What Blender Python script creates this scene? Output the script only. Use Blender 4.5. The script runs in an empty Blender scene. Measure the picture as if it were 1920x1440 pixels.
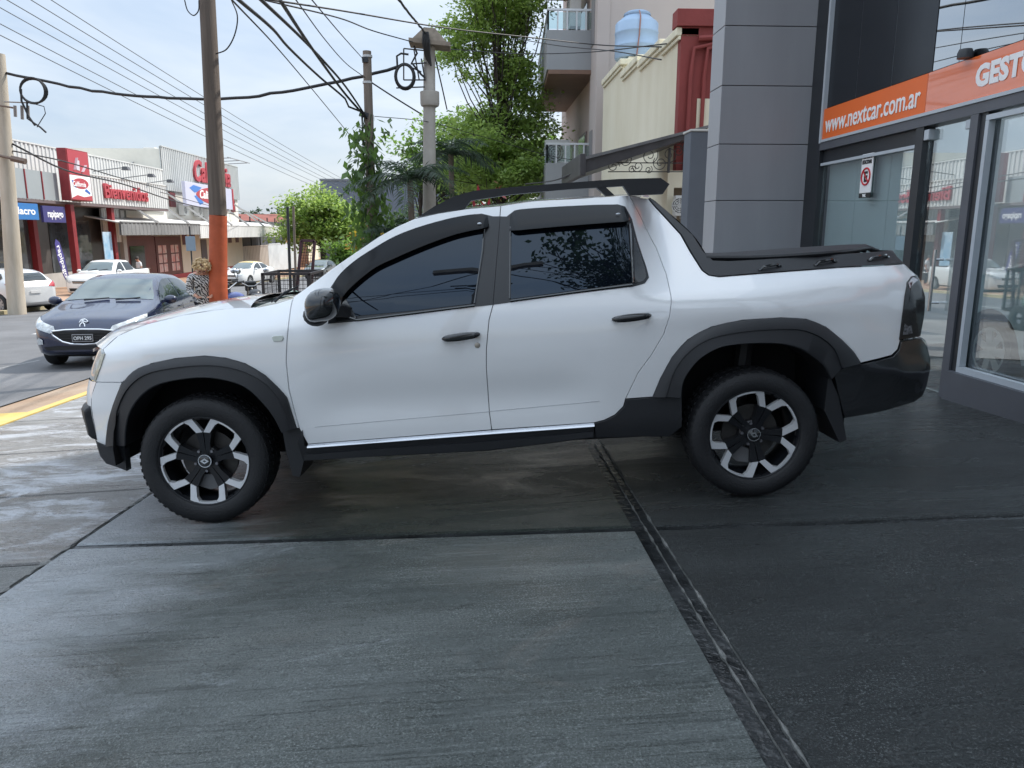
import bpy, bmesh, math, random
import numpy as np
from mathutils import Vector, Matrix, geometry
from mathutils.bvhtree import BVHTree
random.seed(7); rng = np.random.default_rng(7)
rad = math.radians
SC = bpy.context.scene
COL = SC.collection
# ---------------------------------------------------------------- camera
FPX, HC = 1400.0, 1.5
_yaw = math.atan(72/FPX); _pit = math.atan(285/FPX)
CF = np.array([math.sin(_yaw)*math.cos(_pit), math.cos(_yaw)*math.cos(_pit), -math.sin(_pit)])
CR = np.array([math.cos(_yaw), -math.sin(_yaw), 0.0]); CU = np.cross(CR, CF)
CC = np.array([0.0, 0.0, HC])
cam = bpy.data.cameras.new('camera'); camo = bpy.data.objects.new('camera', cam); COL.objects.link(camo)
cam.sensor_width = 36.0; cam.lens = 36.0*FPX/1920; cam.clip_start = 0.05; cam.clip_end = 3000
_m = Matrix.Identity(4)
for i in range(3):
    _m[i][0], _m[i][1], _m[i][2], _m[i][3] = CR[i], CU[i], -CF[i], CC[i]
camo.matrix_world = _m
SC.camera = camo
# ---------------------------------------------------------------- light
SUN_AZ, SUN_EL = math.atan2(0.80, 0.50), rad(52)      # from +y towards +x
w = bpy.data.worlds.new("World"); SC.world = w; w.use_nodes = True
nt = w.node_tree; N = nt.nodes; Lk = nt.links
bg = N['Background']; bg.inputs[1].default_value = 0.10
sky = N.new('ShaderNodeTexSky'); sky.sky_type = 'NISHITA'; sky.sun_disc = False
sky.sun_elevation = SUN_EL; sky.sun_rotation = SUN_AZ; sky.dust_density = 2.2; sky.air_density = 1.0; sky.ozone_density = 1.5
tc = N.new('ShaderNodeTexCoord'); mp = N.new('ShaderNodeMapping'); mp.inputs['Scale'].default_value = (1.6, 1.1, 7.0); mp.inputs['Rotation'].default_value = (0.12, 0.1, 0.5)
no = N.new('ShaderNodeTexNoise'); no.inputs['Scale'].default_value = 1.5; no.inputs['Detail'].default_value = 5; no.inputs['Roughness'].default_value = 0.55; no.inputs['Distortion'].default_value = 0.6
rp = N.new('ShaderNodeValToRGB'); rp.color_ramp.elements[0].position = 0.36; rp.color_ramp.elements[1].position = 0.68
rp.color_ramp.elements[0].color = (.70,.79,.90,1); rp.color_ramp.elements[1].color = (1.10,1.09,1.07,1)
# thin bright overcast: pale haze near the horizon, brighter veil overhead, streaked by the noise
sx = N.new('ShaderNodeSeparateXYZ'); Lk.new(tc.outputs['Generated'], sx.inputs[0])
hz_ = N.new('ShaderNodeValToRGB'); E_ = hz_.color_ramp.elements; E_[0].position = 0.0; E_[0].color = (.350,.364,.380,1); E_[1].position = .75; E_[1].color = (.84,.92,1.0,1)
e_ = E_.new(.30); e_.color = (.365,.402,.448,1); Lk.new(sx.outputs['Z'], hz_.inputs[0])
cm_ = N.new('ShaderNodeMix'); cm_.data_type = 'RGBA'; cm_.blend_type = 'MULTIPLY'; cm_.inputs[0].default_value = 1; Lk.new(hz_.outputs[0], cm_.inputs[6]); Lk.new(rp.outputs[0], cm_.inputs[7])
sc_ = N.new('ShaderNodeMix'); sc_.data_type = 'RGBA'; sc_.blend_type = 'MULTIPLY'; sc_.clamp_result = False; sc_.inputs[0].default_value = 1; Lk.new(cm_.outputs[2], sc_.inputs[6]); sc_.inputs[7].default_value = (9.6, 9.6, 9.6, 1)
mx = N.new('ShaderNodeMix'); mx.data_type = 'RGBA'; mx.inputs[0].default_value = .80
Lk.new(tc.outputs['Generated'], mp.inputs[0]); Lk.new(mp.outputs[0], no.inputs['Vector']); Lk.new(no.outputs['Fac'], rp.inputs[0])
Lk.new(sky.outputs[0], mx.inputs[6]); Lk.new(sc_.outputs[2], mx.inputs[7]); Lk.new(mx.outputs[2], bg.inputs[0])
sd = bpy.data.lights.new('sun', 'SUN'); sd.energy = 2.1; sd.angle = rad(1.2); sd.color = (1, .95, .87)
so = bpy.data.objects.new('sun', sd); COL.objects.link(so)
_sd = Vector((math.sin(SUN_AZ)*math.cos(SUN_EL), math.cos(SUN_AZ)*math.cos(SUN_EL), math.sin(SUN_EL)))
so.rotation_euler = _sd.to_track_quat('Z', 'Y').to_euler(); so.location = (20, 20, 40)
vs = SC.view_settings; vs.view_transform = 'Standard'; vs.look = 'None'; vs.gamma = 1; vs.use_curve_mapping = False; vs.exposure = 1.28
SC.cycles.max_bounces = 8; SC.cycles.transparent_max_bounces = 12; SC.cycles.caustics_reflective = False; SC.cycles.caustics_refractive = False
SC.cycles.use_denoising = True
# ---------------------------------------------------------------- pixel -> ray (photograph pixels, 1920 wide)
def ray(px, py): return CF + CR*((px-960)/FPX) - CU*((py-720)/FPX)
def atY(px, py, Y): d = ray(px, py); return CC + d*(Y/d[1])
def atX(px, py, X): d = ray(px, py); return CC + d*(X/d[0])
SY = -0.03
ZX = [(-60,-.42),(-22,-.26),(-15.4,-.38),(-7,-.28),(-5.6,-.245),(-5.2,-.12),(-4.3,-.01),(-2,.0966),(12,.7406)]
def gz(x, y): return float(np.interp(x, [p[0] for p in ZX], [p[1] for p in ZX])) + SY*min(y, 95)
def atG(px, py):
    d = ray(px, py); t = 1.0; 
    lo, hi = 0.5, 200.0
    for k in range(60):
        mid = (lo+hi)/2; p = CC+d*mid
        if p[2] > gz(p[0], p[1]): lo = mid
        else: hi = mid
    return CC+d*lo
# ---------------------------------------------------------------- materials
MATS = {}
def mat(name, col, rough=.5, metal=0., var=0., vs=4., bump=0., bs=40., coat=0., stretch=(1,1,1), col2=None, ior=1.5, rvar=0., island=0., transl=None, emis=None, det=4, coatr=.03):
    if name in MATS: return MATS[name]
    m = bpy.data.materials.new(name); m.use_nodes = True; MATS[name] = m
    t = m.node_tree; b = t.nodes['Principled BSDF']; L = t.links
    c = (*col, 1)
    b.inputs['Base Color'].default_value = c; b.inputs['Roughness'].default_value = rough; b.inputs['Metallic'].default_value = metal
    b.inputs['IOR'].default_value = ior
    if coat: b.inputs['Coat Weight'].default_value = coat; b.inputs['Coat Roughness'].default_value = coatr
    if emis: b.inputs['Emission Color'].default_value = (*emis[0],1); b.inputs['Emission Strength'].default_value = emis[1]
    if var or bump or rvar or col2:
        tcn = t.nodes.new('ShaderNodeTexCoord'); mpn = t.nodes.new('ShaderNodeMapping'); mpn.inputs['Scale'].default_value = stretch
        L.new(tcn.outputs['Object'], mpn.inputs[0])
    if var or col2 or rvar:
        n1 = t.nodes.new('ShaderNodeTexNoise'); n1.inputs['Scale'].default_value = vs; n1.inputs['Detail'].default_value = det; n1.inputs['Roughness'].default_value = .6
        L.new(mpn.outputs[0], n1.inputs['Vector'])
        r1 = t.nodes.new('ShaderNodeValToRGB'); r1.color_ramp.elements[0].position = .3; r1.color_ramp.elements[1].position = .7
        c2 = col2 if col2 else tuple(min(1, x*(1+var)) for x in col); c1 = col if col2 else tuple(x*(1-var) for x in col)
        r1.color_ramp.elements[0].color = (*c1, 1); r1.color_ramp.elements[1].color = (*c2, 1)
        L.new(n1.outputs['Fac'], r1.inputs[0])
        if var or col2: L.new(r1.outputs[0], b.inputs['Base Color'])
        if rvar:
            mr = t.nodes.new('ShaderNodeMapRange'); mr.inputs[3].default_value = max(.02, rough-rvar); mr.inputs[4].default_value = min(1, rough+rvar)
            mr.inputs[1].default_value = .3; mr.inputs[2].default_value = .7
            L.new(n1.outputs['Fac'], mr.inputs[0]); L.new(mr.outputs[0], b.inputs['Roughness'])
    if island:
        g = t.nodes.new('ShaderNodeNewGeometry'); hs = t.nodes.new('ShaderNodeMapRange'); hs.inputs[3].default_value = 1-island; hs.inputs[4].default_value = 1+island
        L.new(g.outputs['Random Per Island'], hs.inputs[0])
        mv = t.nodes.new('ShaderNodeMix'); mv.data_type = 'RGBA'; mv.blend_type = 'MULTIPLY'; mv.inputs[0].default_value = 1; mv.inputs[6].default_value = c
        L.new(hs.outputs[0], mv.inputs[7]); L.new(mv.outputs[2], b.inputs['Base Color'])
    if bump:
        n2 = t.nodes.new('ShaderNodeTexNoise'); n2.inputs['Scale'].default_value = bs; n2.inputs['Detail'].default_value = 3
        L.new(mpn.outputs[0], n2.inputs['Vector'])
        bn = t.nodes.new('ShaderNodeBump'); bn.inputs['Strength'].default_value = bump; bn.inputs['Distance'].default_value = .02
        L.new(n2.outputs['Fac'], bn.inputs['Height']); L.new(bn.outputs[0], b.inputs['Normal'])
    if transl:
        tr = t.nodes.new('ShaderNodeBsdfTranslucent'); tr.inputs[0].default_value = (*transl, 1)
        ms = t.nodes.new('ShaderNodeMixShader'); ms.inputs[0].default_value = .45
        L.new(b.outputs[0], ms.inputs[1]); L.new(tr.outputs[0], ms.inputs[2]); L.new(ms.outputs[0], t.nodes['Material Output'].inputs[0])
    return m
def glassmat(name, tint, f0=.1, f1=.6, rough=.02, trans=.6):
    """window pane: partly see-through, reflecting more at grazing angles"""
    if name in MATS: return MATS[name]
    m = bpy.data.materials.new(name); m.use_nodes = True; MATS[name] = m
    t = m.node_tree; L = t.links; b = t.nodes['Principled BSDF']; t.nodes.remove(b)
    tr = t.nodes.new('ShaderNodeBsdfTransparent'); tr.inputs[0].default_value = (*tint, 1)
    gl = t.nodes.new('ShaderNodeBsdfGlossy'); gl.inputs['Roughness'].default_value = rough; gl.inputs[0].default_value = (.93,.97,1,1)
    lw = t.nodes.new('ShaderNodeLayerWeight'); lw.inputs[0].default_value = .5
    mr = t.nodes.new('ShaderNodeMapRange'); mr.inputs[3].default_value = f0; mr.inputs[4].default_value = f1
    L.new(lw.outputs['Facing'], mr.inputs[0])
    ms = t.nodes.new('ShaderNodeMixShader'); L.new(mr.outputs[0], ms.inputs[0]); L.new(tr.outputs[0], ms.inputs[1]); L.new(gl.outputs[0], ms.inputs[2])
    L.new(ms.outputs[0], t.nodes['Material Output'].inputs[0])
    return m
# ---------------------------------------------------------------- objects
def tag(o, label=None, cat=None, group=None, kind=None):
    if label: o['label'] = label
    if cat: o['category'] = cat
    if group: o['group'] = group
    if kind: o['kind'] = kind
    return o
def link(name, me, m, parent=None):
    o = bpy.data.objects.new(name, me); COL.objects.link(o)
    if m is not None:
        for q in (m if isinstance(m, (list, tuple)) else [m]): me.materials.append(q)
    if parent is not None: o.parent = parent
    return o
def mk(name, V, F, m, parent=None, smooth=False):
    me = bpy.data.meshes.new(name); me.from_pydata([tuple(map(float, v)) for v in V], [], [tuple(map(int, f)) for f in F]); me.update()
    if smooth: me.shade_smooth()
    return link(name, me, m, parent)
def thing(name, label, cat, loc=(0,0,0), rotz=0., group=None, mw=None):
    o = bpy.data.objects.new(name, None); COL.objects.link(o); o.empty_display_size = .2
    if mw is not None: o.matrix_world = mw
    else: o.location = loc; o.rotation_euler = (0, 0, rotz)
    return tag(o, label, cat, group)
def copy_tree(o, parent=None):
    c = o.copy(); COL.objects.link(c)
    if parent is not None: c.parent = parent
    for ch in list(o.children): copy_tree(ch, c)
    return c
def basis(d):
    d = Vector(d).normalized(); a = Vector((0,0,1)) if abs(d.z) < .9 else Vector((1,0,0))
    x = d.cross(a).normalized(); return x, d.cross(x).normalized()
class MB:
    def __init__(s): s.V = []; s.F = []
    def add(s, V, F):
        n = len(s.V); s.V += [tuple(v) for v in V]; s.F += [tuple(i+n for i in f) for f in F]; return s
    def box(s, a, b):
        x0,y0,z0 = [min(p,q) for p,q in zip(a,b)]; x1,y1,z1 = [max(p,q) for p,q in zip(a,b)]
        return s.add([(x0,y0,z0),(x1,y0,z0),(x1,y1,z0),(x0,y1,z0),(x0,y0,z1),(x1,y0,z1),(x1,y1,z1),(x0,y1,z1)],
                     [(0,3,2,1),(4,5,6,7),(0,1,5,4),(1,2,6,5),(2,3,7,6),(3,0,4,7)])
    def bbox(s, a, b, r=.01):
        """box with chamfered edges"""
        bm = bmesh.new(); t = MB().box(a, b); vs_ = [bm.verts.new(v) for v in t.V]
        for f in t.F: bm.faces.new([vs_[i] for i in f])
        bmesh.ops.bevel(bm, geom=list(bm.edges), offset=r, segments=2, profile=.5, affect='EDGES')
        bm.verts.index_update(); s.add([v.co[:] for v in bm.verts], [[v.index for v in f.verts] for f in bm.faces]); bm.free(); return s
    def hexa(s, P):
        """8 points, bottom ring then top ring"""
        return s.add(P, [(0,3,2,1),(4,5,6,7),(0,1,5,4),(1,2,6,5),(2,3,7,6),(3,0,4,7)])
    def bar(s, p, q, w=.03, h=None):
        h = h or w; p = Vector(p); q = Vector(q); x, y = basis(q-p)
        R = [x*(-w/2)+y*(-h/2), x*(w/2)+y*(-h/2), x*(w/2)+y*(h/2), x*(-w/2)+y*(h/2)]
        return s.hexa([p+r for r in R]+[q+r for r in R])
    def tube(s, path, r, n=8, cap=True):
        P = [Vector(p) for p in path]; k = len(P); rr = r if isinstance(r, (list, tuple)) else [r]*k
        V = []; F = []; px = None
        for i in range(k):
            d = (P[min(i+1,k-1)]-P[max(i-1,0)]); 
            if d.length < 1e-9: d = Vector((0,0,1))
            d.normalize()
            if px is None: px, py = basis(d)
            else:
                px = (px - d*px.dot(d)); 
                if px.length < 1e-6: px, py = basis(d)
                px.normalize(); py = d.cross(px)
            for j in range(n):
                a = 2*math.pi*j/n; V.append(P[i]+(px*math.cos(a)+py*math.sin(a))*rr[i])
        for i in range(k-1):
            for j in range(n): F.append((i*n+j, i*n+(j+1)%n, (i+1)*n+(j+1)%n, (i+1)*n+j))
        if cap: F.append(tuple(range(n-1,-1,-1))); F.append(tuple((k-1)*n+j for j in range(n)))
        return s.add(V, F)
    def cyl(s, p, q, r0, r1=None, n=12): return s.tube([p, q], [r0, r0 if r1 is None else r1], n)
    def lathe(s, prof, o=(0,0,0), axis=(0,0,1), n=24):
        """prof: (radius, height along axis)"""
        A = Vector(axis).normalized(); x, y = basis(A); o = Vector(o); V = []; F = []
        for r, h in prof:
            for j in range(n):
                a = 2*math.pi*j/n; V.append(o+A*h+(x*math.cos(a)+y*math.sin(a))*r)
        for i in range(len(prof)-1):
            for j in range(n): F.append((i*n+j, i*n+(j+1)%n, (i+1)*n+(j+1)%n, (i+1)*n+j))
        return s.add(V, F)
    def prism(s, poly, fn, d0, d1):
        """poly in 2D, fn(a,b,d) -> 3D"""
        k = len(poly); tri = geometry.tessellate_polygon([[Vector((p[0],p[1],0)) for p in poly]])
        V = [fn(p[0],p[1],d0) for p in poly]+[fn(p[0],p[1],d1) for p in poly]
        F = [tuple(t) for t in tri]+[tuple(i+k for i in reversed(t)) for t in tri]
        F += [(i,(i+1)%k,(i+1)%k+k,i+k) for i in range(k)]
        return s.add(V, F)
    def grid(s, P, nu, nv, flip=False):
        F = []
        for i in range(nu-1):
            for j in range(nv-1):
                f = (i*nv+j, (i+1)*nv+j, (i+1)*nv+j+1, i*nv+j+1); F.append(f[::-1] if flip else f)
        return s.add(P, F)
    def ball(s, c, r, n=12, sq=(1,1,1)):
        V = []; F = []; m_ = n//2+1
        for i in range(m_):
            th = math.pi*i/(m_-1)
            for j in range(n):
                a = 2*math.pi*j/n; V.append((c[0]+r*sq[0]*math.sin(th)*math.cos(a), c[1]+r*sq[1]*math.sin(th)*math.sin(a), c[2]+r*sq[2]*math.cos(th)))
        for i in range(m_-1):
            for j in range(n): F.append((i*n+j, (i+1)*n+j, (i+1)*n+(j+1)%n, i*n+(j+1)%n))
        return s.add(V, F)
    def build(s, name, m, parent=None, smooth=False, fix=True):
        me = bpy.data.meshes.new(name); me.from_pydata(s.V, [], s.F); me.update()
        if fix:
            bm = bmesh.new(); bm.from_mesh(me); bmesh.ops.recalc_face_normals(bm, faces=bm.faces); bm.to_mesh(me); bm.free()
        if smooth:
            me.shade_smooth()
            if smooth != 'all':
                try: me.set_sharp_from_angle(angle=rad(40))
                except Exception: pass
        return link(name, me, m, parent)
def text(name, s, size, M, m, parent=None, depth=.005, offset=0., shear=0., align='LEFT', width=None, space=1.0):
    cu = bpy.data.curves.new(name, 'FONT'); cu.body = s; cu.size = size; cu.extrude = depth; cu.offset = offset; cu.shear = shear; cu.align_x = align; cu.space_character = space; cu.resolution_u = 3
    o = bpy.data.objects.new(name, cu); COL.objects.link(o)
    bpy.context.view_layer.update()
    dg = bpy.context.evaluated_depsgraph_get(); me = bpy.data.meshes.new_from_object(o.evaluated_get(dg)); bpy.data.objects.remove(o)
    me.name = name
    if width:
        xs = [v.co.x for v in me.vertices]; k = width/(max(xs)-min(xs)) if align != 'x' else 1
        for v in me.vertices: v.co.x *= k
    me.transform(M); me.materials.clear()
    return link(name, me, m, parent)
def frame(o, x, y):
    """matrix whose local x,y axes are given (text plane)"""
    x = Vector(x).normalized(); z = x.cross(Vector(y)).normalized(); y = z.cross(x)
    M = Matrix.Identity(4)
    for i in range(3): M[i][0], M[i][1], M[i][2], M[i][3] = x[i], y[i], z[i], o[i]
    return M
def crom(P, n, closed=False):
    """Catmull-Rom through the points, n samples by chord length"""
    P = np.array(P, float); seg = np.linalg.norm(np.diff(P, axis=0), axis=1); t = np.r_[0, np.cumsum(seg)]
    q = np.linspace(0, t[-1], n); out = []
    for s_ in q:
        i = min(max(np.searchsorted(t, s_)-1, 0), len(P)-2); u = (s_-t[i])/(t[i+1]-t[i])
        p0 = P[max(i-1,0)]; p1 = P[i]; p2 = P[i+1]; p3 = P[min(i+2, len(P)-1)]
        d = t[i+1]-t[i]
        m1 = (p2-p0)/(t[i+1]-t[max(i-1,0)])*d; m2 = (p3-p1)/(t[min(i+2,len(P)-1)]-t[i])*d
        out.append((2*u**3-3*u**2+1)*p1+(u**3-2*u**2+u)*m1+(-2*u**3+3*u**2)*p2+(u**3-u**2)*m2)
    return np.array(out)
def cdt(poly, step):
    """fill a 2D outline with a triangulated grid; returns (verts2d, faces, boundary order)"""
    P = [Vector((p[0], p[1])) for p in poly]; n = len(P)
    A = np.array([[p.x, p.y] for p in P]); mn, mx_ = A.min(0), A.max(0); pts = []
    for x in np.arange(mn[0]+step*.5, mx_[0], step):
        for y in np.arange(mn[1]+step*.5, mx_[1], step):
            c = False; j = n-1
            for i in range(n):
                if (A[i,1] > y) != (A[j,1] > y) and x < (A[j,0]-A[i,0])*(y-A[i,1])/(A[j,1]-A[i,1])+A[i,0]: c = not c
                j = i
            if c:
                B = np.roll(A, -1, 0)-A; q = np.array([x,y])-A; tt = np.clip((q*B).sum(1)/np.maximum((B*B).sum(1),1e-12), 0, 1)
                if np.min(np.linalg.norm(q-B*tt[:,None], axis=1)) > step*.35: pts.append(Vector((x,y)))
    r = geometry.delaunay_2d_cdt(P+pts, [], [list(range(n))], 1, 1e-7)
    return [(v.x, v.y) for v in r[0]], [tuple(f) for f in r[2]]
def dens(poly, step):
    out = []; n = len(poly)
    for i in range(n):
        a = np.array(poly[i], float); b = np.array(poly[(i+1)%n], float); k = max(1, int(np.ceil(np.linalg.norm(b-a)/step)))
        for j in range(k): out.append(a+(b-a)*j/k)
    return out
# ================================================================ SETTING: ground
def sheet(name, x0, x1, y0, y1, m, dz=0., nx=8, ny=40, kind='structure', zfn=None):
    xs = sorted(set([x0, x1]+[p[0] for p in ZX if x0 < p[0] < x1])); ys = [y for y in (-40, 95) if y0 < y < y1]; ys = sorted(set([y0, y1]+ys))
    P = [(x, y, gz(x, y)+dz) for x in xs for y in ys]
    b = MB(); b.grid(P, len(xs), len(ys)); o = b.build(name, m, fix=False); 
    me = o.data
    if me.polygons[0].normal.z < 0: me.flip_normals()
    return tag(o, kind=kind)
asphalt = mat('asphalt', (.13,.13,.135), .75, var=.25, vs=.6, bump=.5, bs=60, det=8)
gutter = mat('gutter_earth', (.27,.175,.11), .85, col2=(.36,.28,.21), vs=1.2, bump=.6, bs=25, det=8)
walkm = mat('sidewalk_concrete', (.16,.15,.145), .7, col2=(.26,.245,.23), vs=.8, bump=.4, bs=30, det=8)
farwalk = mat('far_sidewalk_clay', (.30,.17,.10), .85, col2=(.40,.27,.19), vs=.5, bump=.4, bs=20)
earth = mat('ground_earth', (.16,.15,.10), .95, col2=(.22,.19,.13), vs=.02, det=8)
grey_dirty = mat('joint_filler', (.022,.024,.025), .22, var=.5, vs=6, bump=.35, bs=26, rvar=.12)
yellow_paint = mat('yellow_kerb_paint', (.50,.35,.09), .7, col2=(.62,.47,.17), vs=4, bump=.3, bs=40)
white_line = mat('white_road_paint', (.62,.62,.6), .6, var=.25, vs=3)
sheet('ground', -900, 900, -300, 1800, earth, -.55)
sheet('road', -15.4, -5.15, -40, 140, asphalt)
sheet('gutter', -5.15, -4.30, -40, 140, gutter, -.012)
sheet('far_sidewalk', -60, -15.4, -40, 140, farwalk, .12)
sheet('sidewalk', -4.28, 30, 8.6, 140, walkm, .003)
sheet('forecourt_bed', -4.28, 12, -40, 8.62, grey_dirty, -.010)
b = MB()
for y in np.arange(-20, 100, 1.5):
    for xa, xb, dz in ((-15.42,-15.22,.125),):
        b.hexa([(xa,y,gz(xa,y)-.1),(xb,y,gz(xb,y)-.1),(xb,y+1.49,gz(xb,y+1.49)-.1),(xa,y+1.49,gz(xa,y+1.49)-.1),(xa,y,gz(xa,y)+dz),(xb,y,gz(xa,y)+dz),(xb,y+1.49,gz(xa,y+1.49)+dz),(xa,y+1.49,gz(xa,y+1.49)+dz)])
tag(b.build('far_kerb', mat('kerb_concrete', (.42,.36,.22), .8, var=.3, vs=1)), kind='structure')
b = MB()
for y in np.arange(-10.75, 90, 1.25):
    xa, xb = -4.44, -4.27
    y1 = y+1.245
    b.hexa([(xa,y,gz(-5,y)-.1),(xb,y,gz(xb,y)-.1),(xb,y1,gz(xb,y1)-.1),(xa,y1,gz(-5,y1)-.1),(xa,y,gz(xb,y)-.02),(xb,y,gz(xb,y)+.006),(xb,y1,gz(xb,y1)+.006),(xa,y1,gz(xb,y1)-.02)])
tag(b.build('kerb', yellow_paint), kind='structure')
# raised yellow crossing slab at the photo's left edge and road lines
b = MB(); P = [(-4.98,6.2),(-4.43,6.2),(-4.43,7.5),(-4.98,7.35)]
b.hexa([(x,y,gz(-4.6,y)-.2) for x,y in P]+[(x,y,gz(-4.35,y)-.02) for x,y in P])
tag(b.build('kerb_ramp', yellow_paint), kind='structure')
b = MB()
def roadline(xa, xb, ya, yb):
    ys = np.linspace(ya, yb, 6)
    P = [(x, y, gz(x, y)+.005) for y in ys for x in (xa, xb)]; b.grid(P, 6, 2)
p = atG(0, 691); q = atG(74, 676)
# parking bay edge seen beside the dark car
V = []
for t_ in (-2.2, 1.02):
    c = p+(q-p)*t_; V += [(c[0],c[1]-.055,gz(c[0],c[1]-.055)+.005),(c[0],c[1]+.055,gz(c[0],c[1]+.055)+.005)]
b.grid(V, 2, 2)
for y in np.arange(18, 90, 6): roadline(-10.4, -10.28, y, y+3)
o = b.build('road_markings', white_line, fix=False)
for f in o.data.polygons:
    if f.normal.z < 0: f.flip()
tag(o, kind='structure')
def sheen_ramp(x, n, L):
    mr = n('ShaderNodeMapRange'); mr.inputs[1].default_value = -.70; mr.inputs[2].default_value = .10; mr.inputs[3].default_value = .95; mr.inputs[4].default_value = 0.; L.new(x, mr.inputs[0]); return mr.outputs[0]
# forecourt slabs (broom-finished wet concrete) with real joints between them
def slabmat(name, c1, c2, r0, r1, pale, thr, gs=.7, edge=None, lw=.4):
    m = bpy.data.materials.new(name); m.use_nodes = True; t = m.node_tree; L = t.links; B = t.nodes['Principled BSDF']; n = t.nodes.new
    tc_ = n('ShaderNodeTexCoord'); 
    def noise(sc, stretch, det=6, ro=.6, dis=0.):
        mp_ = n('ShaderNodeMapping'); mp_.inputs['Scale'].default_value = stretch; mp_.inputs['Rotation'].default_value = (0,0,.03); L.new(tc_.outputs['Object'], mp_.inputs[0])
        q = n('ShaderNodeTexNoise'); q.inputs['Scale'].default_value = sc; q.inputs['Detail'].default_value = det; q.inputs['Roughness'].default_value = ro; q.inputs['Distortion'].default_value = dis
        L.new(mp_.outputs[0], q.inputs['Vector']); return q.outputs['Fac']
    def ramp(x, a, bb, ca=(0,0,0,1), cb=(1,1,1,1)):
        r = n('ShaderNodeValToRGB'); r.color_ramp.elements[0].position = a; r.color_ramp.elements[1].position = bb; r.color_ramp.elements[0].color = ca; r.color_ramp.elements[1].color = cb
        L.new(x, r.inputs[0]); return r.outputs[0]
    def mixc(f, a, bb):
        q = n('ShaderNodeMix'); q.data_type = 'RGBA'; L.new(f, q.inputs[0])
        for k, v in ((6, a), (7, bb)):
            if isinstance(v, tuple): q.inputs[k].default_value = v
            else: L.new(v, q.inputs[k])
        return q.outputs[2]
    big = noise(.8, (.6,1.1,1), 9, .65, .8)
    broom = noise(26, (.07,2.9,1), 4, .7)
    lines = noise(15, (.14,4.6,1), 4, .7, .3)
    grit_sparkle = noise(135, (1,1,1), 3, .8)
    clus = noise(1.5, (.8,1.2,1), 6, .7, .6)
    pit = noise(38, (.9,1.1,1), 5, .75)
    blot = noise(2.2, (.5,1.3,1), 11, .78, 1.2)
    rust = noise(1.7, (.6,1.2,1), 8, .7, .8)
    base = mixc(ramp(big, .38, .62), (*c1,1), (*c2,1))
    base = mixc(ramp(rust, .58, .72, (0,0,0,1), (.5,.5,.5,1)), base, tuple(a*b_ for a, b_ in zip(c2, (1.5,1.15,1.0)))+(1,))
    base = mixc(ramp(broom, .54, .70, (0,0,0,1), (.5,.5,.5,1)), base, tuple(min(1,x*1.5+.01) for x in c2)+(1,))
    base = mixc(ramp(lines, .33, .385, (lw,lw,lw,1), (0,0,0,1)), base, tuple(x*.35 for x in c1)+(1,))
    base = mixc(ramp(pit, .30, .40, (.7,.7,.7,1), (0,0,0,1)), base, tuple(x*.5 for x in c1)+(1,))
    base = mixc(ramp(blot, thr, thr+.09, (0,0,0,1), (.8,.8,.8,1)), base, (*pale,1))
    if edge:      # wet sheen by the front wheel, put into the colour beside the joint
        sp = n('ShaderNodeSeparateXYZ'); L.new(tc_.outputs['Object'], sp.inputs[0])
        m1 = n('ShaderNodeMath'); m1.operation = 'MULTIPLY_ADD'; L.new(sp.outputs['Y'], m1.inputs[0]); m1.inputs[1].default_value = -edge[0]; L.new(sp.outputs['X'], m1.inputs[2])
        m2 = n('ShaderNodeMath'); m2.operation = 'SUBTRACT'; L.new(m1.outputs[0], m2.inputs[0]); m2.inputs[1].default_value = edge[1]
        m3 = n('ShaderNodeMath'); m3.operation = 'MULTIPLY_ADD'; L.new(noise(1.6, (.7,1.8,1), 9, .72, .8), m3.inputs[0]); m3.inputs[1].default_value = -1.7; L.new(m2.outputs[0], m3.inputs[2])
        base = mixc(ramp(m3.outputs[0], -.78, -.15, (.85,.85,.85,1), (0,0,0,1)) if 0 else sheen_ramp(m3.outputs[0], n, L), base, (*pale,1))
    gm = n('ShaderNodeMath'); gm.operation = 'MULTIPLY'; L.new(ramp(grit_sparkle, .545, .65, (0,0,0,1), (gs,gs,gs,1)), gm.inputs[0]); L.new(ramp(clus, .36, .64, (.12,.12,.12,1), (1,1,1,1)), gm.inputs[1])
    base = mixc(gm.outputs[0], base, tuple(min(1,x*2.6+.07) for x in c2)+(1,))  # bright grit specks, lightened to carry wet sparkle in the colour
    base = mixc(ramp(grit_sparkle, .36, .44, (gs,gs,gs,1), (0,0,0,1)), base, tuple(x*.4 for x in c1)+(1,))
    L.new(base, B.inputs['Base Color'])
    mr = n('ShaderNodeMapRange'); mr.inputs[1].default_value = .38; mr.inputs[2].default_value = .62; mr.inputs[3].default_value = r0; mr.inputs[4].default_value = r1
    L.new(noise(1.3, (.5,1.5,1), 9, .7, 1.2), mr.inputs[0]); L.new(mr.outputs[0], B.inputs['Roughness'])
    def madd(x, k, y):
        q = n('ShaderNodeMath'); q.operation = 'MULTIPLY_ADD'; L.new(x, q.inputs[0]); q.inputs[1].default_value = k
        if y is None: q.inputs[2].default_value = 0
        else: L.new(y, q.inputs[2])
        return q
    a2 = madd(ramp(lines, .33, .42), 1.2*lw, madd(pit, 1.3, madd(broom, .6, madd(grit_sparkle, 1.0, None).outputs[0]).outputs[0]).outputs[0])
    bn = n('ShaderNodeBump'); bn.inputs['Strength'].default_value = .85; bn.inputs['Distance'].default_value = .012
    L.new(a2.outputs[0], bn.inputs['Height']); L.new(bn.outputs[0], B.inputs['Normal'])
    return m
wet_mid = None
wet_dark = slabmat('wet_black_concrete', (.011,.0135,.0138), (.032,.037,.037), .13, .42, (.085,.085,.09), .63, 1., None, .25)
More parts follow.
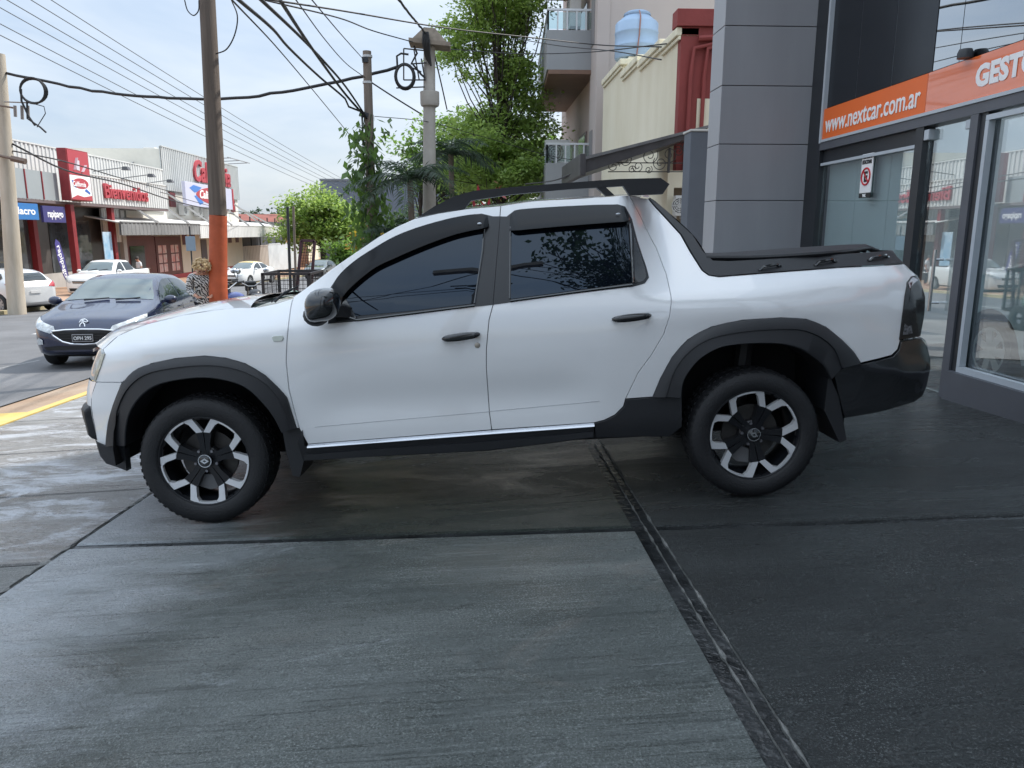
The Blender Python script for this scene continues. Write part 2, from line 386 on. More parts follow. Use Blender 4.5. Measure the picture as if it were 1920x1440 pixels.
wet_pale = slabmat('pale_sheen_concrete', (.15,.142,.135), (.30,.295,.29), .16, .50, (.58,.61,.66), .49, .4, None, .15)  # left slabs: bluish wet sheen of the sky put into the pale colour
wet_front = slabmat('half_dry_concrete', (.11,.115,.11), (.22,.225,.22), .24, .55, (.42,.43,.45), .54, .6, None, .2)
xj2 = lambda y: 0.716+.030*(y-3.66)          # joint running away from the camera
xj3 = lambda y: -1.96+.03*(y-3.6)              # joint by the front wheel
yj1 = lambda x: 3.42-.040*x                    # joint running along the truck
p = atG(1210, 992); q = atG(1480, 1440); r_ = atG(1150, 835)
kx = (p[0]-q[0])/(p[1]-q[1]); xj2 = lambda y: p[0]+kx*(y-p[1])
s_ = atG(10, 1108); u_ = atG(260, 940); k3 = (u_[0]-s_[0])/(u_[1]-s_[1]); xj3 = lambda y: u_[0]+k3*(y-u_[1])
v_ = atG(300, 1019); w_ = atG(1800, 971); k1 = (w_[1]-v_[1])/(w_[0]-v_[0]); yj1 = lambda x: v_[1]+k1*(x-v_[0])
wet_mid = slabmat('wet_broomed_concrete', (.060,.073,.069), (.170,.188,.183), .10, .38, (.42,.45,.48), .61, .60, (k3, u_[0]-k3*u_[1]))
wet_under = slabmat('soaked_shaded_concrete', (.009,.014,.011), (.034,.044,.036), .08, .34, (.40,.43,.46), .66, .55, (k3, u_[0]-k3*u_[1]))  # soaked slab, colour darkened further for the shade under the truck
def slab(name, quad, m):
    """quad corners counter-clockwise (x,y); 6 cm thick with chamfered rim"""
    c = np.mean(quad, 0); top = []; rim = []; bot = []
    for x, y in quad:
        d = np.array([x,y])-c; d = d/np.linalg.norm(d)
        top.append((x-d[0]*.012, y-d[1]*.012, gz(x,y))); rim.append((x, y, gz(x,y)-.008)); bot.append((x, y, gz(x,y)-.05))
    b = MB(); n = 4
    # subdivide the top along x breakpoints is unnecessary: slabs stay on one slope each
    b.add(top+rim+bot, [(0,1,2,3)]+[(i,i+4,(i+1)%4+4,(i+1)%4) for i in range(4)]+[(i+4,i+8,(i+1)%4+8,(i+1)%4+4) for i in range(4)])
    return tag(b.build(name, m), kind='structure')
J2 = .052; J1 = .026; J3 = .007
Y0, Y1 = -12.0, 8.55
XR = 12.0
c12 = (xj2(3.4), yj1(xj2(3.4)))
def X2(y, s): return xj2(y)+s*J2
def X3(y, s): return xj3(y)+s*J3
def Y1j(x, s): return yj1(x)+s*J1
def quadmk(xa, xb, ya, yb):
    out = []
    for fx, fy in ((xa,ya),(xb,ya),(xb,yb),(xa,yb)):
        x, y = 0., 3.
        for k in range(6): x = fx(y); y = fy(x)
        out.append((x, y))
    return out
K = lambda v: (lambda *_: v)
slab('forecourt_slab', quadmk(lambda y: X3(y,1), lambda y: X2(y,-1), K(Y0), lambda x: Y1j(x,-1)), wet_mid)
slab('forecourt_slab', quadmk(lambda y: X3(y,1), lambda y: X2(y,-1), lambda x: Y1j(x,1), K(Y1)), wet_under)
slab('forecourt_slab', quadmk(lambda y: X2(y,1), K(XR), K(Y0), lambda x: Y1j(x,-1)), wet_dark)
slab('forecourt_slab', quadmk(lambda y: X2(y,1), K(XR), lambda x: Y1j(x,1), K(Y1)), wet_dark)
yl = [-12, 1.2, 3.33, 4.45, 5.6, 6.9, 8.55]
for i in range(len(yl)-1):
    g_ = .012
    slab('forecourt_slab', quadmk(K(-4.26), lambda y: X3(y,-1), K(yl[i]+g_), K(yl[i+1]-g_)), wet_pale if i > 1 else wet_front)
# chipped pale arrises along the joints
edging = mat('chipped_concrete_edge', (.09,.095,.09), .6, col2=(.20,.20,.19), vs=22, bump=.8, bs=60, det=8)
def arris(fx, ya, yb, w_, h_, seed_=0):
    r = np.random.default_rng(seed_); b = MB(); ts = np.arange(ya, yb, .012); k_ = np.hanning(9); k_ /= k_.sum()
    o_ = np.convolve(r.normal(0,.0015,len(ts)+8), k_, 'valid'); wv = np.convolve(r.uniform(-3.2,3.6,len(ts)+8), k_, 'valid'); P = []
    for t_, o__, w__ in zip(ts, o_, wv):
        o = fx(t_)+o__; h = w_*max(.02, w__); x0, x1 = o-h/2, o+h/2
        P += [(x0, t_, gz(x0,t_)-.012), (x0, t_, gz(x0,t_)-.001), (o, t_, gz(o,t_)+h_*max(.1,w__)), (x1, t_, gz(x1,t_)-.001), (x1, t_, gz(x1,t_)-.012)]
    b.grid(P, len(ts), 5); return b.build('joint_edging', edging)
for k, (s__, w_) in enumerate(((.10,.008),(1.0,.006))): tag(arris(lambda y: X2(y, s__), .6, 4.9, w_, .001, k), kind='structure')
tag(arris(lambda y: X3(y, -1.6), 1.0, 4.3, .035, .002, 5), kind='structure')
# ================================================================ RIGHT SIDE: showroom
XF = 3.8
grey_panel = mat('grey_cladding_panel', (.32,.325,.345), .42, var=.09, vs=1.6, rvar=.07, stretch=(1,1,.16), det=8)
dark_frame = mat('dark_aluminium', (.022,.025,.03), .38, var=.15, vs=3)
mid_frame = mat('grey_aluminium', (.095,.10,.115), .42, var=.08, vs=3)
pale_frame = mat('pale_aluminium', (.46,.50,.54), .35, var=.05, vs=3)
glossy_black = glassmat('mirror_facade_glass', (.02,.022,.025), .25, .86, .012)
pane = glassmat('shop_window_glass', (.93,.97,.97), .07, .50, .004)
orange = mat('orange_sign_film', (.80,.15,.025), .12, var=.03, vs=2, coat=1., ior=1.9)
white_film = mat('white_lettering', (.85,.85,.85), .4)
sh = thing('showroom_building', 'dark grey clad showroom with mirror glass front and glass doors behind the white pickup', 'building', (XF,0,0))
def loc(o): return o
T = lambda b, n, m, **k: b.build(n, m, sh, **k)
def SB(*boxes):
    b = MB()
    for a, c in boxes: b.box((a[0]-XF,a[1],a[2]), (c[0]-XF,c[1],c[2]))
    return b
zf = .17
COLX, CY = 2.76, 8.6
# column of cladding panels with open joints
b = MB(); zj = [-.6, 1.235, 1.85, 2.465, 3.085, 3.70, 4.32, 4.94, 5.56, 6.2, 6.8, 7.4, 8.0, 8.6, 9.2, 11.0]
for i in range(len(zj)-1): b.bbox((COLX-XF, CY, zj[i]+.004), (.06, CY+.42, zj[i+1]-.004), .004)
T(b, 'column', grey_panel)
T(SB(((COLX+.012,CY+.012,-.6),(XF+.04,CY+.40,10.99))), 'column_core', dark_frame)
M1, M2 = 6.42, 5.66
T(SB(((XF-.02,8.28,.0),(XF+.14,8.6,11))), 'corner_frame', dark_frame)
T(SB(((XF-.045,8.235,2.44),(XF-.0,8.275,6.4))), 'trim', pale_frame)
T(SB(((XF-.03,-14,2.365),(XF+.12,8.275,2.445))), 'lintel', mid_frame)
T(SB(((XF+.02,M1+.06,2.235),(XF+.10,8.275,2.363))), 'transom', dark_frame)
T(SB(((XF-.005,M1+.061,2.205),(XF+.03,8.275,2.233))), 'glazing_bead', pale_frame)
T(SB(((XF-.02,M1-.055,zf-.1),(XF+.10,M1+.058,2.363))), 'mullion', dark_frame)
T(SB(((XF-.03,M2-.0,zf-.1),(XF+.11,M2+.09,2.363))), 'mullion', mid_frame)
T(SB(((XF-.012,M2-.085,zf+.05),(XF+.09,M2-.002,2.363))), 'mullion', dark_frame)
zs = float(atX(1860, 706, XF)[2])
T(SB(((XF-.06,-14,-.3),(XF+.16,M2-.002,zs-.035))), 'plinth', mid_frame)
T(SB(((XF-.03,-14,zs-.033),(XF+.02,M2-.087,zs+.012)),((XF-.03,M2-.125,zs+.014),(XF+.02,M2-.087,2.30)),((XF-.03,-14,2.302),(XF+.02,M2-.087,2.34))), 'window_frame', pale_frame)
T(SB(((XF+.03,2.2,zs),(XF+.045,M2-.09,2.36))), 'window_pane', pane)
T(SB(((XF+.03,-14,zs),(XF+.045,2.19,2.36))), 'window_pane', pane)
dr = SB(((XF+.03,M2+.1,zf+.03),(XF+.045,M1-.06,2.345))); dr = T(dr, 'glass_door', pane)
b = MB(); yy = 5.98
b.tube([(-.045,yy,.86),(-.045,yy,1.36)], .014, 10); b.tube([(-.045,yy,.93),(.03,yy,.93)], .009, 8); b.tube([(-.045,yy,1.28),(.03,yy,1.28)], .009, 8)
b.build('door_handle', mat('brushed_steel', (.62,.62,.62), .25, 1), dr, smooth=True)
MB().bbox((-.02,M1-.13,2.25), (.07,M1-.062,2.335), .006).build('hinge', pale_frame, dr); MB().bbox((-.02,M2+.1,2.27), (.07,M2+.16,2.34), .006).build('hinge', pale_frame, dr)
T(SB(((XF+.03,M1+.07,zf),(XF+.045,8.27,2.23))), 'window_pane', pane)
frost = mat('grey_lining_panel', (.58,.68,.69), .5, var=.06, vs=1)
b = MB()
for ya, yb in ((M1+.08,7.03),(7.04,7.65),(7.66,8.26)): b.box((.10,ya,zf), (.13,yb,2.23))
T(b, 'lining_panel', frost)
T(SB(((XF-.04,M2+.1,zf-.09),(XF+.3,M1-.06,zf+.012))), 'threshold', mat('cream_stone', (.52,.47,.38), .5, var=.2, vs=8))
# upper mirror panels
b = MB(); ys = [8.275,7.42,6.72,6.02,5.32,4.62,3.92,3.2,2.5,1.8,1.1,.4,-.3,-2,-4,-6,-8,-10,-14]
for zz in ((2.80,5.4),(5.408,8.2),(8.208,11)):
    for i in range(len(ys)-1):
        if ys[i+1] < 6.4: b.box((.0,ys[i+1]+.004,zz[0]), (.03,min(ys[i],6.36)-.004,zz[1]))
T(b, 'mirror_panel', glossy_black)
b = MB()
for ya, yb in ((6.37,6.99),(7.0,7.63),(7.64,8.27)): b.box((.0,ya,2.80), (.03,yb,11))
T(b, 'black_panel', mat('black_cladding', (.012,.015,.020), .22, rvar=.05, vs=.6, ior=1.4))
b = MB()
for ya in (6.99,7.63): b.box((.004,ya+.001,2.80), (.022,ya+.009,11))
T(b, 'panel_seam', pale_frame)
T(SB(((XF+.05,-14,2.45),(XF+.1,8.27,11))), 'facade_backing', dark_frame)
inner = mat('showroom_wall', (.62,.63,.63), .6, var=.05, vs=1); floorm = mat('showroom_floor', (.40,.40,.40), .15, var=.2, vs=2)
T(SB(((XF+.17,-14,-.3),(15,8.9,zf))), 'floor_slab', floorm)
T(SB(((XF+.12,-14,2.9),(5.7,9,11.0))), 'shading_upper_storey', grey_panel); T(SB(((13.2,-14,2.9),(15,9,3.2)),((5.71,8.75,2.9),(13.19,9,3.2)),((5.71,-14,2.9),(13.19,-3,3.2))), 'roof', grey_panel)  # roof opening invented to daylight the interior; storey height shaped to shade forecourt
T(SB(((14.8,-14,-.3),(15,9,2.899)),((XF+.14,8.62,-.3),(14.79,9,2.899)),((XF+.14,-14.2,-.3),(15,-14.001,11))), 'wall', inner)
# ---- sign band
sb = thing('sign_band', 'long glossy orange fascia sign lettered www.nextcar.com.ar above the showroom doors', 'sign', (XF-.03,0,0))
zb0, zb1 = 2.475, 2.785
MB().box((0,6.365,zb0), (.028,8.232,zb1)).build('panel', mat('orange_sign_sheet', (.80,.15,.025), .4, var=.03, vs=2), sb); MB().box((0,-14,zb0), (.028,6.36,zb1)).build('panel', orange, sb)
MB().box((-.012,-14,zb0-.028), (.028,8.232,zb0-.002)).build('edge_strip', pale_frame, sb)
def facade_text(s, y_far, y_near, zbase, size, off):
    o = text('lettering', s, size, frame((-.003, y_far, zbase), (0,-1,0), (0,0,1)), white_film, sb, .002, off, width=y_far-y_near)
    return o
facade_text('www.nextcar.com.ar', 8.17, 6.44, 2.54, .25, .003)
facade_text('GESTORÍA', 5.74, 4.76, 2.565, .205, .010)
# ---- no parking sign on the glass
pt = atX(1626, 322, XF+.02)
ns = thing('no_parking_sign', 'small white no parking notice with a crossed E stuck inside the showroom window', 'sign', (XF+.018, pt[1], pt[2]))
MB().bbox((-.006,-.105,-.20), (.006,.105,.17), .004).build('panel', white_film, ns)
blk = mat('black_ink', (.02,.02,.02), .5); redp = mat('red_ink', (.55,.02,.03), .5)
for k, s in enumerate(('PROHIBIDO', 'ESTACIONAR')): text('lettering', s, .05, frame((-.008,.088,.125-.05*k), (0,-1,0), (0,0,1)), blk, ns, .001, .002, width=.176)
text('letter_mark', 'E', .13, frame((-.008,.036,-.09), (0,-1,0), (0,0,1)), blk, ns, .001, .006)
b = MB(); b.tube([(-.008,.078*math.cos(a),-.045+.078*math.sin(a)) for a in np.linspace(0,2*math.pi,33)], .009, 6); b.build('ring', redp, ns, smooth=True)
MB().bar((-.009,.052,.008),(-.009,-.052,-.098),.010).build('slash', redp, ns)
MB().box((-.007,-.105,-.245), (.004,.105,-.202)).build('footer', blk, ns)
for k in (0, 1): text('emblem', ('W','K')[k], .035, frame((-.009,.03-.035*k,-.235), (0,-1,0), (0,0,1)), white_film, ns, .001, .003)
# ---- dark dome camera above the band
pt = atX(1810, 122, XF-.05)
b = MB(); b.lathe([(.0,.05),(.045,.045),(.055,.02),(.055,-.02),(.0,-.021)], (0,0,0), (0,0,1), 14)
o = b.build('dome_camera', dark_frame, smooth=True); o.location = (XF-.06, pt[1], 2.81); tag(o, 'small black dome camera sitting on the top edge of the orange sign', 'camera')
# ================================================================ neighbours
gp = thing('grey_pillar', 'plain dark grey rendered pillar wall between showroom column and cream house', 'wall', (2.98,10.5,0))
MB().bbox((0,0,-.8), (1.0,.34,2.84), .01).build('shaft', mat('grey_render', (.10,.115,.14), .6, var=.1, vs=1.5), gp)
MB().bbox((-.015,-.015,2.842), (1.02,.36,2.87), .006).build('cap', mat('pale_render', (.5,.5,.48), .6), gp)
cream = mat('cream_render', (.70,.64,.48), .85, col2=(.80,.75,.60), vs=1.1, bump=.2, bs=12, det=10, stretch=(1,1,.4))
cream2 = mat('cream_coping', (.78,.73,.56), .8, var=.15, vs=3)
redw = mat('oxide_red_render', (.24,.045,.04), .75, var=.18, vs=.8, bump=.3, bs=14, det=8)
HY0, HY1 = 14.3, 22.6
yh = thing('cream_house', 'cream rendered old house with stepped parapet and dark red side wall', 'building', (XF,HY0,0))
steps = [(0,1.45,4.98),(1.45,3.5,5.10),(3.5,5.5,5.26),(5.5,HY1-HY0,5.60)]
b = MB()
for y0_,y1_,z1_ in steps: b.box((0,y0_+(.22 if y0_==0 else 0),-2), (.25,y1_,z1_))
b.build('facade_wall', cream, yh)
b = MB()
for i,(y0_,y1_,z1_) in enumerate(steps):
    b.bbox((-.09,y0_-(.0 if i==0 else .12),z1_+.002), (.33,y1_-.14,z1_+.14), .015)
    b.bbox((-.05,y0_,z1_-.07), (-.003,y1_-.14,z1_-.002), .01)
b.build('coping', cream2, yh)
b = MB(); b.box((.0,0,-2), (9,.218,4.97)); b.build('side_wall', redw, yh)
b = MB(); b.bbox((-.1,-.06,5.0+.13), (.98,.30,5.42), .01); b.bbox((0,.0,4.985), (.9,.22,5.125), .005); b.build('chimney_block', redw, yh)
b = MB(); b.box((.26,.23,-2), (8.9,HY1-HY0-.01,4.7)); b.build('house_body', cream, yh)
b = MB(); b.bbox((.78,-.32,4.50), (2.2,-.002,4.60), .01); b.build('gutter', mat('weathered_tin', (.36,.36,.35), .6, var=.3, vs=5), yh)
b = MB(); b.hexa([(.74,-.34,4.61),(2.2,-.34,4.61),(2.2,-.0,4.61),(.74,-.0,4.61),(.74,-.34,4.65),(2.2,-.34,4.65),(2.2,-.0,4.78),(.74,-.0,4.78)]); b.build('eave', redw, yh)
b = MB()
for px_ in (.17, .42): b.tube([(px_,-.05,2.0),(px_+.02,-.05,4.3),(px_+.06,-.06,4.75),(px_+.5,-.06,4.85)], .038, 8)
b.tube([(.3,-.06,4.92),(1.15,-.08,4.97)], .05, 8); b.build('pipe', redw, yh, smooth=True)
b = MB(); b.box((.34,-.02,2.2), (.85,-.001,3.9)); b.build('patch', cream, yh)
b = MB(); b.bar((.95,-.005,4.0),(1.15,-.35,4.0),.03); b.bbox((.83,-.48,3.66), (1.13,-.30,3.86), .02); b.build('floodlight', mat('dull_zinc', (.4,.4,.38), .45, .6, var=.2, vs=20), yh)
wd = mat('dark_opening', (.03,.03,.032), .5)
for ya, za, zb in ((2.2,-.6,2.0),(5.4,.4,2.0)): MB().box((-.012,ya,za), (.02,ya+1.1,zb)).build('window', wd, yh)
# ---- sloping metal canopy seen end on
cy = 13.1
A_ = atY(1327, 236, cy); B_ = atY(1098, 293, cy)
cn = thing('metal_canopy', 'dark sloping sheet metal canopy over the pavement in front of the cream house', 'canopy', (B_[0],cy,B_[2]))
dx, dzz = A_[0]-B_[0], A_[2]-B_[2]
tin = mat('dark_sheet_metal', (.055,.052,.055), .42, .3, var=.25, vs=3, bump=.15, bs=8)
b = MB(); th = .27; L_ = 2.6
P = lambda t, y, k: (dx*t, y, dzz*t-k)
b.hexa([P(0,0,th),P(1.0,0,.10),P(1.0,L_,.10),P(0,L_,th),P(0,0,0),P(1.0,0,0),P(1.0,L_,0),P(0,L_,0)]); b.build('slab', tin, cn)
b = MB()
for k in (.03,): b.bar(P(-.01,-.03,k),P(1.0,-.03,k*.5+.0),.035,.045)
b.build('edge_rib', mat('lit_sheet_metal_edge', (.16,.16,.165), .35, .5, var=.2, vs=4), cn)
b = MB(); b.bbox((-.10,-.06,-th-.05),(-.002,L_,.04),.01); b.build('gutter', tin, cn)
iron = mat('black_wrought_iron', (.03,.028,.027), .6, var=.2, vs=8)
sg = thing('iron_scrollwork', 'thin wrought iron scroll bracket hanging under the dark canopy', 'ironwork', tuple(atY(1200, 300, 13.25)))
b = MB(); o0 = atY(1200,300,13.25)
def scr(px, py, r, turns, s, a0):
    c = atY(px, py, 13.25)-o0; P = []
    for k in range(26):
        t_ = k/25; a = a0+s*t_*turns*2*math.pi; P.append((c[0]+r*(1-t_*.8)*math.cos(a), c[1], c[2]+r*(1-t_*.8)*math.sin(a)))
    b.tube(P, .007, 5)
for px, py, r, s, a0 in ((1150,312,.11,1,0),(1172,300,.13,-1,2),(1196,312,.10,1,3.1),(1218,292,.15,-1,.6),(1238,306,.13,1,2.4),(1216,318,.07,-1,1),(1255,290,.14,1,4),(1272,283,.10,-1,2),(1185,318,.07,1,0),(1284,275,.09,1,1)): scr(px, py, r, 1.5, s, a0)
for pa, pb in (((1140,322),(1290,322)),((1140,305),(1290,306))): b.tube([atY(*pa,13.25)-o0, atY(*pb,13.25)-o0], .009, 5)
b.build('scrolls', iron, sg, smooth=True)
b = MB(); b.tube([atY(1253,324,13.25)-o0, atY(1256,277,13.25)-o0], .025, 6); b.build('post', iron, sg)
# door surround under the canopy and AC box
pt = atY(1272, 390, 14.0)
ds = thing('door_surround', 'cream door surround and recessed doorway of the old house under the canopy', 'doorway', (pt[0],14.0,0))
zz = gz(4, 14)
MB().box((-.22,0,zz), (-.10,.29,2.6)).box((.26,0,zz), (.40,.29,2.8)).box((-.10,.0,2.3), (.26,.29,2.6)).build('surround', cream, ds)
MB().box((-.10,.2,zz), (.26,.28,2.3)).build('door', mat('brown_door', (.16,.12,.08), .6), ds)
pt = atY(1272, 384, 13.9)
ac0 = None
acw = mat('white_plastic_housing', (.62,.62,.60), .5, var=.06, vs=6); acd = mat('fan_grille_dark', (.07,.07,.07), .6)
def ac_unit(loc_, label, face=(0,-1), s=(.8,.3,.55), group='air conditioners on the buildings'):
    t = thing('air_conditioner', label, 'air conditioner', loc_, math.atan2(face[0], -face[1]), group)
    w_, d_, h_ = s
    MB().bbox((-w_/2,-d_/2,0), (w_/2,d_/2,h_), .015).build('casing', acw, t)
    b = MB(); r_ = h_*.38
    for q in (.25,.5,.75,1.): b.tube([(-w_*.12+r_*q*math.cos(a),-d_/2-.008,h_/2+r_*q*math.sin(a)) for a in np.linspace(0,2*math.pi,19)], .008, 4)
    for a in np.linspace(0, math.pi, 5)[:-1]: b.bar((-w_*.12+r_*math.cos(a),-d_/2-.008,h_/2+r_*math.sin(a)), (-w_*.12-r_*math.cos(a),-d_/2-.008,h_/2-r_*math.sin(a)), .01)
    b.build('fan_guard', acw, t)
    b = MB(); b.lathe([(0,.0),(r_*.98,.0),(r_*.98,.003),(0,.003)], (-w_*.12,-d_/2-.001,h_/2), (0,-1,0), 20); b.build('fan_opening', acd, t)
    b = MB(); b.bar((-w_*.3,0,-.03),(-w_*.3,d_*.5,-.03),.04,.05); b.bar((w_*.3,0,-.03),(w_*.3,d_*.5,-.03),.04,.05); b.build('bracket', mat('galvanised', (.45,.45,.45), .5, .7), t)
    return t
ac_unit((pt[0], 13.85, pt[2]-.2), 'narrow white air conditioner low in the doorway under the canopy', (0,-1), (.2,.2,.36))
# ---- water tank
tk = thing('water_tank', 'pale blue plastic water tank on the roof of the cream house', 'water tank', tuple(atY(1192, 112, 21.5)))
tz = tk.location.z; blue = mat('pale_blue_plastic', (.36,.50,.68), .42, var=.06, vs=1.5)
b = MB(); k = 21.5/1400
b.lathe([(0,0),(36*k,0),(37.5*k,.03),(37.5*k,.28),(38.3*k,.30),(38.3*k,.33),(37.5*k,.35),(37.5*k,.62),(38.3*k,.64),(38.3*k,.67),(37.5*k,.69),(37.5*k,.88),(35*k,.93),(25*k,1.05),(22.5*k,1.08),(22.5*k,1.16),(18*k,1.2),(0,1.215)], n=28)
b.build('barrel', blue, tk, smooth=True)
b = MB(); b.lathe([(23.5*k,1.10),(23.5*k,1.14),(22*k,1.15)], n=24); b.build('lid', mat('pale_blue_lid', (.30,.42,.58), .5), tk, smooth=True)
b = MB(); b.tube([(-.02,-.38,1.14),(-.03,-.60,.95),(-.05,-.61,.5),(-.10,-.60,.0)], .018, 6); b.build('pipe', mat('rusty_pipe', (.35,.18,.15), .7), tk, smooth=True)
b = MB(); b.bbox((-.30,-.5,-1.3), (.9,.6,-.02), .02); b.build('stand', cream, tk)
# ---- apartment block
AY0, AY1 = 23.2, 33.0
ap = thing('apartment_block', 'beige apartment block with grey balconies beyond the cream house', 'building', (XF,AY0,0))
beige = mat('beige_render', (.50,.44,.41), .85, var=.07, vs=.35, bump=.1, bs=10, det=9)
pinkb = mat('pinkish_render', (.46,.37,.33), .85, var=.05, vs=.5)
b = MB(); b.box((.0,0,-3), (16,.25,17)); b.build('side_wall', beige, ap)
b = MB(); b.box((.0,.252,-3), (15.9,AY1-AY0,16.9)); b.build('wall', pinkb, ap)
b = MB(); b.bbox((-.13,-.05,-3), (.24,1.2,17), .01); b.build('corner_pier', beige, ap)
wf = mat('window_dark', (.05,.055,.06), .15, ior=1.5)
for za, zb in ((2.6,4.75),(6.7,8.8),(10.6,12.8)):
    for ya in (2.4, 5.6):
        f = MB().box((-.05,ya,za), (.02,ya+1.7,zb)).build('window_frame', mat('brown_frame', (.20,.16,.14), .6), ap)
        MB().box((-.07,ya+.12,za+.1), (-.052,ya+1.58,zb-.1)).build('window_pane', wf, f)
    MB().box((-.15,.42,za+.3), (-.132,1.0,zb-.2)).build('narrow_window', mat('shutter_grey', (.25,.24,.24), .6), ap)
bal = mat('grey_balcony_paint', (.30,.31,.32), .7, var=.06, vs=.6); soff = mat('brown_soffit', (.20,.12,.085), .7, var=.1, vs=2)
railm = mat('white_rail_metal', (.62,.64,.66), .4, .2)
bglass = glassmat('balcony_glass', (.75,.85,.85), .1, .5, .02)
Q = [(2.31-XF,24.2-AY0),(-.002,24.2-AY0),(-.002,31.6-AY0),(2.66-XF,31.6-AY0)]
for z0_, z1_ in ((1.6,3.62),(6.25,7.5),(10.4,11.7)):
    bl = MB().hexa([(x,y,z0_+.12) for x,y in Q]+[(x,y,z1_) for x,y in Q]).build('balcony', bal, ap)
    q2 = [(x*.97,y,) for x,y in Q]
    MB().hexa([(x,y,z0_) for x,y in q2]+[(x,y,z0_+.118) for x,y in q2]).build('soffit', soff, bl)
    b = MB(); r0 = [Q[1],Q[0],Q[3]]
    for (xa,ya),(xb,yb) in zip(r0[:-1], r0[1:]):
        b.bar((xa*.97-.01,ya+.05,z1_+.58),(xb*.97-.01,yb-.05 if yb>ya else yb+.05,z1_+.58),.06); n_ = 5
        for i in range(n_+1):
            t_ = i/n_; b.bar((xa*.97+(xb-xa)*.97*t_-.01,ya+.05+(yb-ya)*t_*.98,z1_),(xa*.97+(xb-xa)*.97*t_-.01,ya+.05+(yb-ya)*t_*.98,z1_+.56),.045)
    b.build('railing', railm, bl)
    b = MB()
    for (xa,ya),(xb,yb) in zip(r0[:-1], r0[1:]):
        d = .02; b.hexa([(xa*.96,ya+.07,z1_+.05),(xb*.96,yb+.07,z1_+.05),(xb*.96+.01,yb+.085,z1_+.05),(xa*.96,ya+.085,z1_+.05),(xa*.96,ya+.07,z1_+.52),(xb*.96,yb+.07,z1_+.52),(xb*.96+.01,yb+.085,z1_+.52),(xa*.96,ya+.085,z1_+.52)])
    b.build('railing_glass', bglass, bl)
ac_unit((XF-.42, 26.2, 8.0), 'white air conditioner on the apartment facade above the middle balcony', (-1,0), (.9,.35,1.2))
ac_unit((XF-.9, 26.4, 3.7), 'round-fanned white air conditioner standing on the lowest balcony', (0,-1), (.85,.35,.85))
# ================================================================ LEFT SIDE: supermarket across the street
_before = set(bpy.data.objects)
MX = -22.0
def corrug(name, c, c2, pitch=.30):
    return mat(name, c, .55, col2=c2, vs=.5, rvar=.05, det=7, stretch=(1,1,.35))
zincw = corrug('white_corrugated_sheet', (.54,.54,.53), (.70,.70,.68)); zincg = corrug('grey_corrugated_sheet', (.42,.44,.44), (.56,.57,.56))
wallw = mat('white_market_wall', (.66,.64,.58), .85, var=.10, vs=.5, det=8); creamw = mat('cream_market_wall', (.60,.54,.44), .85, var=.08, vs=.5)
redm = mat('dark_red_paint', (.22,.02,.025), .5, var=.15, vs=2); redb = mat('bright_red_sign', (.42,.055,.07), .5)
shopdark = mat('shop_interior_dark', (.045,.04,.038), .35, col2=(.09,.08,.075), vs=.9)
mk_ = thing('supermarket_building', 'low supermarket with corrugated white fascia, red posts and long awning across the street', 'building', (MX,40,0))
def B2(b, name, m, par=mk_, **k): 
    b.V = [(v[0]-MX, v[1]-40, v[2]) for v in b.V]; return b.build(name, m, par, **k)
def corr_sheet(x, y0, y1, z0, z1, pitch=.34, d=.05):
    """trapezoidal sheet in plane x facing +x, with real ribs"""
    b = MB(); ys = []; k = 0; y = y0
    while y < y1-1e-6:
        for f, h in ((0,0),(.42,0),(.52,d),(.90,d)):
            yy = y+f*pitch
            if yy <= y1: ys.append((yy, h))
        y += pitch
    ys.append((y1, 0)); P = []
    for yy, h in ys: P += [(x+h, yy, z0), (x+h, yy, z1)]
    b.grid(P, len(ys), 2); b.box((x-.12,y0,z0),(x-.06,y1,z1)); b.box((x-.06,y0,z1-.02),(x+d+.02,y1,z1+.05)); return b
B2(corr_sheet(MX, 31, 53.0, 2.9, 5.82), 'corrugated_parapet', zincw)
B2(corr_sheet(MX+.02, 53.05, 69.6, 4.45, 7.45), 'corrugated_parapet', zincg)
B2(MB().box((MX-18,26,-4),(MX-.13,69.5,4.4)).box((MX-17,53.2,4.4),(MX-.14,69.4,7.3)).box((MX-17,31,4.4),(MX-.13,53,5.6)), 'wall', wallw)
# projecting fascia with the welcome letters
FX = -20.5
B2(corr_sheet(FX, 38.4, 49.8, 3.02, 4.52, .32), 'corrugated_fascia', zincw)
B2(MB().box((MX-.05,31,2.86),(FX+.02,49.8,3.0)), 'canopy_soffit', mat('dark_soffit', (.16,.12,.12), .7))
B2(MB().box((FX-.02,30.5,3.02),(FX+.04,37.0,4.33)), 'fascia_panel', mat('grey_fascia_panel', (.30,.33,.34), .5, var=.08, vs=.4))
b = MB()
for y in (33.1, 34.4, 35.7): b.bar((FX+.05,y,3.02),(FX+.05,y,4.33),.06)
B2(b, 'fascia_rib', redm)
B2(MB().box((MX-.05,49.75,3.0),(FX,49.85,4.5)), 'fascia_return', zincg)
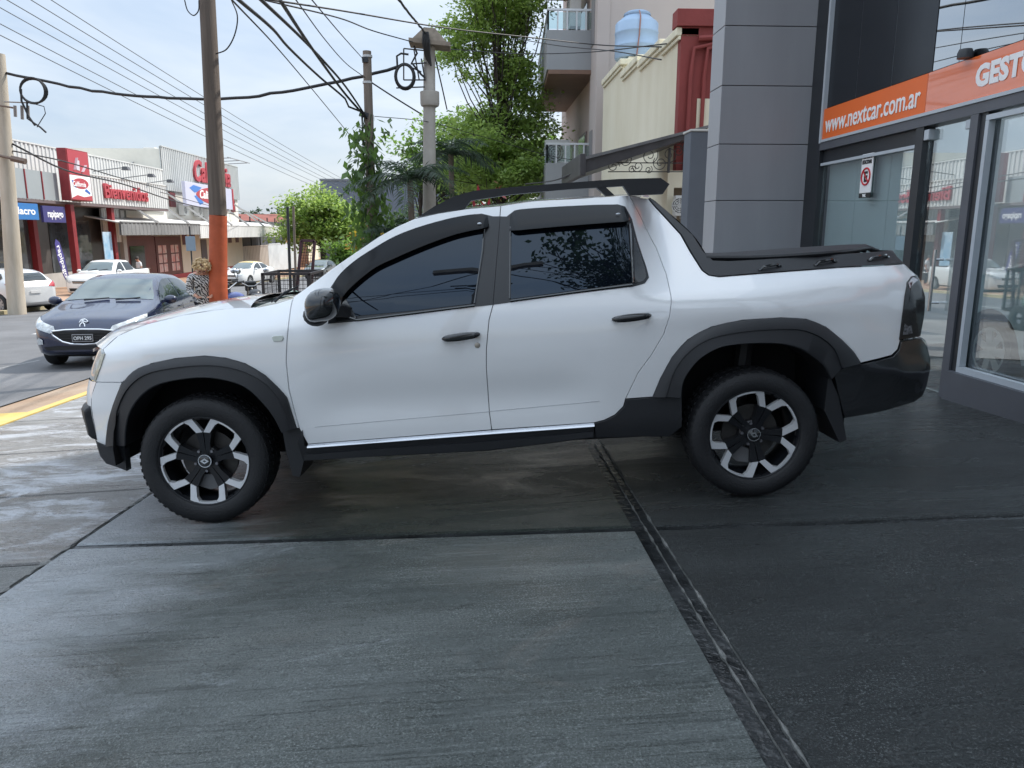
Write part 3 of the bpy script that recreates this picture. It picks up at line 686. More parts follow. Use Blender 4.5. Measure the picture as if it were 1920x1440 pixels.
# storefront recess
B2(MB().box((MX-.05,31,-2),(MX+.02,47,2.85)), 'storefront', shopdark)
glassd = mat('shopfront_glass', (.05,.055,.06), .04, ior=1.6, var=.5, vs=.6)
for ya, yb in ((31.5,36.6),(38.4,40.2),(40.8,42.4)): B2(MB().box((MX+.03,ya,-.6),(MX+.05,yb,2.1)), 'shop_window', glassd)
for y in (36.9, 37.7, 42.6, 44.2):
    xx = FX+.1 if y in (37.7,) else (FX-.3 if y == 42.6 else MX+.15)
    B2(MB().box((xx-.14,y-.16,gz(xx,y)-.1),(xx+.14,y+.16,2.86)), 'post', redm)
B2(MB().box((MX+.04,31,gz(MX,34)-1),(MX+.12,43,-.62)), 'stall_riser', mat('grey_white_tiles', (.42,.41,.39), .6, var=.1, vs=2))
B2(corr_sheet(MX+.5, 43.0, 45.0, .9, 2.85, .3), 'corrugated_side_panel', zincw)
B2(MB().box((MX+.35,45.05,-3),(MX+.6,45.5,2.8)), 'pier', mat('grey_pier', (.40,.38,.36), .8))
B2(MB().box((MX+.02,46,-3),(MX+.06,50.6,1.25)), 'entrance_recess', mat('dark_maroon_front', (.10,.025,.025), .5, var=.3, vs=1))
B2(MB().box((MX+.07,46.9,-2.4),(MX+.10,48.9,.6)), 'entrance_door', mat('dark_door_glass', (.03,.03,.035), .1))
posterm = mat('poster_paper', (.55,.50,.47), .7, col2=(.55,.18,.16), vs=3.0)
b = MB()
for y in (50.8, 52.9):
    for k in range(2):
        for z in (-1.0,-.35,.3): b.box((MX+.075,y+.2+k*.75,z-.28),(MX+.085,y+.8+k*.75,z+.28))
f = B2(MB().box((MX+.02,50.7,-1.5),(MX+.07,55.0,1.2)), 'poster_window', mat('maroon_window', (.09,.015,.02), .35)); B2(b, 'poster', posterm, f)

B2(MB().box((MX+.0,50.6,-3.2),(MX+.05,69.55,-1.55)), 'dado', mat('red_dado', (.33,.05,.06), .6, var=.15, vs=1))
B2(MB().box((MX-.0,55.2,-1.54),(MX+.03,69.55,2.0)), 'wall_face', creamw)
f = B2(MB().box((MX+.04,59.0,-1.5),(MX+.09,60.2,.9)), 'gate', mat('dark_mesh_gate', (.10,.09,.10), .6))
for ya in (55.4, 57.0, 65.6, 67.6): B2(MB().box((MX+.035,ya,.55),(MX+.06,ya+.9,1.3)), 'window', mat('maroon_shutter', (.10,.03,.035), .5))
for ya in (51.6, 54.0, 65.6, 67.4): B2(MB().box((MX-.12,ya,3.3),(MX+.02,ya+.9,4.35)), 'window', mat('maroon_shutter2', (.14,.035,.04), .5))
# long awning with sloping struts
AX = -20.0
B2(corr_sheet(AX, 42.0, 53.8, 1.32, 2.05, .5, .03), 'awning_edge', mat('grey_awning_fascia', (.20,.20,.20), .6, var=.2, vs=.8))
B2(corr_sheet(AX+.01, 53.85, 76, 1.05, 2.02, .4, .03), 'awning_edge', zincw)
B2(MB().hexa([(AX,42,1.98),(AX,76,1.98),(MX,76,2.35),(MX,42,2.35),(AX,42,2.03),(AX,76,2.03),(MX,76,2.42),(MX,42,2.42)]), 'awning_roof', zincw)
for y in (45.5, 50.5, 55, 59.5, 64, 68.5, 72): B2(MB().bar((MX+.02,y-1.8,4.3 if y < 70 else 3.6),(AX+.1,y+1.2,2.06),.11), 'strut', mat('grey_steel_strut', (.36,.36,.36), .6, var=.1, vs=2))
# roof clutter
t = thing('roof_duct', 'white louvred duct box standing on the supermarket roof', 'duct', (-26.0,61,5.6))
MB().bbox((-.45,-.45,0),(.45,.45,2.6),.03).build('casing', zincw, t); MB().box((.455,-.3,1.2),(.47,.3,2.3)).build('louvre', acd, t)
t = thing('roof_truss', 'grey steel truss lattice rising behind the corrugated parapet', 'truss', (-24,54,5.6))
b = MB(); 
for k in range(5): b.bar((0,-4+k*1.6,.0),(0,-4+(k+1)*1.6,.35*k+.4),.08); b.bar((0,-4+k*1.6,.35*k),(0,-4+(k+1)*1.6,.35*k+.05),.08)
b.build('lattice', mat('dull_steel', (.3,.3,.31), .5, .3), t)
# signs on the supermarket
def xtext(par, s, size, x, y, z, m, off=.0, depth=.02, shear=0., width=None, name='lettering'):
    l = par.location
    return text(name, s, size, frame((x-l.x, y-l.y, z-l.z), (0,1,0), (0,0,1)), m, par, depth, off, shear, width=width)
t = thing('red_sign_board', 'tall red and white supermarket sign board beside the welcome letters', 'sign', (FX+.15,37.0,3.05))
MB().bbox((0,0,0),(.45,2.05,2.5),.02).build('cabinet', redm, t)
MB().box((.452,.08,1.25),(.47,1.98,2.45)).build('upper_panel', redb, t); MB().box((.452,.08,.05),(.47,1.98,1.235)).build('lower_panel', white_film, t)
b = MB(); b.prism([(1.03+.72*math.cos(a),.86+.26*math.sin(a)) for a in np.linspace(0,2*math.pi,29)[:-1]], lambda p,q,d: (.472+d,p,q), 0, .012); b.build('emblem', redb, t)
b = MB(); b.prism([(.2,1.0),(.35,.72),(.55,.62),(.45,.95)], lambda p,q,d: (.472+d,p,q), 0, .008); b.prism([(1.5,.62),(1.85,.45),(1.8,.35),(1.3,.52)], lambda p,q,d: (.472+d,p,q), 0, .008); b.build('flourish', mat('sign_blue', (.04,.12,.45), .4), t)
b = MB(); b.prism([(.08,.05),(1.98,.05),(1.98,.3),(1.2,.2),(.6,.28),(.08,.12)], lambda p,q,d: (.472+d,p,q), 0, .01); b.build('red_wave', redb, t)
b = MB(); b.bar((.478,.5,1.5),(.478,.8,2.1),.22,.02); b.bar((.478,.9,1.5),(.478,.95,2.0),.28,.02); b.bar((.478,1.2,1.45),(.478,1.55,1.8),.25,.02); b.build('printed_shape', mat('pale_print', (.6,.55,.6), .5), t)
xtext(t, 'California', .34, FX+.64, 37.22, 3.76, white_film, .006, .004, .25, 1.2)
t = thing('welcome_letters', 'large red raised letters reading Bienvenidos on the corrugated fascia', 'sign', (FX+.1,41.0,3.3))
xtext(t, 'Bienvenidos', 1.1, FX+.10, 41.3, 3.38, redb, .02, .06, .0, 5.3)
t = thing('script_letters', 'large red script letters reading California on the tall corrugated parapet', 'sign', (MX+.1,58,5.2))
xtext(t, 'California', 2.3, MX+.14, 58.3, 5.5, redb, .05, .08, .28, 8.4)
t = thing('billboard', 'pale billboard with red California oval and blue splash on the supermarket front', 'sign', (-21.2,54.2,3.42))
MB().bbox((0,0,0),(.25,10.2,1.72),.02).build('panel', mat('lilac_white_panel', (.55,.55,.68), .4), t)
MB().box((-.02,10.22,-.0),(.30,10.5,1.75)).build('edge_panel', redb, t)
b = MB(); b.prism([(4.7+2.7*math.cos(a),.9+.62*math.sin(a)+.1*math.sin(2*a)) for a in np.linspace(0,2*math.pi,33)[:-1]], lambda p,q,d: (.252+d,p,q), 0, .02); b.build('emblem', redb, t)
for P_ in ([(.8,1.3),(1.6,1.55),(3.2,1.45),(2.4,1.1),(1.7,1.0)],[(1.6,.75),(2.3,.85),(3.4,.3),(2.6,.12),(2.2,.4)],[(6.9,.5),(7.6,.75),(8.3,.6),(7.7,.3)]): MB().prism(P_, lambda p,q,d: (.252+d,p,q), 0, .012).build('splash', mat('sign_blue2', (.07,.20,.55), .4), t)
xtext(t, 'California', .85, -20.92, 56.75, 4.08, white_film, .02, .01, .28, 4.2)
def bar_sign(name, label, y0, y1, z0, z1, col, words, x=FX+.15):
    t = thing(name, label, 'sign', (x,y0,z0)); MB().bbox((0,0,0),(.12,y1-y0,z1-z0),.01).build('panel', mat(name+'_film', col, .4), t)
    xtext(t, words, (z1-z0)*.62, x+.123, y0+.18*(y1-y0), z0+.33*(z1-z0), white_film, .01, .006, 0, (y1-y0)*.7); return t
pA = atX(22, 398, FX); pB = atX(67, 398, FX)
bar_sign('bank_sign', 'blue and white sign reading Macro hung under the supermarket canopy', 32.4, 34.75, 2.05, 2.78, (.03,.16,.42), 'Macro')
bar_sign('payment_sign', 'navy sign reading rapipago hung under the supermarket canopy', 35.1, 36.95, 1.95, 2.72, (.045,.04,.16), 'rapipago')
t = thing('feather_flag', 'purple feather flag reading rapipago standing before the shop window', 'flag', (-19.3,34.6,gz(-19.3,34.6)+.12))
b = MB(); b.prism([(-.1,.7),(.25,.2),(.32,.5),(.12,1.6),(-.12,2.25),(-.38,2.4),(-.5,2.2),(-.42,1.5)], lambda p,q,d: (d,p,q), -.01, .01); b.build('banner', mat('purple_banner', (.06,.05,.22), .6), t)
MB().tube([(0,.34,-.1),(0,.33,.6),(0,.12,1.65),(0,-.15,2.35)], .015, 6).build('pole', dark_frame, t)
text('lettering', 'rapipago', .42, frame((.012,-.40,2.1), (0,.27,-1), (0,1,.27)), white_film, t, .004, .006, width=1.55)
t = thing('banner_stand', 'pale blue upright advertising banner in the shop front', 'sign', (-20.6,41.0,gz(-20.6,41)+.12))
MB().bbox((0,0,.25),(.04,.95,2.9),.005).build('panel', mat('sky_blue_banner', (.16,.36,.55), .5, col2=(.5,.6,.68), vs=1.2), t); MB().box((-.1,.1,0),(.15,.85,.05)).bar((.0,.48,.0),(.0,.48,.3),.04).build('foot', dark_frame, t)
for y, z, lb in ((55.7,2.75,'white air conditioner on the market wall nearest the welcome letters'),(58.6,2.75,'white air conditioner beneath the pale billboard'),(60.6,2.45,'low white air conditioner on the market wall above the awning')):
    ac_unit((MX+.22,y,z), lb, (1,0), (1.0,.36,.75))
for k,(y,z) in enumerate(((43.5,4.95),(46.8,4.8),(49.6,4.65))):
    t = thing('sign_lamp', ['arm lamp over the first welcome letters','arm lamp over the middle of the welcome letters','arm lamp at the far end of the welcome letters'][k], 'lamp', (MX+.06,y,z), 0, 'arm lamps over the fascia')
    MB().tube([(0,0,0),(1.6,.3,.25)], .03, 6).build('arm', mat('lamp_grey', (.2,.2,.2), .5), t); MB().hexa([(1.5,.15,.1),(1.9,.15,.1),(1.9,.55,.1),(1.5,.55,.1),(1.55,.2,.3),(1.8,.2,.3),(1.8,.5,.3),(1.55,.5,.3)]).build('lamp_head', mat('lamp_dark', (.08,.08,.085), .5), t)
t = thing('lamp_bracket', 'thin steel bracket frame projecting from the top of the tall parapet', 'bracket', (MX,64,7.5))
b = MB()
for y in (-1.5,.8,3.): b.bar((0,y,0),(1.6,y+.6,.15),.06)
b.bar((1.5,-1.4,.15),(1.55,4.4,.2),.06); b.build('bars', mat('dull_steel', (.3,.3,.31)), t)
fx = -22.0
t = thing('board_fence', 'white and grey corrugated board fence beyond the supermarket', 'fence', (fx,70,0))
def B3(b, name, m): b.V = [(v[0]-fx, v[1]-70, v[2]) for v in b.V]; return b.build(name, m, t)
B3(corr_sheet(fx, 69.7, 78, -2.6, .1, .5), 'sheet', mat('beige_sheet', (.42,.38,.34), .7, var=.1, vs=.5)); B3(corr_sheet(fx+.02, 78.1, 92, -2.8, .2, .5), 'sheet', mat('white_sheet', (.62,.66,.68), .6, var=.1, vs=.5))
b = MB()
for y in np.arange(69.8, 88, 3): b.bar((fx-.1,y,-2.6),(fx-.1,y,3.0),.1)
B3(b, 'post', dark_frame)
B3(MB().box((fx-.2,69.8,.15),(fx-.15,86,2.6)), 'shade_mesh', mat('dark_shade_mesh', (.06,.065,.07), .9, var=.4, vs=1, stretch=(1,1,.3)))
# the supermarket front was measured with a flat approximation: stretch it along the street to its true length
for o in list(set(bpy.data.objects)-_before):
    if o.parent is None: o.location.y *= 1.06; o.scale.y = 1.06
t = thing('orange_house', 'small orange rendered house with pale eaves beyond the board fence', 'house', (-24,93,0))
MB().box((-8,0,-4),(1.5,12,2.2)).build('wall', mat('orange_render', (.50,.24,.13), .8, var=.1, vs=.5), t); MB().bbox((-8.4,-.4,2.21),(2.0,12.4,2.6),.05).build('eave', mat('pale_eave', (.55,.55,.55), .7), t)
MB().box((1.51,3,-1),(1.55,4.5,1.2)).build('window', wd, t)
t = thing('grey_warehouse', 'plain slate grey flat roofed block at the far end of the street', 'building', (-14,104,0))
MB().box((-6.2,0,-4),(14,16,8.2)).build('wall', mat('slate_grey_render', (.125,.15,.19), .7, var=.06, vs=.2), t); MB().box((-6.3,-.1,8.21),(14.1,16,8.45)).build('coping', mat('slate_grey_cap', (.17,.19,.22), .7), t)
MB().box((.2,2,8.46),(1.9,3.5,9.2)).box((0,1.9,9.2),(2.1,3.6,9.35)).build('vent', mat('slate_grey_cap'.replace('cap','vent'), (.2,.2,.21), .7), t)
t = thing('yellow_house', 'pale yellow low house beyond the round street tree', 'house', (-12.5,92,0))
MB().box((0,0,-4),(7,9,1.6)).build('wall', mat('pale_yellow_render', (.55,.48,.28), .8), t); MB().bbox((-.4,-.4,1.61),(7.4,9.4,1.95),.05).build('roof', mat('brown_tile', (.24,.14,.10), .8), t); MB().box((1,-.03,-1.5),(2.2,-.001,.8)).build('window', wd, t)
t = thing('red_roof_house', 'distant house with dull red roof behind the awning', 'house', (-34,120,-1.3))
MB().box((-6,0,-4),(8,9,3.2)).build('wall', cream, t); MB().hexa([(-7,-1,3.21),(9,-1,3.21),(9,10,3.21),(-7,10,3.21),(-4,4,5.6),(6,4,5.6),(6,5,5.6),(-4,5,5.6)]).build('roof', mat('dull_red_roof', (.26,.09,.07), .8, var=.15, vs=1), t)
# ================================================================ poles
def pole(name, label, base, top, r0, r1, m, zones=None, n=14):
    t = thing(name, label, 'pole', base); d = Vector(top)-Vector(base)
    MB().tube([d*(k/8)-(Vector((0,0,.4)) if k == 0 else Vector()) for k in range(9)], [r0+(r1-r0)*k/8 for k in range(9)], n).build('shaft', m, t, smooth=True); return t
woodm = mat('weathered_wood', (.085,.065,.052), .85, col2=(.15,.12,.10), vs=5, stretch=(3,3,.12), bump=.5, bs=9, det=8)
woodl = mat('greyed_wood', (.13,.105,.085), .85, col2=(.22,.18,.15), vs=4, stretch=(3,3,.12), bump=.4, bs=9)
conc = mat('pole_concrete', (.42,.36,.28), .85, col2=(.54,.48,.40), vs=2, stretch=(2,2,.4), bump=.3, bs=20)
orp = mat('orange_pole_paint', (.42,.085,.03), .65, var=.18, vs=5, bump=.35, bs=12)
# near wooden pole with orange base
pb = np.array([-3.86,11.35,0]); pb[2] = gz(pb[0],pb[1])
band = atY(409, 404, 11.35); topp = atY(372, -330, 11.5)
t = thing('wooden_utility_pole', 'thick dark wooden pole painted orange on its lower part beside the dark hatchback', 'pole', tuple(pb))
d1 = Vector(band)-Vector(pb); d2 = Vector(topp)-Vector(pb)
MB().tube([Vector((0.02,0,-.4)), d1*.5, d1], [.142,.132,.124], 18).build('painted_base', orp, t, smooth=True)
MB().tube([d1+(d2-d1)*k/6 for k in range(7)], [.122-.004*k for k in range(7)], 18).build('shaft', woodm, t, smooth=True)
# concrete pole across the street
q = atY(20, 500, 25); pq = (q[0], 25, gz(q[0],25)+.1); tp = atY(-2, 101, 25)
cp = pole('concrete_pole', 'tapered pale concrete pole with cable coil beside the white hatchback', pq, tp, .27, .165, conc)
def lo(px, py, Y, t): return Vector(atY(px, py, Y))-t.location
b = MB(); b.tube([lo(-6,197,24.7,cp),lo(30,203,24.7,cp)], .03, 6); b.tube([lo(0,292,24.7,cp),lo(22,297,24.7,cp)], .05, 6); b.tube([lo(22,297,24.6,cp),lo(48,303,24.6,cp)], .10, 6); b.build('clamp', mat('rusty_steel', (.16,.12,.10), .7, .3), cp)
b = MB(); blackc = mat('black_cable', (.012,.012,.014), .55)
b.tube([lo(8,191,24.6,cp),lo(60,193,24.6,cp)], .02, 5)
for px,py in ((28,205),(41,210),(52,207)): b.tube([lo(px,198,24.6,cp),lo(px+1,py+14,24.6,cp)], .045, 6)
b.build('insulator_rack', mat('rack_grey', (.22,.20,.19), .6), cp)
co = thing('cable_coil', 'black coil of cable hanging beside the pale concrete pole', 'cable', tuple(atY(61, 170, 24.5)))
b = MB()
for k in range(3): b.tube([(.36*math.cos(a)*(1+.05*k),.03*k,.37*math.sin(a)*(1-.04*k)) for a in np.linspace(0,2*math.pi,25)], .03, 6)
b.tube([(-.33,0,.05),(-.36,0,-.3),(-.2,0,-.75),(-.05,0,-1.0)], .03, 6); b.tube([(-.2,0,-.3),(-.25,0,-.8),(.1,0,-1.05),(.25,0,-1.2)], .028, 6); b.tube([(-.1,0,-.35),(.28,0,-.45),(.3,0,-.65),(.0,0,-1.05)], .014, 5)
b.build('loops', blackc, co, smooth=True)
# middle wooden pole with vine
MY = 22.0
q = atY(698, 470, MY); mb = (q[0], MY, gz(q[0],MY)); mt = atY(688, 96, MY)
mp_ = pole('wooden_pole', 'slim greyed wooden pole wrapped in a leafy climber', mb, mt, .14, .115, woodl)
b = MB()
for py in (108,157): b.lathe([(.125,0),(.132,.0),(.132,.06),(.125,.06)], lo(689,py,MY,mp_), (0,0,1), 14)
b.build('band', mat('pale_wire_band', (.5,.5,.5), .5, .5), mp_)
b = MB(); b.bar(lo(679,112,MY-.15,mp_),lo(690,112,MY-.1,mp_),.08,.14); b.bar(lo(674,212,MY-.15,mp_),lo(690,218,MY-.1,mp_),.1,.14); b.build('bracket', dark_frame, mp_)
# transformer pole
TY = 22.5
q = atY(803, 470, TY); tb = (q[0], TY, gz(q[0],TY)); tt = atY(805, 66, TY)
tp_ = pole('transformer_pole', 'grey concrete pole with a collar and flat concrete platform on top', tb, tt, .215, .16, mat('grey_concrete', (.34,.31,.28), .85, col2=(.44,.41,.37), vs=2, bump=.3, bs=18))
b = MB(); c = lo(806,192,TY,tp_); b.lathe([(.17,-.14),(.25,-.10),(.27,-.04),(.27,.28),(.20,.30)], c, (0,0,1), 20); b.build('collar', MATS['grey_concrete'], tp_, smooth=True)
b = MB(); c = lo(806,88,TY,tp_); s_ = TY/1400
b.hexa([(c.x-35*s_,c.y-.35,c.z+.05),(c.x+36*s_,c.y-.35,c.z-.05),(c.x+36*s_,c.y+.35,c.z-.05),(c.x-35*s_,c.y+.35,c.z+.05),(c.x-35*s_,c.y-.35,c.z+.16),(c.x+36*s_,c.y-.35,c.z+.06),(c.x+36*s_,c.y+.35,c.z+.06),(c.x-35*s_,c.y+.35,c.z+.16)])
b.hexa([(c.x-28*s_,c.y-.3,c.z+.165),(c.x+30*s_,c.y-.3,c.z+.07),(c.x+30*s_,c.y+.3,c.z+.07),(c.x-28*s_,c.y+.3,c.z+.165),(c.x-9*s_,c.y-.22,c.z+.46),(c.x+10*s_,c.y-.22,c.z+.44),(c.x+10*s_,c.y+.22,c.z+.44),(c.x-9*s_,c.y+.22,c.z+.46)])
b.build('platform', mat('mossy_concrete', (.24,.20,.16), .9, var=.3, vs=4), tp_)
b = MB()
for k in range(5): b.tube([lo(794+2*k,60,TY-.35,tp_),lo(793+3*k,80,TY-.42,tp_),lo(797+2*k,100,TY-.3,tp_),lo(800+2*k,112+3*k,TY-.26,tp_)], .03, 5)
b.build('cable_bundle', blackc, tp_, smooth=True)
rk = thing('cable_rack', 'steel rack with a coiled cable loop fixed beside the platform pole', 'cable rack', tuple(atY(775, 130, TY-.2)))
L2 = lambda px, py: lo(px, py, TY-.2, rk)
b = MB()
for a_, c_ in (((757,91),(797,95)),((757,91),(757,150)),((757,150),(798,150)),((776,92),(786,150)),((743,165),(797,163)),((790,110),(797,150)),((770,120),(800,118)),((757,120),(790,135))): b.tube([L2(*a_), L2(*c_)], .02, 5)
b.build('frame', iron, rk)
b = MB()
for k in range(3): b.tube([L2(759,143)+Vector(((15+k)*TY/1400*math.cos(a),.03*k,(19+k)*TY/1400*math.sin(a))) for a in np.linspace(0,2*math.pi,25)], .035, 6)
b.tube([L2(745,125),L2(744,105),L2(752,100),L2(766,102)], .03, 5); b.tube([L2(776,86),L2(782,100),L2(772,118),L2(790,140),L2(797,146)], .03, 5)
b.build('coil', blackc, rk, smooth=True)
for lb, px0, pyb, pyt, Y, r, m_, nm in (('thin black street pole beside the mesh cage', 542, 500, 388, 30, .06, dark_frame, 'thin_pole'), ('thin brown wooden post before the round tree', 553, 500, 386, 40, .07, woodl, 'thin_pole'), ('dark post in front of the slate grey block', 679.5, 470, 362, 45, .07, woodm, 'thin_pole')):
    q = atY(px0, pyb, Y); e = atY(px0-3, pyt, Y); pole(nm, lb, (q[0], Y, gz(q[0],Y)+.1), e, r, r*.9, m_, n=8)
q = atY(357, 470, 36)
t = thing('street_sign', 'plain blue grey back of a street sign on a thin dark post', 'sign', (q[0],36,gz(q[0],36)+.1))
e = lo(357,445,36,t); MB().tube([(0,0,0),(e.x,0,e.z+.5)], .035, 8).build('post', dark_frame, t)
MB().bbox((e.x-.22,-.05,e.z-.62),(e.x+.22,-.03,e.z+.05),.008).build('plate', mat('blue_grey_plate', (.22,.29,.36), .5), t)
# ================================================================ overhead cables
def cable(label, P, r, sag=0., n=18, grp='overhead cables', nm='cable', wob=0.):
    P = [np.array(p, float) for p in P]
    if len(P) == 2:
        Q = [P[0]+(P[1]-P[0])*s-np.array([0,0,4*sag*s*(1-s)]) for s in np.linspace(0,1,n)]
    else: Q = list(crom(P, n*2))
    if wob: Q = [q+rng.normal(0,wob,3) for q in Q]
    return tag(MB().tube(Q, r, 6).build(nm, blackc, smooth='all'), label, 'cable', grp)
thin = mat('aluminium_cable', (.11,.115,.12), .5, .5)
for k,(px,py) in enumerate(((0,9),(0,39),(0,60),(22,0),(66,0),(103,0))):
    Xc = -14.6+.25*k; Y0_ = Xc*FPX/(px-888); a_ = atX(px, py, Xc) if px < 888 else None
    a2 = a_-np.array([0,9.,-9*.045]); e = np.array([Xc+1.2, 95, a_[2]-.040*(95-a_[1])])
    o = cable('thin power line in the parallel set above the supermarket street', [a2+(a_-a2)*0, e], .014, .5, 24, 'parallel street power lines'); o.data.materials[0] = thin
def pixcable(label, pts, r, nm='cable', ext=0, **k):
    P = [atY(*p) for p in pts]
    if ext: P = [P[0]+(P[0]-P[1])*ext]+P
    return cable(label, P, r, nm=nm, **k)
pixcable('heavy sagging cable strung across the street between both concrete poles', [(12,137,25),(85,152,24.7),(180,170,24.4),(300,183,24),(420,185,23.6),(520,174,23.2),(610,158,22.9),(690,140,22.6),(748,125,22.4)], .045, wob=.012)
pixcable('lowest thick cable running down to the slim wooden pole', [(448,0,10.5),(512,55,13.5),(540,88,15.5),(600,145,19),(652,190,21.3),(655,203,21.6),(666,214,21.8),(674,208,21.9)], .026, ext=2.0)
pixcable('middle thick cable running down to the slim wooden pole', [(490,0,10.5),(560,66,14),(610,118,17),(650,165,20),(686,218,21.9)], .026, ext=2.0)
pixcable('upper thick cable running down to the slim wooden pole', [(525,0,10.5),(572,72,14),(620,140,18),(652,182,20.5),(688,222,21.9)], .030, ext=2.0)
pixcable('long thin wire dropping behind the slim pole to the trees', [(435,0,10),(520,90,15),(600,185,22),(668,268,30)], .012, ext=2)
pixcable('thin wire falling to the left side of the slim pole', [(555,0,11),(610,75,15.5),(650,120,19),(684,145,21.9)], .010, ext=2)
pixcable('thin wire falling to the top of the slim pole', [(585,0,11),(640,65,16),(682,112,21.9)], .010, ext=2)
pixcable('dark wire from the upper edge across to the cream house parapet', [(510,0,10),(640,20,12),(840,53,15),(1010,72,17.5),(1120,84,18.8),(1240,88,15)], .013, ext=1.5)
pixcable('dark wire falling to the platform of the concrete pole', [(505,2,12),(640,35,16),(700,58,19),(775,79,22.2)], .014, ext=1.5)
pixcable('twisted service cable rising from the platform pole out of the picture', [(748,0,15),(775,35,18.5),(798,62,22.3)], .026, ext=2, wob=.006)
pixcable('service cable from the platform pole down into the palm', [(814,100,22.5),(828,160,24),(838,205,25.5)], .02)
pixcable('cable between the slim pole and the platform pole lower down', [(697,155,22),(740,183,22),(790,214,22.3)], .022)
pixcable('thin wire through the trees to the lowest balcony', [(702,218,22),(800,228,22.3),(900,255,23.5),(1080,300,24),(1140,272,23)], .01)
pixcable('wire from tree to the cream parapet corner', [(840,92,24),(960,100,22),(1100,98,18),(1250,82,14.4)], .012)
pixcable('wire crossing before the water tank', [(965,72,24),(1050,86,20),(1150,96,17),(1240,112,14.2)], .012)
pixcable('drooping wire from the dark canopy end to the trees', [(985,345,20),(1040,338,16),(1090,318,13.4)], .014)
pixcable('thin looped wire hanging in the sky left of the thick wooden pole', [(346,0,11.3),(352,20,11.3),(363,29,11.3),(372,20,11.3),(373,0,11.3)], .008)
pixcable('thin looped wire hanging right of the thick wooden pole', [(434,0,11.2),(445,30,11.2),(440,65,11.2),(425,92,11.2),(405,101,11.3)], .009)
pixcable('low cable running along the supermarket front to its awning', [(24,270,25),(120,318,29),(230,345,36),(330,378,45),(440,402,60)], .03)
pixcable('second low cable from the concrete pole along the shop front', [(24,283,25),(110,300,27),(220,332,34),(330,362,44)], .022)
pixcable('thin wire along the awning toward the far trees', [(300,360,46),(420,392,58),(520,405,80),(620,415,95)], .02)
# ================================================================ trees
def leafset(n, clumps, spread, size, asp=.5, flat=.5, seedv=1, droop=0.):
    """n leaves spread over clump centres; every leaf a folded diamond"""
    r = np.random.default_rng(seedv); V = []; F = []
    C_ = np.array(clumps); idx = r.integers(0, len(C_), n); off = r.normal(0, 1, (n,3))*spread; c = C_[idx]+off
    a = r.uniform(0, 2*np.pi, n); el = r.normal(-droop, flat, n); s = size*r.uniform(.6,1.35,n)
    d = np.stack([np.cos(a)*np.cos(el), np.sin(a)*np.cos(el), np.sin(el)], 1); up = r.normal(0,.5,(n,3))+np.array([0,0,1.])
    sd_ = np.cross(d, up); sd_ /= np.linalg.norm(sd_, axis=1)[:,None]+1e-9
    A = c; B_ = c+d*s[:,None]*.5+sd_*s[:,None]*asp*.5; C2 = c+d*s[:,None]; D_ = c+d*s[:,None]*.5-sd_*s[:,None]*asp*.5
    V = np.stack([A,B_,C2,D_],1).reshape(-1,3); F = np.arange(4*n).reshape(-1,4)
    return V, F
def npmesh(name, V, F, m, parent):
    me = bpy.data.meshes.new(name); me.vertices.add(len(V)); me.vertices.foreach_set('co', np.asarray(V, np.float32).ravel())
    k = F.shape[1]; me.loops.add(F.size); me.loops.foreach_set('vertex_index', F.ravel().astype(np.int32)); me.polygons.add(len(F)); me.polygons.foreach_set('loop_start', np.arange(0, F.size, k, dtype=np.int32)); me.polygons.foreach_set('loop_total', np.full(len(F), k, np.int32)); me.update(calc_edges=True)
    return link(name, me, m, parent)
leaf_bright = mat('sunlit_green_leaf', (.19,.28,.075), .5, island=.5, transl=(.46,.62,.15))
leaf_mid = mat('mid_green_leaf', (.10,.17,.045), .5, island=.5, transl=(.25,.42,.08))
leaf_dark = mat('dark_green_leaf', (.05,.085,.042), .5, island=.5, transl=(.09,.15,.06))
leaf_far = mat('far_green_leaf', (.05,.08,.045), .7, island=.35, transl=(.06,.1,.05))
bark = mat('dark_bark', (.045,.036,.03), .9, var=.3, vs=4, bump=.6, bs=14)
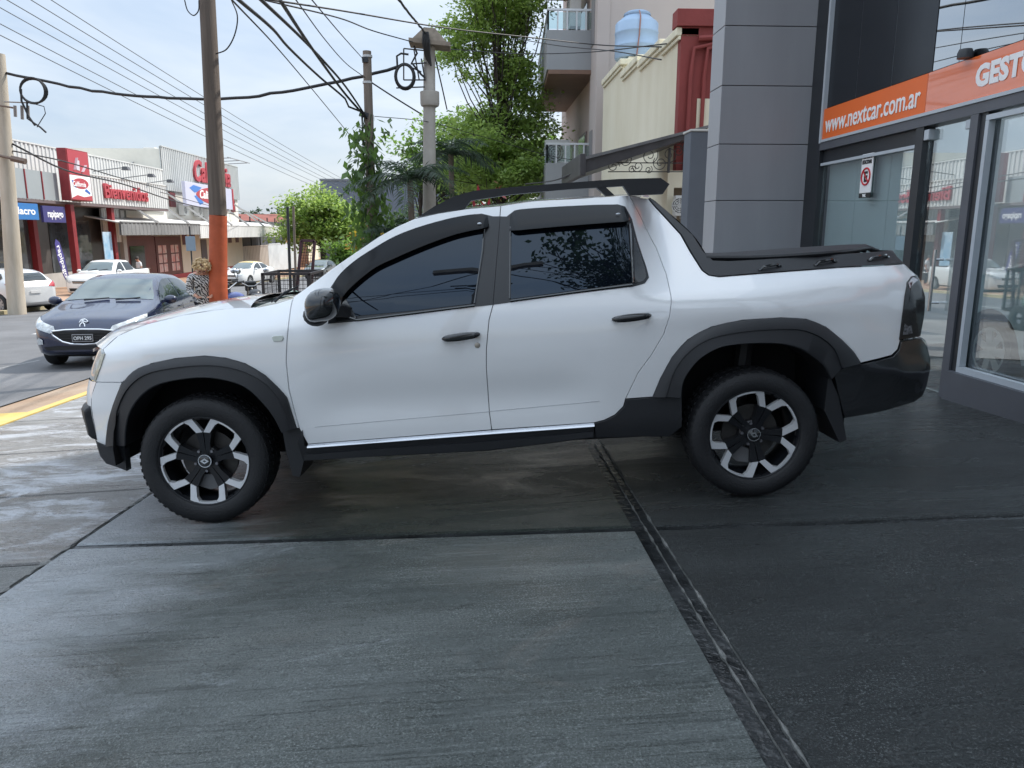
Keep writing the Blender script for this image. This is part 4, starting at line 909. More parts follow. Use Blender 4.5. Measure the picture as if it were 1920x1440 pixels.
def tree(name, label, base, H, crown, trunk_h, tr, nbranch, nleaf, leaf, lm, seedv, spread=.5, group=None, cat='tree', lean=(0,0), per=4, lo_=2, cj=1.1, sg=.55, fz=1.):
    """crown: list of (dx,dy,dz,rx,ry,rz) ellipsoids relative to the base"""
    r = np.random.default_rng(seedv); t = thing(name, label, cat, base, 0, group); b = MB()
    top = np.array([lean[0], lean[1], trunk_h]); 
    b.tube([(0,0,-.3),tuple(top*.35+np.array([.05,0,0])),tuple(top*.7),tuple(top)], [tr,tr*.85,tr*.75,tr*.6], 9); clumps = []
    lb = MB()
    w_ = np.array([c[3]*c[4]*c[5] for c in crown]); w_ = w_/w_.sum()
    for k in range(nbranch):
        c = crown[r.choice(len(crown), p=w_)]; u = r.normal(size=3); u /= np.linalg.norm(u); q = r.uniform(.55,1.)**.6
        e = np.array(c[:3])+u*q*np.array(c[3:])
        if e[2] < trunk_h*.85: e[2] = trunk_h*.85+r.uniform(0,.6)
        s = top*r.uniform(.6,1.0); 
        if e[2] > top[2]*1.3 : s = top+ (np.array([e[0]*.25,e[1]*.25,(e[2]-top[2])*.5])-np.array([lean[0],lean[1],0])*.2)*r.uniform(.3,1)
        mid = (s+e)/2+r.normal(0,.12,3)*np.linalg.norm(e-s)*.5
        P = crom([s, mid, e], 6); lb.tube(P, list(np.linspace(tr*.17, .010, 6)), 5, cap=False)
        for j in range(per):
            g = P[r.integers(lo_,6)]+r.normal(0,spread*cj,3)*[1,1,.7]; clumps.append(g)
    if np.linalg.norm([c[2] for c in crown]) > 0:
        zt = max(c[2]+c[5]*.6 for c in crown)
        if zt > trunk_h*1.25: b.tube([tuple(top), (top[0]*1.1,top[1],(trunk_h+zt)/2), (top[0]*1.2+.1,top[1],zt)], [tr*.5,tr*.22,tr*.05], 7)
    b.build('trunk', bark, t, smooth='all'); lb.build('branches', bark, t, smooth='all')
    V, F = leafset(nleaf, clumps, np.array([spread*sg,spread*sg,spread*sg*fz]), leaf, .55, .55, seedv); npmesh('foliage', V, F, lm, t); return t
q = atY(938, 470, 27); gb = (q[0], 27, gz(q[0],27))
s27 = 27/1400
def el(px, py, rx, rz, Y0=27, dy=0, ry=None): p = atY(px, py, Y0+dy); return (p[0]-gb[0], dy, p[2]-gb[2], rx*Y0/1400, ry or rx*Y0/1400*.8, rz*Y0/1400)
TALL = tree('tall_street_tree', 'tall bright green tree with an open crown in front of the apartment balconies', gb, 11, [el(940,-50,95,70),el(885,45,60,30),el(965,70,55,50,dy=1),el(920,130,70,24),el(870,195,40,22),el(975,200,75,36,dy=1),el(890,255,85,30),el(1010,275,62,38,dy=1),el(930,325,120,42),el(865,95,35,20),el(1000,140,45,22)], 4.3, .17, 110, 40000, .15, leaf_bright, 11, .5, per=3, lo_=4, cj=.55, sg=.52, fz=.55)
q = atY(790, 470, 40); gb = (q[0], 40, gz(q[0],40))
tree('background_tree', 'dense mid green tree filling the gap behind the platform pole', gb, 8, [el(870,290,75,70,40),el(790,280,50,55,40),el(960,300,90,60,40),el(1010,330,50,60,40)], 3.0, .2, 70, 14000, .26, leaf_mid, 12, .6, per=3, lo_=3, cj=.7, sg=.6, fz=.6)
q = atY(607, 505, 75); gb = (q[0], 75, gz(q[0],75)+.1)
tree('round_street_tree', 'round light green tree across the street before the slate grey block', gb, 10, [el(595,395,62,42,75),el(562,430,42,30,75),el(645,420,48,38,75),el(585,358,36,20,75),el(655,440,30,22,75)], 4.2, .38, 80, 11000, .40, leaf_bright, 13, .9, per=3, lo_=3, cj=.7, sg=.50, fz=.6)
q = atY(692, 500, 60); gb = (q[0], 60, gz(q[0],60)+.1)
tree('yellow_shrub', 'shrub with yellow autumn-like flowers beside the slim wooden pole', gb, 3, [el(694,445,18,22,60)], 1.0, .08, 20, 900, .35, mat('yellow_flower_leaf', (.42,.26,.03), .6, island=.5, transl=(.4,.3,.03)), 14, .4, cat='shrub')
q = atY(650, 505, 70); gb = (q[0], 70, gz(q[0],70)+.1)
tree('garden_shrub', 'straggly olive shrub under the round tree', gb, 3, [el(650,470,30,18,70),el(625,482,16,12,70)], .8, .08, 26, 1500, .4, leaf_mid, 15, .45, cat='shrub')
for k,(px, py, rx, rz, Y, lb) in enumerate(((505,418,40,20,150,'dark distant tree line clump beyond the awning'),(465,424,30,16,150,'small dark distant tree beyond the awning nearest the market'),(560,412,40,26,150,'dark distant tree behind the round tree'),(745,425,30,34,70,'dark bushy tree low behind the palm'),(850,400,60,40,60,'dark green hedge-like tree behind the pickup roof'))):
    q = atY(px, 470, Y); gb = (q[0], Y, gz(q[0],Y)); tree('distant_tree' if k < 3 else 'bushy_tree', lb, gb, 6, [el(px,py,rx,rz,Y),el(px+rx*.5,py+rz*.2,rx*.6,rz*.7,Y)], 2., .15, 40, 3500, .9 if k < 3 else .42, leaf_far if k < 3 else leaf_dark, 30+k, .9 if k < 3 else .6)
# palm
def palm(label, base, H, n, flen, seedv, tilt=0):
    r = np.random.default_rng(seedv); t = thing('palm_tree', label, 'palm', base)
    MB().tube([(0,0,-.3),(.03,0,H*.5),(0,0,H)], [.12,.09,.08], 9).build('trunk', woodl, t, smooth=True); b = MB(); V = []; F = []
    for k in range(n):
        a = 2*math.pi*k/n+r.uniform(-.2,.2); e0 = r.uniform(.15,1.2); L0 = flen*r.uniform(.75,1.1); P = []
        for j in range(9):
            s = j/8; P.append(np.array([math.cos(a)*L0*s*math.cos(e0*(1-s*.6)), math.sin(a)*L0*s*math.cos(e0*(1-s*.6)), H+L0*(math.sin(e0)*s-.75*s*s)]))
        b.tube(P, list(np.linspace(.018,.004,9)), 4, cap=False)
        for j in range(1,44):
            s = j/44*8; i = min(int(s),7); p = P[i]+(P[i+1]-P[i])*(s-i); d = P[i+1]-P[i]; d /= np.linalg.norm(d); side = np.cross(d,[0,0,1]); side /= np.linalg.norm(side)+1e-9
            for sg_ in (-1,1):
                l_ = .50*math.sin(math.pi*min(.95,(.12+j/44*.85)))*r.uniform(.8,1.15); e = p+(side*sg_*.85+d*.45+np.array([0,0,-.30+r.normal(0,.22)]))*l_; w_ = d*.026
                m_ = (p+e)/2+np.array([0,0,.03]); i0 = len(V); V += [p-w_*.5,m_-w_,e,m_+w_]; F.append((i0,i0+1,i0+2,i0+3))
    b.build('frond_stems', leaf_dark, t); npmesh('fronds', np.array(V), np.array(F), mat('palm_leaf', (.04,.065,.04), .45, island=.4, transl=(.05,.09,.04)), t); return t
q = atY(772, 470, 21); palm('dark feathery palm crown beside the slim wooden pole', (q[0],21,gz(q[0],21)), 3.4, 13, 1.9, 5)
q = atY(848, 470, 24); palm('dark feathery palm crown behind the platform pole', (q[0],24,gz(q[0],24)), 4.4, 12, 1.8, 6)
q = atY(742, 470, 20.5); palm('low young palm near the foot of the vine pole', (q[0],20.5,gz(q[0],20.5)), 1.9, 10, 1.2, 8)
# vine on the middle pole
vt = thing('climbing_vine', 'large-leaved climber with hanging leaves wrapped round the slim wooden pole', 'vine', mb)
r = np.random.default_rng(21); V = []; F = []; b = MB(); cl = []
for k in range(7):
    a0 = r.uniform(0,6); P = [(.16*math.cos(a0+j*.6)+.0, .16*math.sin(a0+j*.6), .3+j*.5) for j in range(11)]; b.tube(P, .015, 5)
for k in range(230):
    z = r.uniform(.5, 5.1); R_ = r.uniform(.15,.62)*(1.0 if 1 < z < 5.2 else .7); a = r.uniform(0,6.28); c = np.array([R_*math.cos(a)-.05, R_*math.sin(a), z]); cl.append(c)
    if k % 3 == 0: b.tube([(.12*math.cos(a),.12*math.sin(a),z+.15), tuple(c*[.6,.6,1]+[0,0,.12]), tuple(c)], .006, 4)
b.build('stems', leaf_dark, vt)
V, F = leafset(900, cl, .10, .27, .48, .35, 22, droop=.9); npmesh('foliage', V, F, mat('vine_leaf', (.075,.14,.04), .4, island=.55, transl=(.20,.34,.07)), vt)
q = atY(915, 378, 17); t = thing('red_leaf_shrub', 'small red-leaved shrub peeping above the pickup roof', 'shrub', (q[0],17,gz(q[0],17)))
V, F = leafset(36, [np.array([0+dx,0,q[2]-gz(q[0],17)+dz]) for dx,dz in ((-.2,.0),(0,.05),(.25,.1),(.3,.2),(-.05,-.2),(.1,-.4))], .11, .2, .3, .8, 31); npmesh('foliage', V, F, mat('red_leaf', (.25,.03,.04), .5, island=.5, transl=(.3,.03,.04)), t)
MB().tube([(0,0,0),(.05,0,1),(.0,0,q[2]-gz(q[0],17))], .03, 6).build('stem', bark, t)
# ================================================================ WHITE PICKUP
ga, gb_ = .046, -.03
tn = np.array([-ga, -gb_, 1.]); tn /= np.linalg.norm(tn)
_hf = atY(382, 866, 3.74); _hr = atY(1414, 822, 3.62)
tx = _hr-_hf; tx -= tn*(tx@tn); tx /= np.linalg.norm(tx); ty = np.cross(tn, tx)
RT, YW, WB = .335, .885, 2.822
TO = _hf-tn*RT+ty*YW
TM3 = np.stack([tx, ty, tn]); TMW = Matrix.Identity(4)
for i in range(3): TMW[i][0], TMW[i][1], TMW[i][2], TMW[i][3] = tx[i], ty[i], tn[i], TO[i]
TO[2] += gz(TO[0], TO[1])-TO[2]
TMW[2][3] = TO[2]
truck = thing('pickup_truck', 'white double cab pickup with black arch trims and roof rails on wet forecourt', 'pickup truck', mw=TMW)
paint = mat('white_car_paint', (.82,.83,.84), .35, coat=1.0, coatr=.012)
paint.node_tree.nodes['Principled BSDF'].inputs['Coat IOR'].default_value = 1.75
trim = mat('black_textured_plastic', (.014,.015,.018), .50, bump=.14, bs=260, var=.08, vs=3)
gloss = mat('gloss_black_plastic', (.010,.011,.013), .12, coat=1.0)
satin = mat('satin_black_film', (.020,.022,.026), .30)
tglass = mat('dark_tinted_glass', (.004,.006,.010), .01, ior=1.58)
tglass.node_tree.nodes['Principled BSDF'].inputs['Specular Tint'].default_value = (.60,.73,.90,1)
wglass = mat('windscreen_glass', (.13,.165,.155), .03, ior=1.6)
chrome = mat('chrome', (.75,.76,.78), .12, 1.)
darkvoid = mat('underbody_dark', (.006,.006,.007), .85)
satsil = mat('satin_silver_strip', (.62,.65,.70), .28, .55)
PFU = np.array([-.84,-.835,-.82,-.78,-.72,-.64,-.54,-.42,-.28,-.10,.15,.6,1.4,2.2,2.8,3.1,3.35,3.55,3.70,3.80,3.86,3.90]); PFI = np.array([.80,.50,.38,.285,.215,.155,.105,.062,.030,.010,.0,.0,.0,.0,.0,.002,.014,.040,.085,.15,.26,.60])
def smooth1(a, b, x): t_ = min(1, max(0, (x-a)/(b-a))); return t_*t_*(3-2*t_)
NV = [(.2,.06),(.33,.035),(.45,.0),(.62,-.005),(.72,.02),(.82,.035),(.92,.075),(1.1,.2)]
RV = [(.3,-.09),(.45,-.02),(.62,.035),(.74,.0),(.9,-.03),(1.08,-.075),(1.2,-.14)]
TUM = [(.2,.055),(.32,.03),(.42,.010),(.55,.008),(.70,.002),(.82,.0),(.94,.004),(1.02,.016),(1.10,.042),(1.20,.085),(1.35,.155),(1.50,.225),(1.57,.265),(1.63,.33)]
TV = [p[0] for p in TUM]; TI = [p[1] for p in TUM]
tq = np.linspace(.2, 1.63, 200); _k = np.hanning(17); _k /= _k.sum()
TQ = np.convolve(np.pad(np.interp(tq, TV, TI), 8, 'edge'), _k, 'valid')
def inset(u, v):
    ue = u
    wf = smooth1(-.15, -.6, u) if u < -.15 else 0; wr = smooth1(3.2, 3.65, u)
    ue = u-np.interp(v, [p[0] for p in NV], [p[1] for p in NV])*wf-np.interp(v, [p[0] for p in RV], [p[1] for p in RV])*wr
    i = float(np.interp(ue, PFU, PFI))+float(np.interp(v, tq, TQ))
    if u > 2.15:   # shoulder crease of the load bed
        vc = 1.045+.045*smooth1(2.3, 3.5, u); i += .70*max(0, v-vc)*smooth1(2.2, 2.45, u)
    if u < .75:    # shoulder of the front wing
        vc = .945+.06*smooth1(-.1,.7,u)-.05*smooth1(0,-.5,u); i += .75*max(0, v-vc)*smooth1(.75, .35, u)*smooth1(-.75,-.45,u)
    if .5 < u < 2.1: i += .013*math.exp(-((v-.60)/.10)**2)*smooth1(.5,.8,u)*smooth1(2.1,1.8,u)
    i -= .018*math.exp(-((u-2.85)/.42)**2)*math.exp(-((v-.98)/.07)**2)
    return i
def tray(px, py): return TM3@ray(px, py)
TC = TM3@(CC-TO)
def ontruck(px, py, off=0., fixed=None):
    d = tray(px, py); i = .05; u = v = 0
    for k in range(60):
        t_ = ((-YW+(i if fixed is None else fixed)-off)-TC[1])/d[1]; p = TC+d*t_; u, v = p[0], p[2]
        if fixed is not None: break
        i = .6*i+.4*min(.45, inset(u, v))
    return np.array([u, v])
def S(u, v, off=0.): return (u, -YW+inset(u, v)-off, v)
def shrink(P, d):
    P = np.array(P); n = len(P); A = sum(P[i][0]*P[(i+1)%n][1]-P[(i+1)%n][0]*P[i][1] for i in range(n)); sg = 1 if A > 0 else -1; out = []
    for i in range(n):
        a = P[i]-P[i-1]; b_ = P[(i+1)%n]-P[i]; a /= np.linalg.norm(a)+1e-9; b_ /= np.linalg.norm(b_)+1e-9
        nn = np.array([-a[1]-b_[1], a[0]+b_[0]])*sg; l = np.linalg.norm(nn)
        out.append(P[i]+(nn/l*d/max(.5,l/2) if l > 1e-6 else 0))
    return out
def panel(name, pix, m, parent=None, off=0., thick=.02, step=.035, gap=.0030, fixed=None, extra=None, mirror=True, smooth_pts=False, uv=None, edge=.02, lip=.0, label=None):
    parent = parent or truck
    P = uv if uv is not None else [ontruck(x, y, off, fixed) for x, y in pix]
    P = dens(P, edge); P = shrink(P, gap) if gap else P
    V2, F = cdt(P, step)
    if fixed is None: V = [S(u, v, off) for u, v in V2]
    else: V = [(u, -YW+fixed-off, v) for u, v in V2]
    n = len(P); nb = len(V)
    ff = []
    for f in F:
        a, b_, c = [np.array(V2[i]) for i in f[:3]]
        ff.append(f if (b_[0]-a[0])*(c[1]-a[1])-(b_[1]-a[1])*(c[0]-a[0]) > 0 else f[::-1])
    F = ff
    # returns: boundary loop pulled inwards, starting with a tiny rounded edge
    A = sum(P[i][0]*P[(i+1)%n][1]-P[(i+1)%n][0]*P[i][1] for i in range(n))
    def at(i): p = P[i]; return S(p[0], p[1], off) if fixed is None else (p[0], -YW+fixed-off, p[1])
    Pin = shrink(P, -.0016); rimA = [at(i) for i in range(n)]
    rimB = [(Pin[i][0], rimA[i][1]+.003, Pin[i][1]) for i in range(n)]; rimC = [(Pin[i][0], rimA[i][1]+thick, Pin[i][1]) for i in range(n)]
    V = list(V)+rimA+rimB+rimC
    for i in range(n):
        j = (i+1) % n
        for k in (0, 1):
            q = (nb+k*n+i, nb+(k+1)*n+i, nb+(k+1)*n+j, nb+k*n+j)
            F.append(q if A > 0 else q[::-1])
    o = mk(name, V, F, m, parent, smooth=True)
    if label: o['label'] = label
    if mirror:
        V2_ = [(v[0], -v[1], v[2]) for v in V]; mk(name, V2_, [f[::-1] for f in F], m, parent, smooth=True)
    return o
def mir(fn_build, name, m, parent=None, smooth=True):
    """build a part on the near side and its mirror image on the far side"""
    b = MB(); fn_build(b); o = b.build(name, m, parent or truck, smooth=smooth)
    c = MB(); c.V = [(v[0], -v[1], v[2]) for v in b.V]; c.F = [f[::-1] for f in b.F]; c.build(name, m, parent or truck, smooth=smooth); return o
pillar = [(550,557),(592,527),(651,484),(710,444),(742,426),(779,409.5),(822,400),(873,392),(935.5,385.6)]
roofe = [(935.5,385.6),(997,377),(1107,370.5),(1180,367)]
fd_front = [(549.5,560),(546,572),(540.5,614),(537.7,645),(536.6,679),(541.8,730),(551.7,770),(561,803),(577.4,833)]
fd_rear = [(922,806),(917.5,770),(915,734),(912,690),(912,655),(917,600),(924.6,571.5)]
panel('door', fd_front+[(740,820.5)]+fd_rear+[(939,386)]+pillar[::-1][1:], paint, step=.03)
rd_rear = [(1113.8,792.8),(1133.6,787.6),(1153.4,777.7),(1169,762),(1173,748),(1197,698.6),(1220.7,667),(1244.5,627),(1256,591.7),(1259,565),(1258,553),(1249,513),(1231,466),(1201.6,407.5),(1180,367)]
rdoor = panel('door', fd_rear[::-1]+[(922,806)][:0]+[(924,806.5)][:0]+[], paint) if 0 else panel('door', [(939,386),(924.6,571.5),(917,600),(912,655),(912,690),(915,734),(917.5,770),(922,806)]+rd_rear+roofe[::-1][1:-1], paint, step=.03)
# front wing
wing_top = [(193,655),(222,629),(250,617),(277,607),(344,590.5),(402,581),(450,577),(484,576.5),(520,569),(549.5,560)]
fl_f_out = [(198.7,836.5),(203,792),(212.5,758.6),(227.8,722),(252,694.4),(283,682),(328.6,672.4),(383.6,667.5),(423,671.5),(460,682),(496.6,703.6),(524,729.6),(538,746),(548.6,780),(556,803)]
panel('front_wing', wing_top+fd_front[1:-1]+[(561,806)][:0]+fl_f_out[::-1][:-5]+[(229,717),(180,716.5),(179,713),(188,688),(196,664)], paint, step=.03)
panel('front_bumper', [(229,717)]+fl_f_out[:3][::-1]+[(198.7,836.5),(183,829),(178,800),(174,783),(171,760),(171,742),(180,716.5)], paint, step=.03)
# load bed side
fl_r_out = [(1224,744.4),(1238.5,709.8),(1260.4,669.7),(1289.6,636.9),(1333.3,613.2),(1391.7,600.4),(1464.6,596),(1512,598.6),(1548.4,613.2),(1577.6,636.9),(1599.5,658.7),(1614,680.6)]
panel('bed_side', [(1180,367)]+rd_rear[::-1][1:-5][:0]+[(1201.6,407.5),(1231,466),(1249,513),(1258,553),(1259,565),(1256,591.7),(1244.5,627),(1220.7,667),(1197,698.6),(1173,748)]+fl_r_out+[(1650,672),(1672,666),(1683,655),(1687,642),(1688,637),(1692.4,593),(1697,560),(1701.5,530),(1708,520),(1718,512),(1714,492),(1574,502),(1428,513),(1348,519.5),(1328,516),(1316,507),(1295,474),(1276,440),(1226,368)], paint, step=.03)
# dark backing behind the panel gaps
panel('inner_shell', [(532,690),(546,566),(651,490),(742,432),(935,393),(1180,374),(1235,440),(1275,520),(1275,600),(1200,710),(1165,775),(1113,798),(577,838),(553,780)], darkvoid, off=-.016, thick=.01, step=.06, gap=0)
panel('inner_shell', [(186,700),(200,664),(280,615),(480,585),(540,575),(534,690),(524,722),(490,690),(440,668),(380,660),(300,668),(240,690),(220,722)], darkvoid, off=-.02, thick=.01, step=.06, gap=0)
# black window frames, glass, quarter lights
dlo_f = [(614.7,607),(618,575),(620,538.7),(633,518.7),(662,491),(706,462),(742,442),(779,427.5),(815,416.6),(851.6,407.5),(902.7,400.5),(924.6,405.7),(938,405.7),(924.3,571.5),(888,575.5),(778.7,589.5),(669,602.5)]
panel('window_frame', dlo_f, satin, off=.003, thick=.012, gap=.001)
dlo_r = [(938,405.7),(950,406),(964.7,394.7),(1158,383),(1172.5,387.4),(1185,411),(1195,450),(1212.6,502),(1217,520.5),(1209,531.5),(1187,537.5),(1070,551.8),(961,566.5),(924.6,571.5)]
panel('window_frame', dlo_r, satin, off=.003, thick=.012, gap=.001)
gl_f = [(664,592.5),(644,584),(640,571),(645,557),(669,533),(706,503),(742,486),(797,462),(851.6,441),(908,426),(905,470),(890,568.6),(778,582)]
panel('window_glass', gl_f, tglass, off=.006, thick=.004, gap=0, step=.05)
gl_r = [(959,425),(1172,405),(1178,430),(1185,529.6),(1070,545.5),(957,560.6)]
panel('window_glass', gl_r, tglass, off=.006, thick=.004, gap=0, step=.05)
panel('quarter_light', [(1188,440),(1209,503),(1212,519),(1206,527),(1190,531.5)], gloss, off=.006, thick=.004, gap=0)
mir(lambda b: [b.tube([S(*ontruck(x,y,.008),.008) for x,y in P], .0055, 6) for P in ([(908,430),(905,470),(890,569)],[(957.5,425),(956,560)],[(1181,420),(1187,530)],[(640,590),(669,600),(778,586.5),(890,572.5)],[(957,564),(1070,548.5),(1186,533.5)])], 'weatherstrip', gloss)
# mirror sail corner
panel('mirror_sail', [(632,604),(622,560),(626,543),(645,556),(655,572),(668,596)], gloss, off=.010, thick=.02, gap=0)
# wind deflectors over the windows: curved strips standing off the glass
def strip(name, top, bot, m, o0, o1, n=44, par=None):
    T_ = crom(top, n); B_ = crom(bot, n)
    def f(b):
        P = []
        for i in range(n):
            ta = ontruck(*T_[i], o0); tb = ontruck(*B_[i], o1)
            e = smooth1(0, .06, i/(n-1))*smooth1(1, .97, i/(n-1)) if 1 else 1
            for k, s in enumerate((0,.25,.6,.92,1.)):
                uv = ta+(tb-ta)*s; P.append(S(uv[0], uv[1], (o0+(o1-o0)*min(1, s*1.25))*(.25+.75*e)))
            uv = tb; P.append(S(uv[0], uv[1], (o1-.006)*e+.004))
            uv = ta+(tb-ta)*.8; P.append(S(uv[0], uv[1], .005))
        b.grid(P, n, 7)
    return mir(f, name, m, par)
strip('wind_deflector', [(619,548),(633,519),(662,491),(706,462),(742,442),(779,427.5),(815,416.6),(851.6,407.5),(890,401.5),(914,403)], [(638,572),(643,556),(665,532),(703,502),(740,484),(796,460),(851.6,440),(885,432),(906,428),(917,424)], mat('black_deflector', (.008,.009,.011), .14, ior=1.28), .008, .040)
strip('wind_deflector', [(956,405),(965,395),(985,391.5),(1070,386),(1158,383.5),(1170,388),(1180,404)], [(955,432),(975,431.5),(1000,429),(1070,423),(1150,417),(1172,415.5),(1184,412)], mat('smoked_deflector', (.016,.018,.021), .20, ior=1.33), .008, .040)
mir(lambda b: [b.ball(S(*ontruck(x,y,.046),.044), .012, 10, (1.0,.15,.4)) for x,y in ((899,419),(1159,401))], 'maker_badge', satsil)
# arch trims
def flare(name, out, mid, inn, n=46):
    O_, M_, I_ = crom(out, n), crom(mid, n), crom(inn, n)
    def f(b):
        P = []
        for i in range(n):
            o = ontruck(*O_[i], .004); m1 = ontruck(*M_[i], .036); q = ontruck(*I_[i], .048)
            P.append(S(o[0],o[1],-.012)); P.append(S(o[0],o[1],.008))
            a = o+(m1-o)*.12; P.append(S(a[0],a[1],.018))
            a = o+(m1-o)*.9; P.append(S(a[0],a[1],.036)); a = o+(m1-o)*1.02; P.append(S(a[0],a[1],.0375)); a = m1+(q-m1)*.06; P.append(S(a[0],a[1],.031))
            a = m1+(q-m1)*.93; P.append(S(a[0],a[1],.046)); P.append(S(q[0],q[1],.042)); P.append((q[0], -YW+inset(q[0],q[1])+.03, q[1])); P.append((q[0], -YW+.20, q[1]))
        b.grid(P, n, 10)
    return mir(f, name, trim)
fl_f_in = [(234,836.5),(235.4,804.4),(243,774),(261.4,746),(289,725),(328.6,714),(383.6,709),(429.4,716),(460,728),(490.5,755.5),(512,783),(527,812)]
fl_f_mid = [(213,836.5),(216,795),(219,768),(238,729),(268,703.6),(313,691.4),(383.6,684.7),(435.5,690),(481,708),(510,731),(530,765),(543,806)]
flare('arch_trim', fl_f_out, fl_f_mid, fl_f_in)
fl_r_in = [(1278.6,746),(1282.3,717),(1297,691.6),(1318.7,669.7),(1355,651.4),(1410,645),(1464.6,646),(1501,655),(1530,673),(1546.6,688),(1559.3,712)]
fl_r_mid = [(1248,745),(1262,701),(1280,672),(1307,647.5),(1340,632),(1400,621),(1464,617),(1505,618.5),(1540,632),(1566,655),(1580,690)]
flare('arch_trim', fl_r_out, fl_r_mid, fl_r_in)
# lower front apron and fog lamp bezel
panel('lower_apron', [(183,830),(198.7,836.5),(234,836.5),(238,884),(222,877.7),(199,870),(188,856)], trim, off=.012, thick=.05)
# sill: skirt, bright strip, rear cladding
panel('sill_skirt', [(566,806),(571.5,835),(577,839),(700,829),(916,812),(1113.8,799),(1116,821),(1040,831),(916,846),(700,857),(567.5,865),(556,830)], trim, off=.012, thick=.10)
def skirtstep(b):
    n = 30; T_ = crom([(572,851),(740,838),(916,826.5),(1112,808)], n); B_ = crom([(570,863),(740,853),(916,843),(1112,819)], n); P = []
    for i in range(n):
        a = ontruck(*T_[i], .02); c = ontruck(*B_[i], .03)
        P += [S(a[0],a[1],.010), S(a[0],a[1]-.004,.030), S(c[0],c[1],.034), S(c[0],c[1]-.01,-.05)]
    b.grid(P, n, 4)
mir(skirtstep, 'sill_step', trim)
def sillstrip(b):
    n = 30; T_ = crom([(577.4,833),(740,820.5),(922,806.5),(1040,798),(1113.5,792.6)], n); P = []
    for i in range(n):
        a = ontruck(*T_[i], .0)
        for dz, o in ((.0,.0),(-.006,.020),(-.014,.0265),(-.018,.022),(-.018,.0)): P.append(S(a[0],a[1]+dz,o))
    b.grid(P, n, 5)
mir(sillstrip, 'sill_strip', satsil)
panel('sill_cladding', [(1114,793.5),(1134,788.5),(1154,778.5),(1170,763),(1174,749),(1224,745),(1252,745),(1279,743),(1279,800),(1256,819),(1200,819.5),(1116,821.5)], trim, off=.010, thick=.10)
# mudflaps
def flap(pts, off, y0, y1): 
    def f(b):
        U = [ontruck(x,y,off,0.) for x,y in pts]; b.prism([tuple(p) for p in U], lambda p,q,d: (p,d,q), y0, y1)
    return f
mir(flap([(527,809),(564,804),(573,841),(560,897),(546,895),(534,850)], 0, -.86, -.60), 'mudflap', trim, smooth=False)
mir(flap([(1556,700),(1575,745),(1590,826),(1577,832),(1548,770)], 0, -.87, -.60), 'mudflap', trim, smooth=False)
# rear bumper side
panel('rear_bumper', [(1563,700),(1598,680),(1616,683),(1652,675),(1675,668.5),(1686,656),(1690,640),(1727,633),(1738,648),(1745,672),(1744,696),(1738,724),(1730,743),(1715,754),(1647,773.6),(1583,784.5),(1570,730)], gloss, off=.010, thick=.05, step=.03)
# bed rail trim running up the cab's rear pillar
panel('bed_rail_trim', [(1232,365),(1239,371),(1299,440),(1319,471),(1337,488),(1370,489),(1428,486),(1574,476.5),(1690,468),(1714,491),(1574,501),(1428,512),(1348,518.5),(1330,516),(1318,507.5),(1297,474),(1278,440),(1228,368)], trim, off=.008, thick=.05, step=.03)
def hooks(b):
    for (x0,y0,x1,y1) in ((1423,507,1466,499),(1528,498,1570,490),(1629,489,1668,482)):
        a = ontruck(x0,y0,.02); c = ontruck(x1,y1,.02); P = [S(a[0]+(c[0]-a[0])*s, a[1]+(c[1]-a[1])*s+.014*(1 if .15 < s < .85 else 0), .010+.020*(1 if .1 < s < .9 else 0)) for s in (0,.1,.2,.5,.8,.9,1.)]
        b.tube(P, .008, 6)
def hook1(q): 
    x0,y0,x1,y1 = q
    def f(b):
        a = ontruck(x0,y0,.02); c = ontruck(x1,y1,.02); b.tube([S(a[0]+(c[0]-a[0])*s, a[1]+(c[1]-a[1])*s+.014*(1 if .15 < s < .85 else 0), .008+.022*(1 if .1 < s < .9 else 0)) for s in (0,.1,.2,.5,.8,.9,1.)], .008, 6)
    return f
for q in ((1423,507,1466,499),(1528,498,1570,490),(1629,489,1668,482)): mir(hook1(q), 'tie_hook', gloss)
# lofts across the car
def loft(name, curve, crown, m, bow=None, nt=25, parent=None, n=30, sm=True):
    """curve: list of (u, y, v) on the near side; spans to its mirror image"""
    C_ = crom(curve, n); P = []
    for i in range(n):
        for j in range(nt):
            t_ = -1+2*j/(nt-1); u, y, v = C_[i]; s = i/(n-1)
            cr = (1-abs(t_)**2.2); e = smooth1(1, .86, abs(t_))
            P.append((u+(bow(s)*(1-t_*t_) if bow else 0), y*(-t_) if 0 else y*(1 if 1 else 0)*(-t_)*-1 if 0 else -abs(y)*(-t_)*-1 if 0 else y*(-t_), v+(crown(s) if callable(crown) else crown)*cr))
    b = MB(); b.grid(P, n, nt); return b.build(name, m, parent or truck, smooth='all')
def edge3(pix, off=0., dz=0.): 
    out = []
    for x, y in pix:
        u, v = ontruck(x, y, off); p = S(u, v, off); out.append((p[0], p[1], p[2]+dz))
    return out
hoodc = edge3([(193,655),(222,629.5),(277,607.5),(344,591),(402,581.5),(470,577)])
loft('bonnet', hoodc, lambda s: .012+.028*s, paint, lambda s: -.20*(1-s)**2-.10)
ws = edge3([(472,577),(500,573.5),(525,568),(549.5,561),(592,527.5),(651,484.5),(710,444.5),(742,426.5),(779,410)], dz=-.004)
loft('windscreen', [(a-.0,b_+.012,c) for a,b_,c in ws], lambda s: .014+.012*s, wglass, lambda s: -.115*(1-s)-.02)
rf = edge3([(779,409.5),(822,400),(873,392),(935.5,385.6),(997,377),(1107,370.5),(1180,367),(1230,365.5)])
loft('roof', rf, lambda s: .035, paint, lambda s: -.025*(1-s)+.02*s)
rg = edge3([(1230,365.5),(1239,371),(1299,440),(1330,486)], -.02)
loft('rear_window', rg, .0, tglass, lambda s: .03)
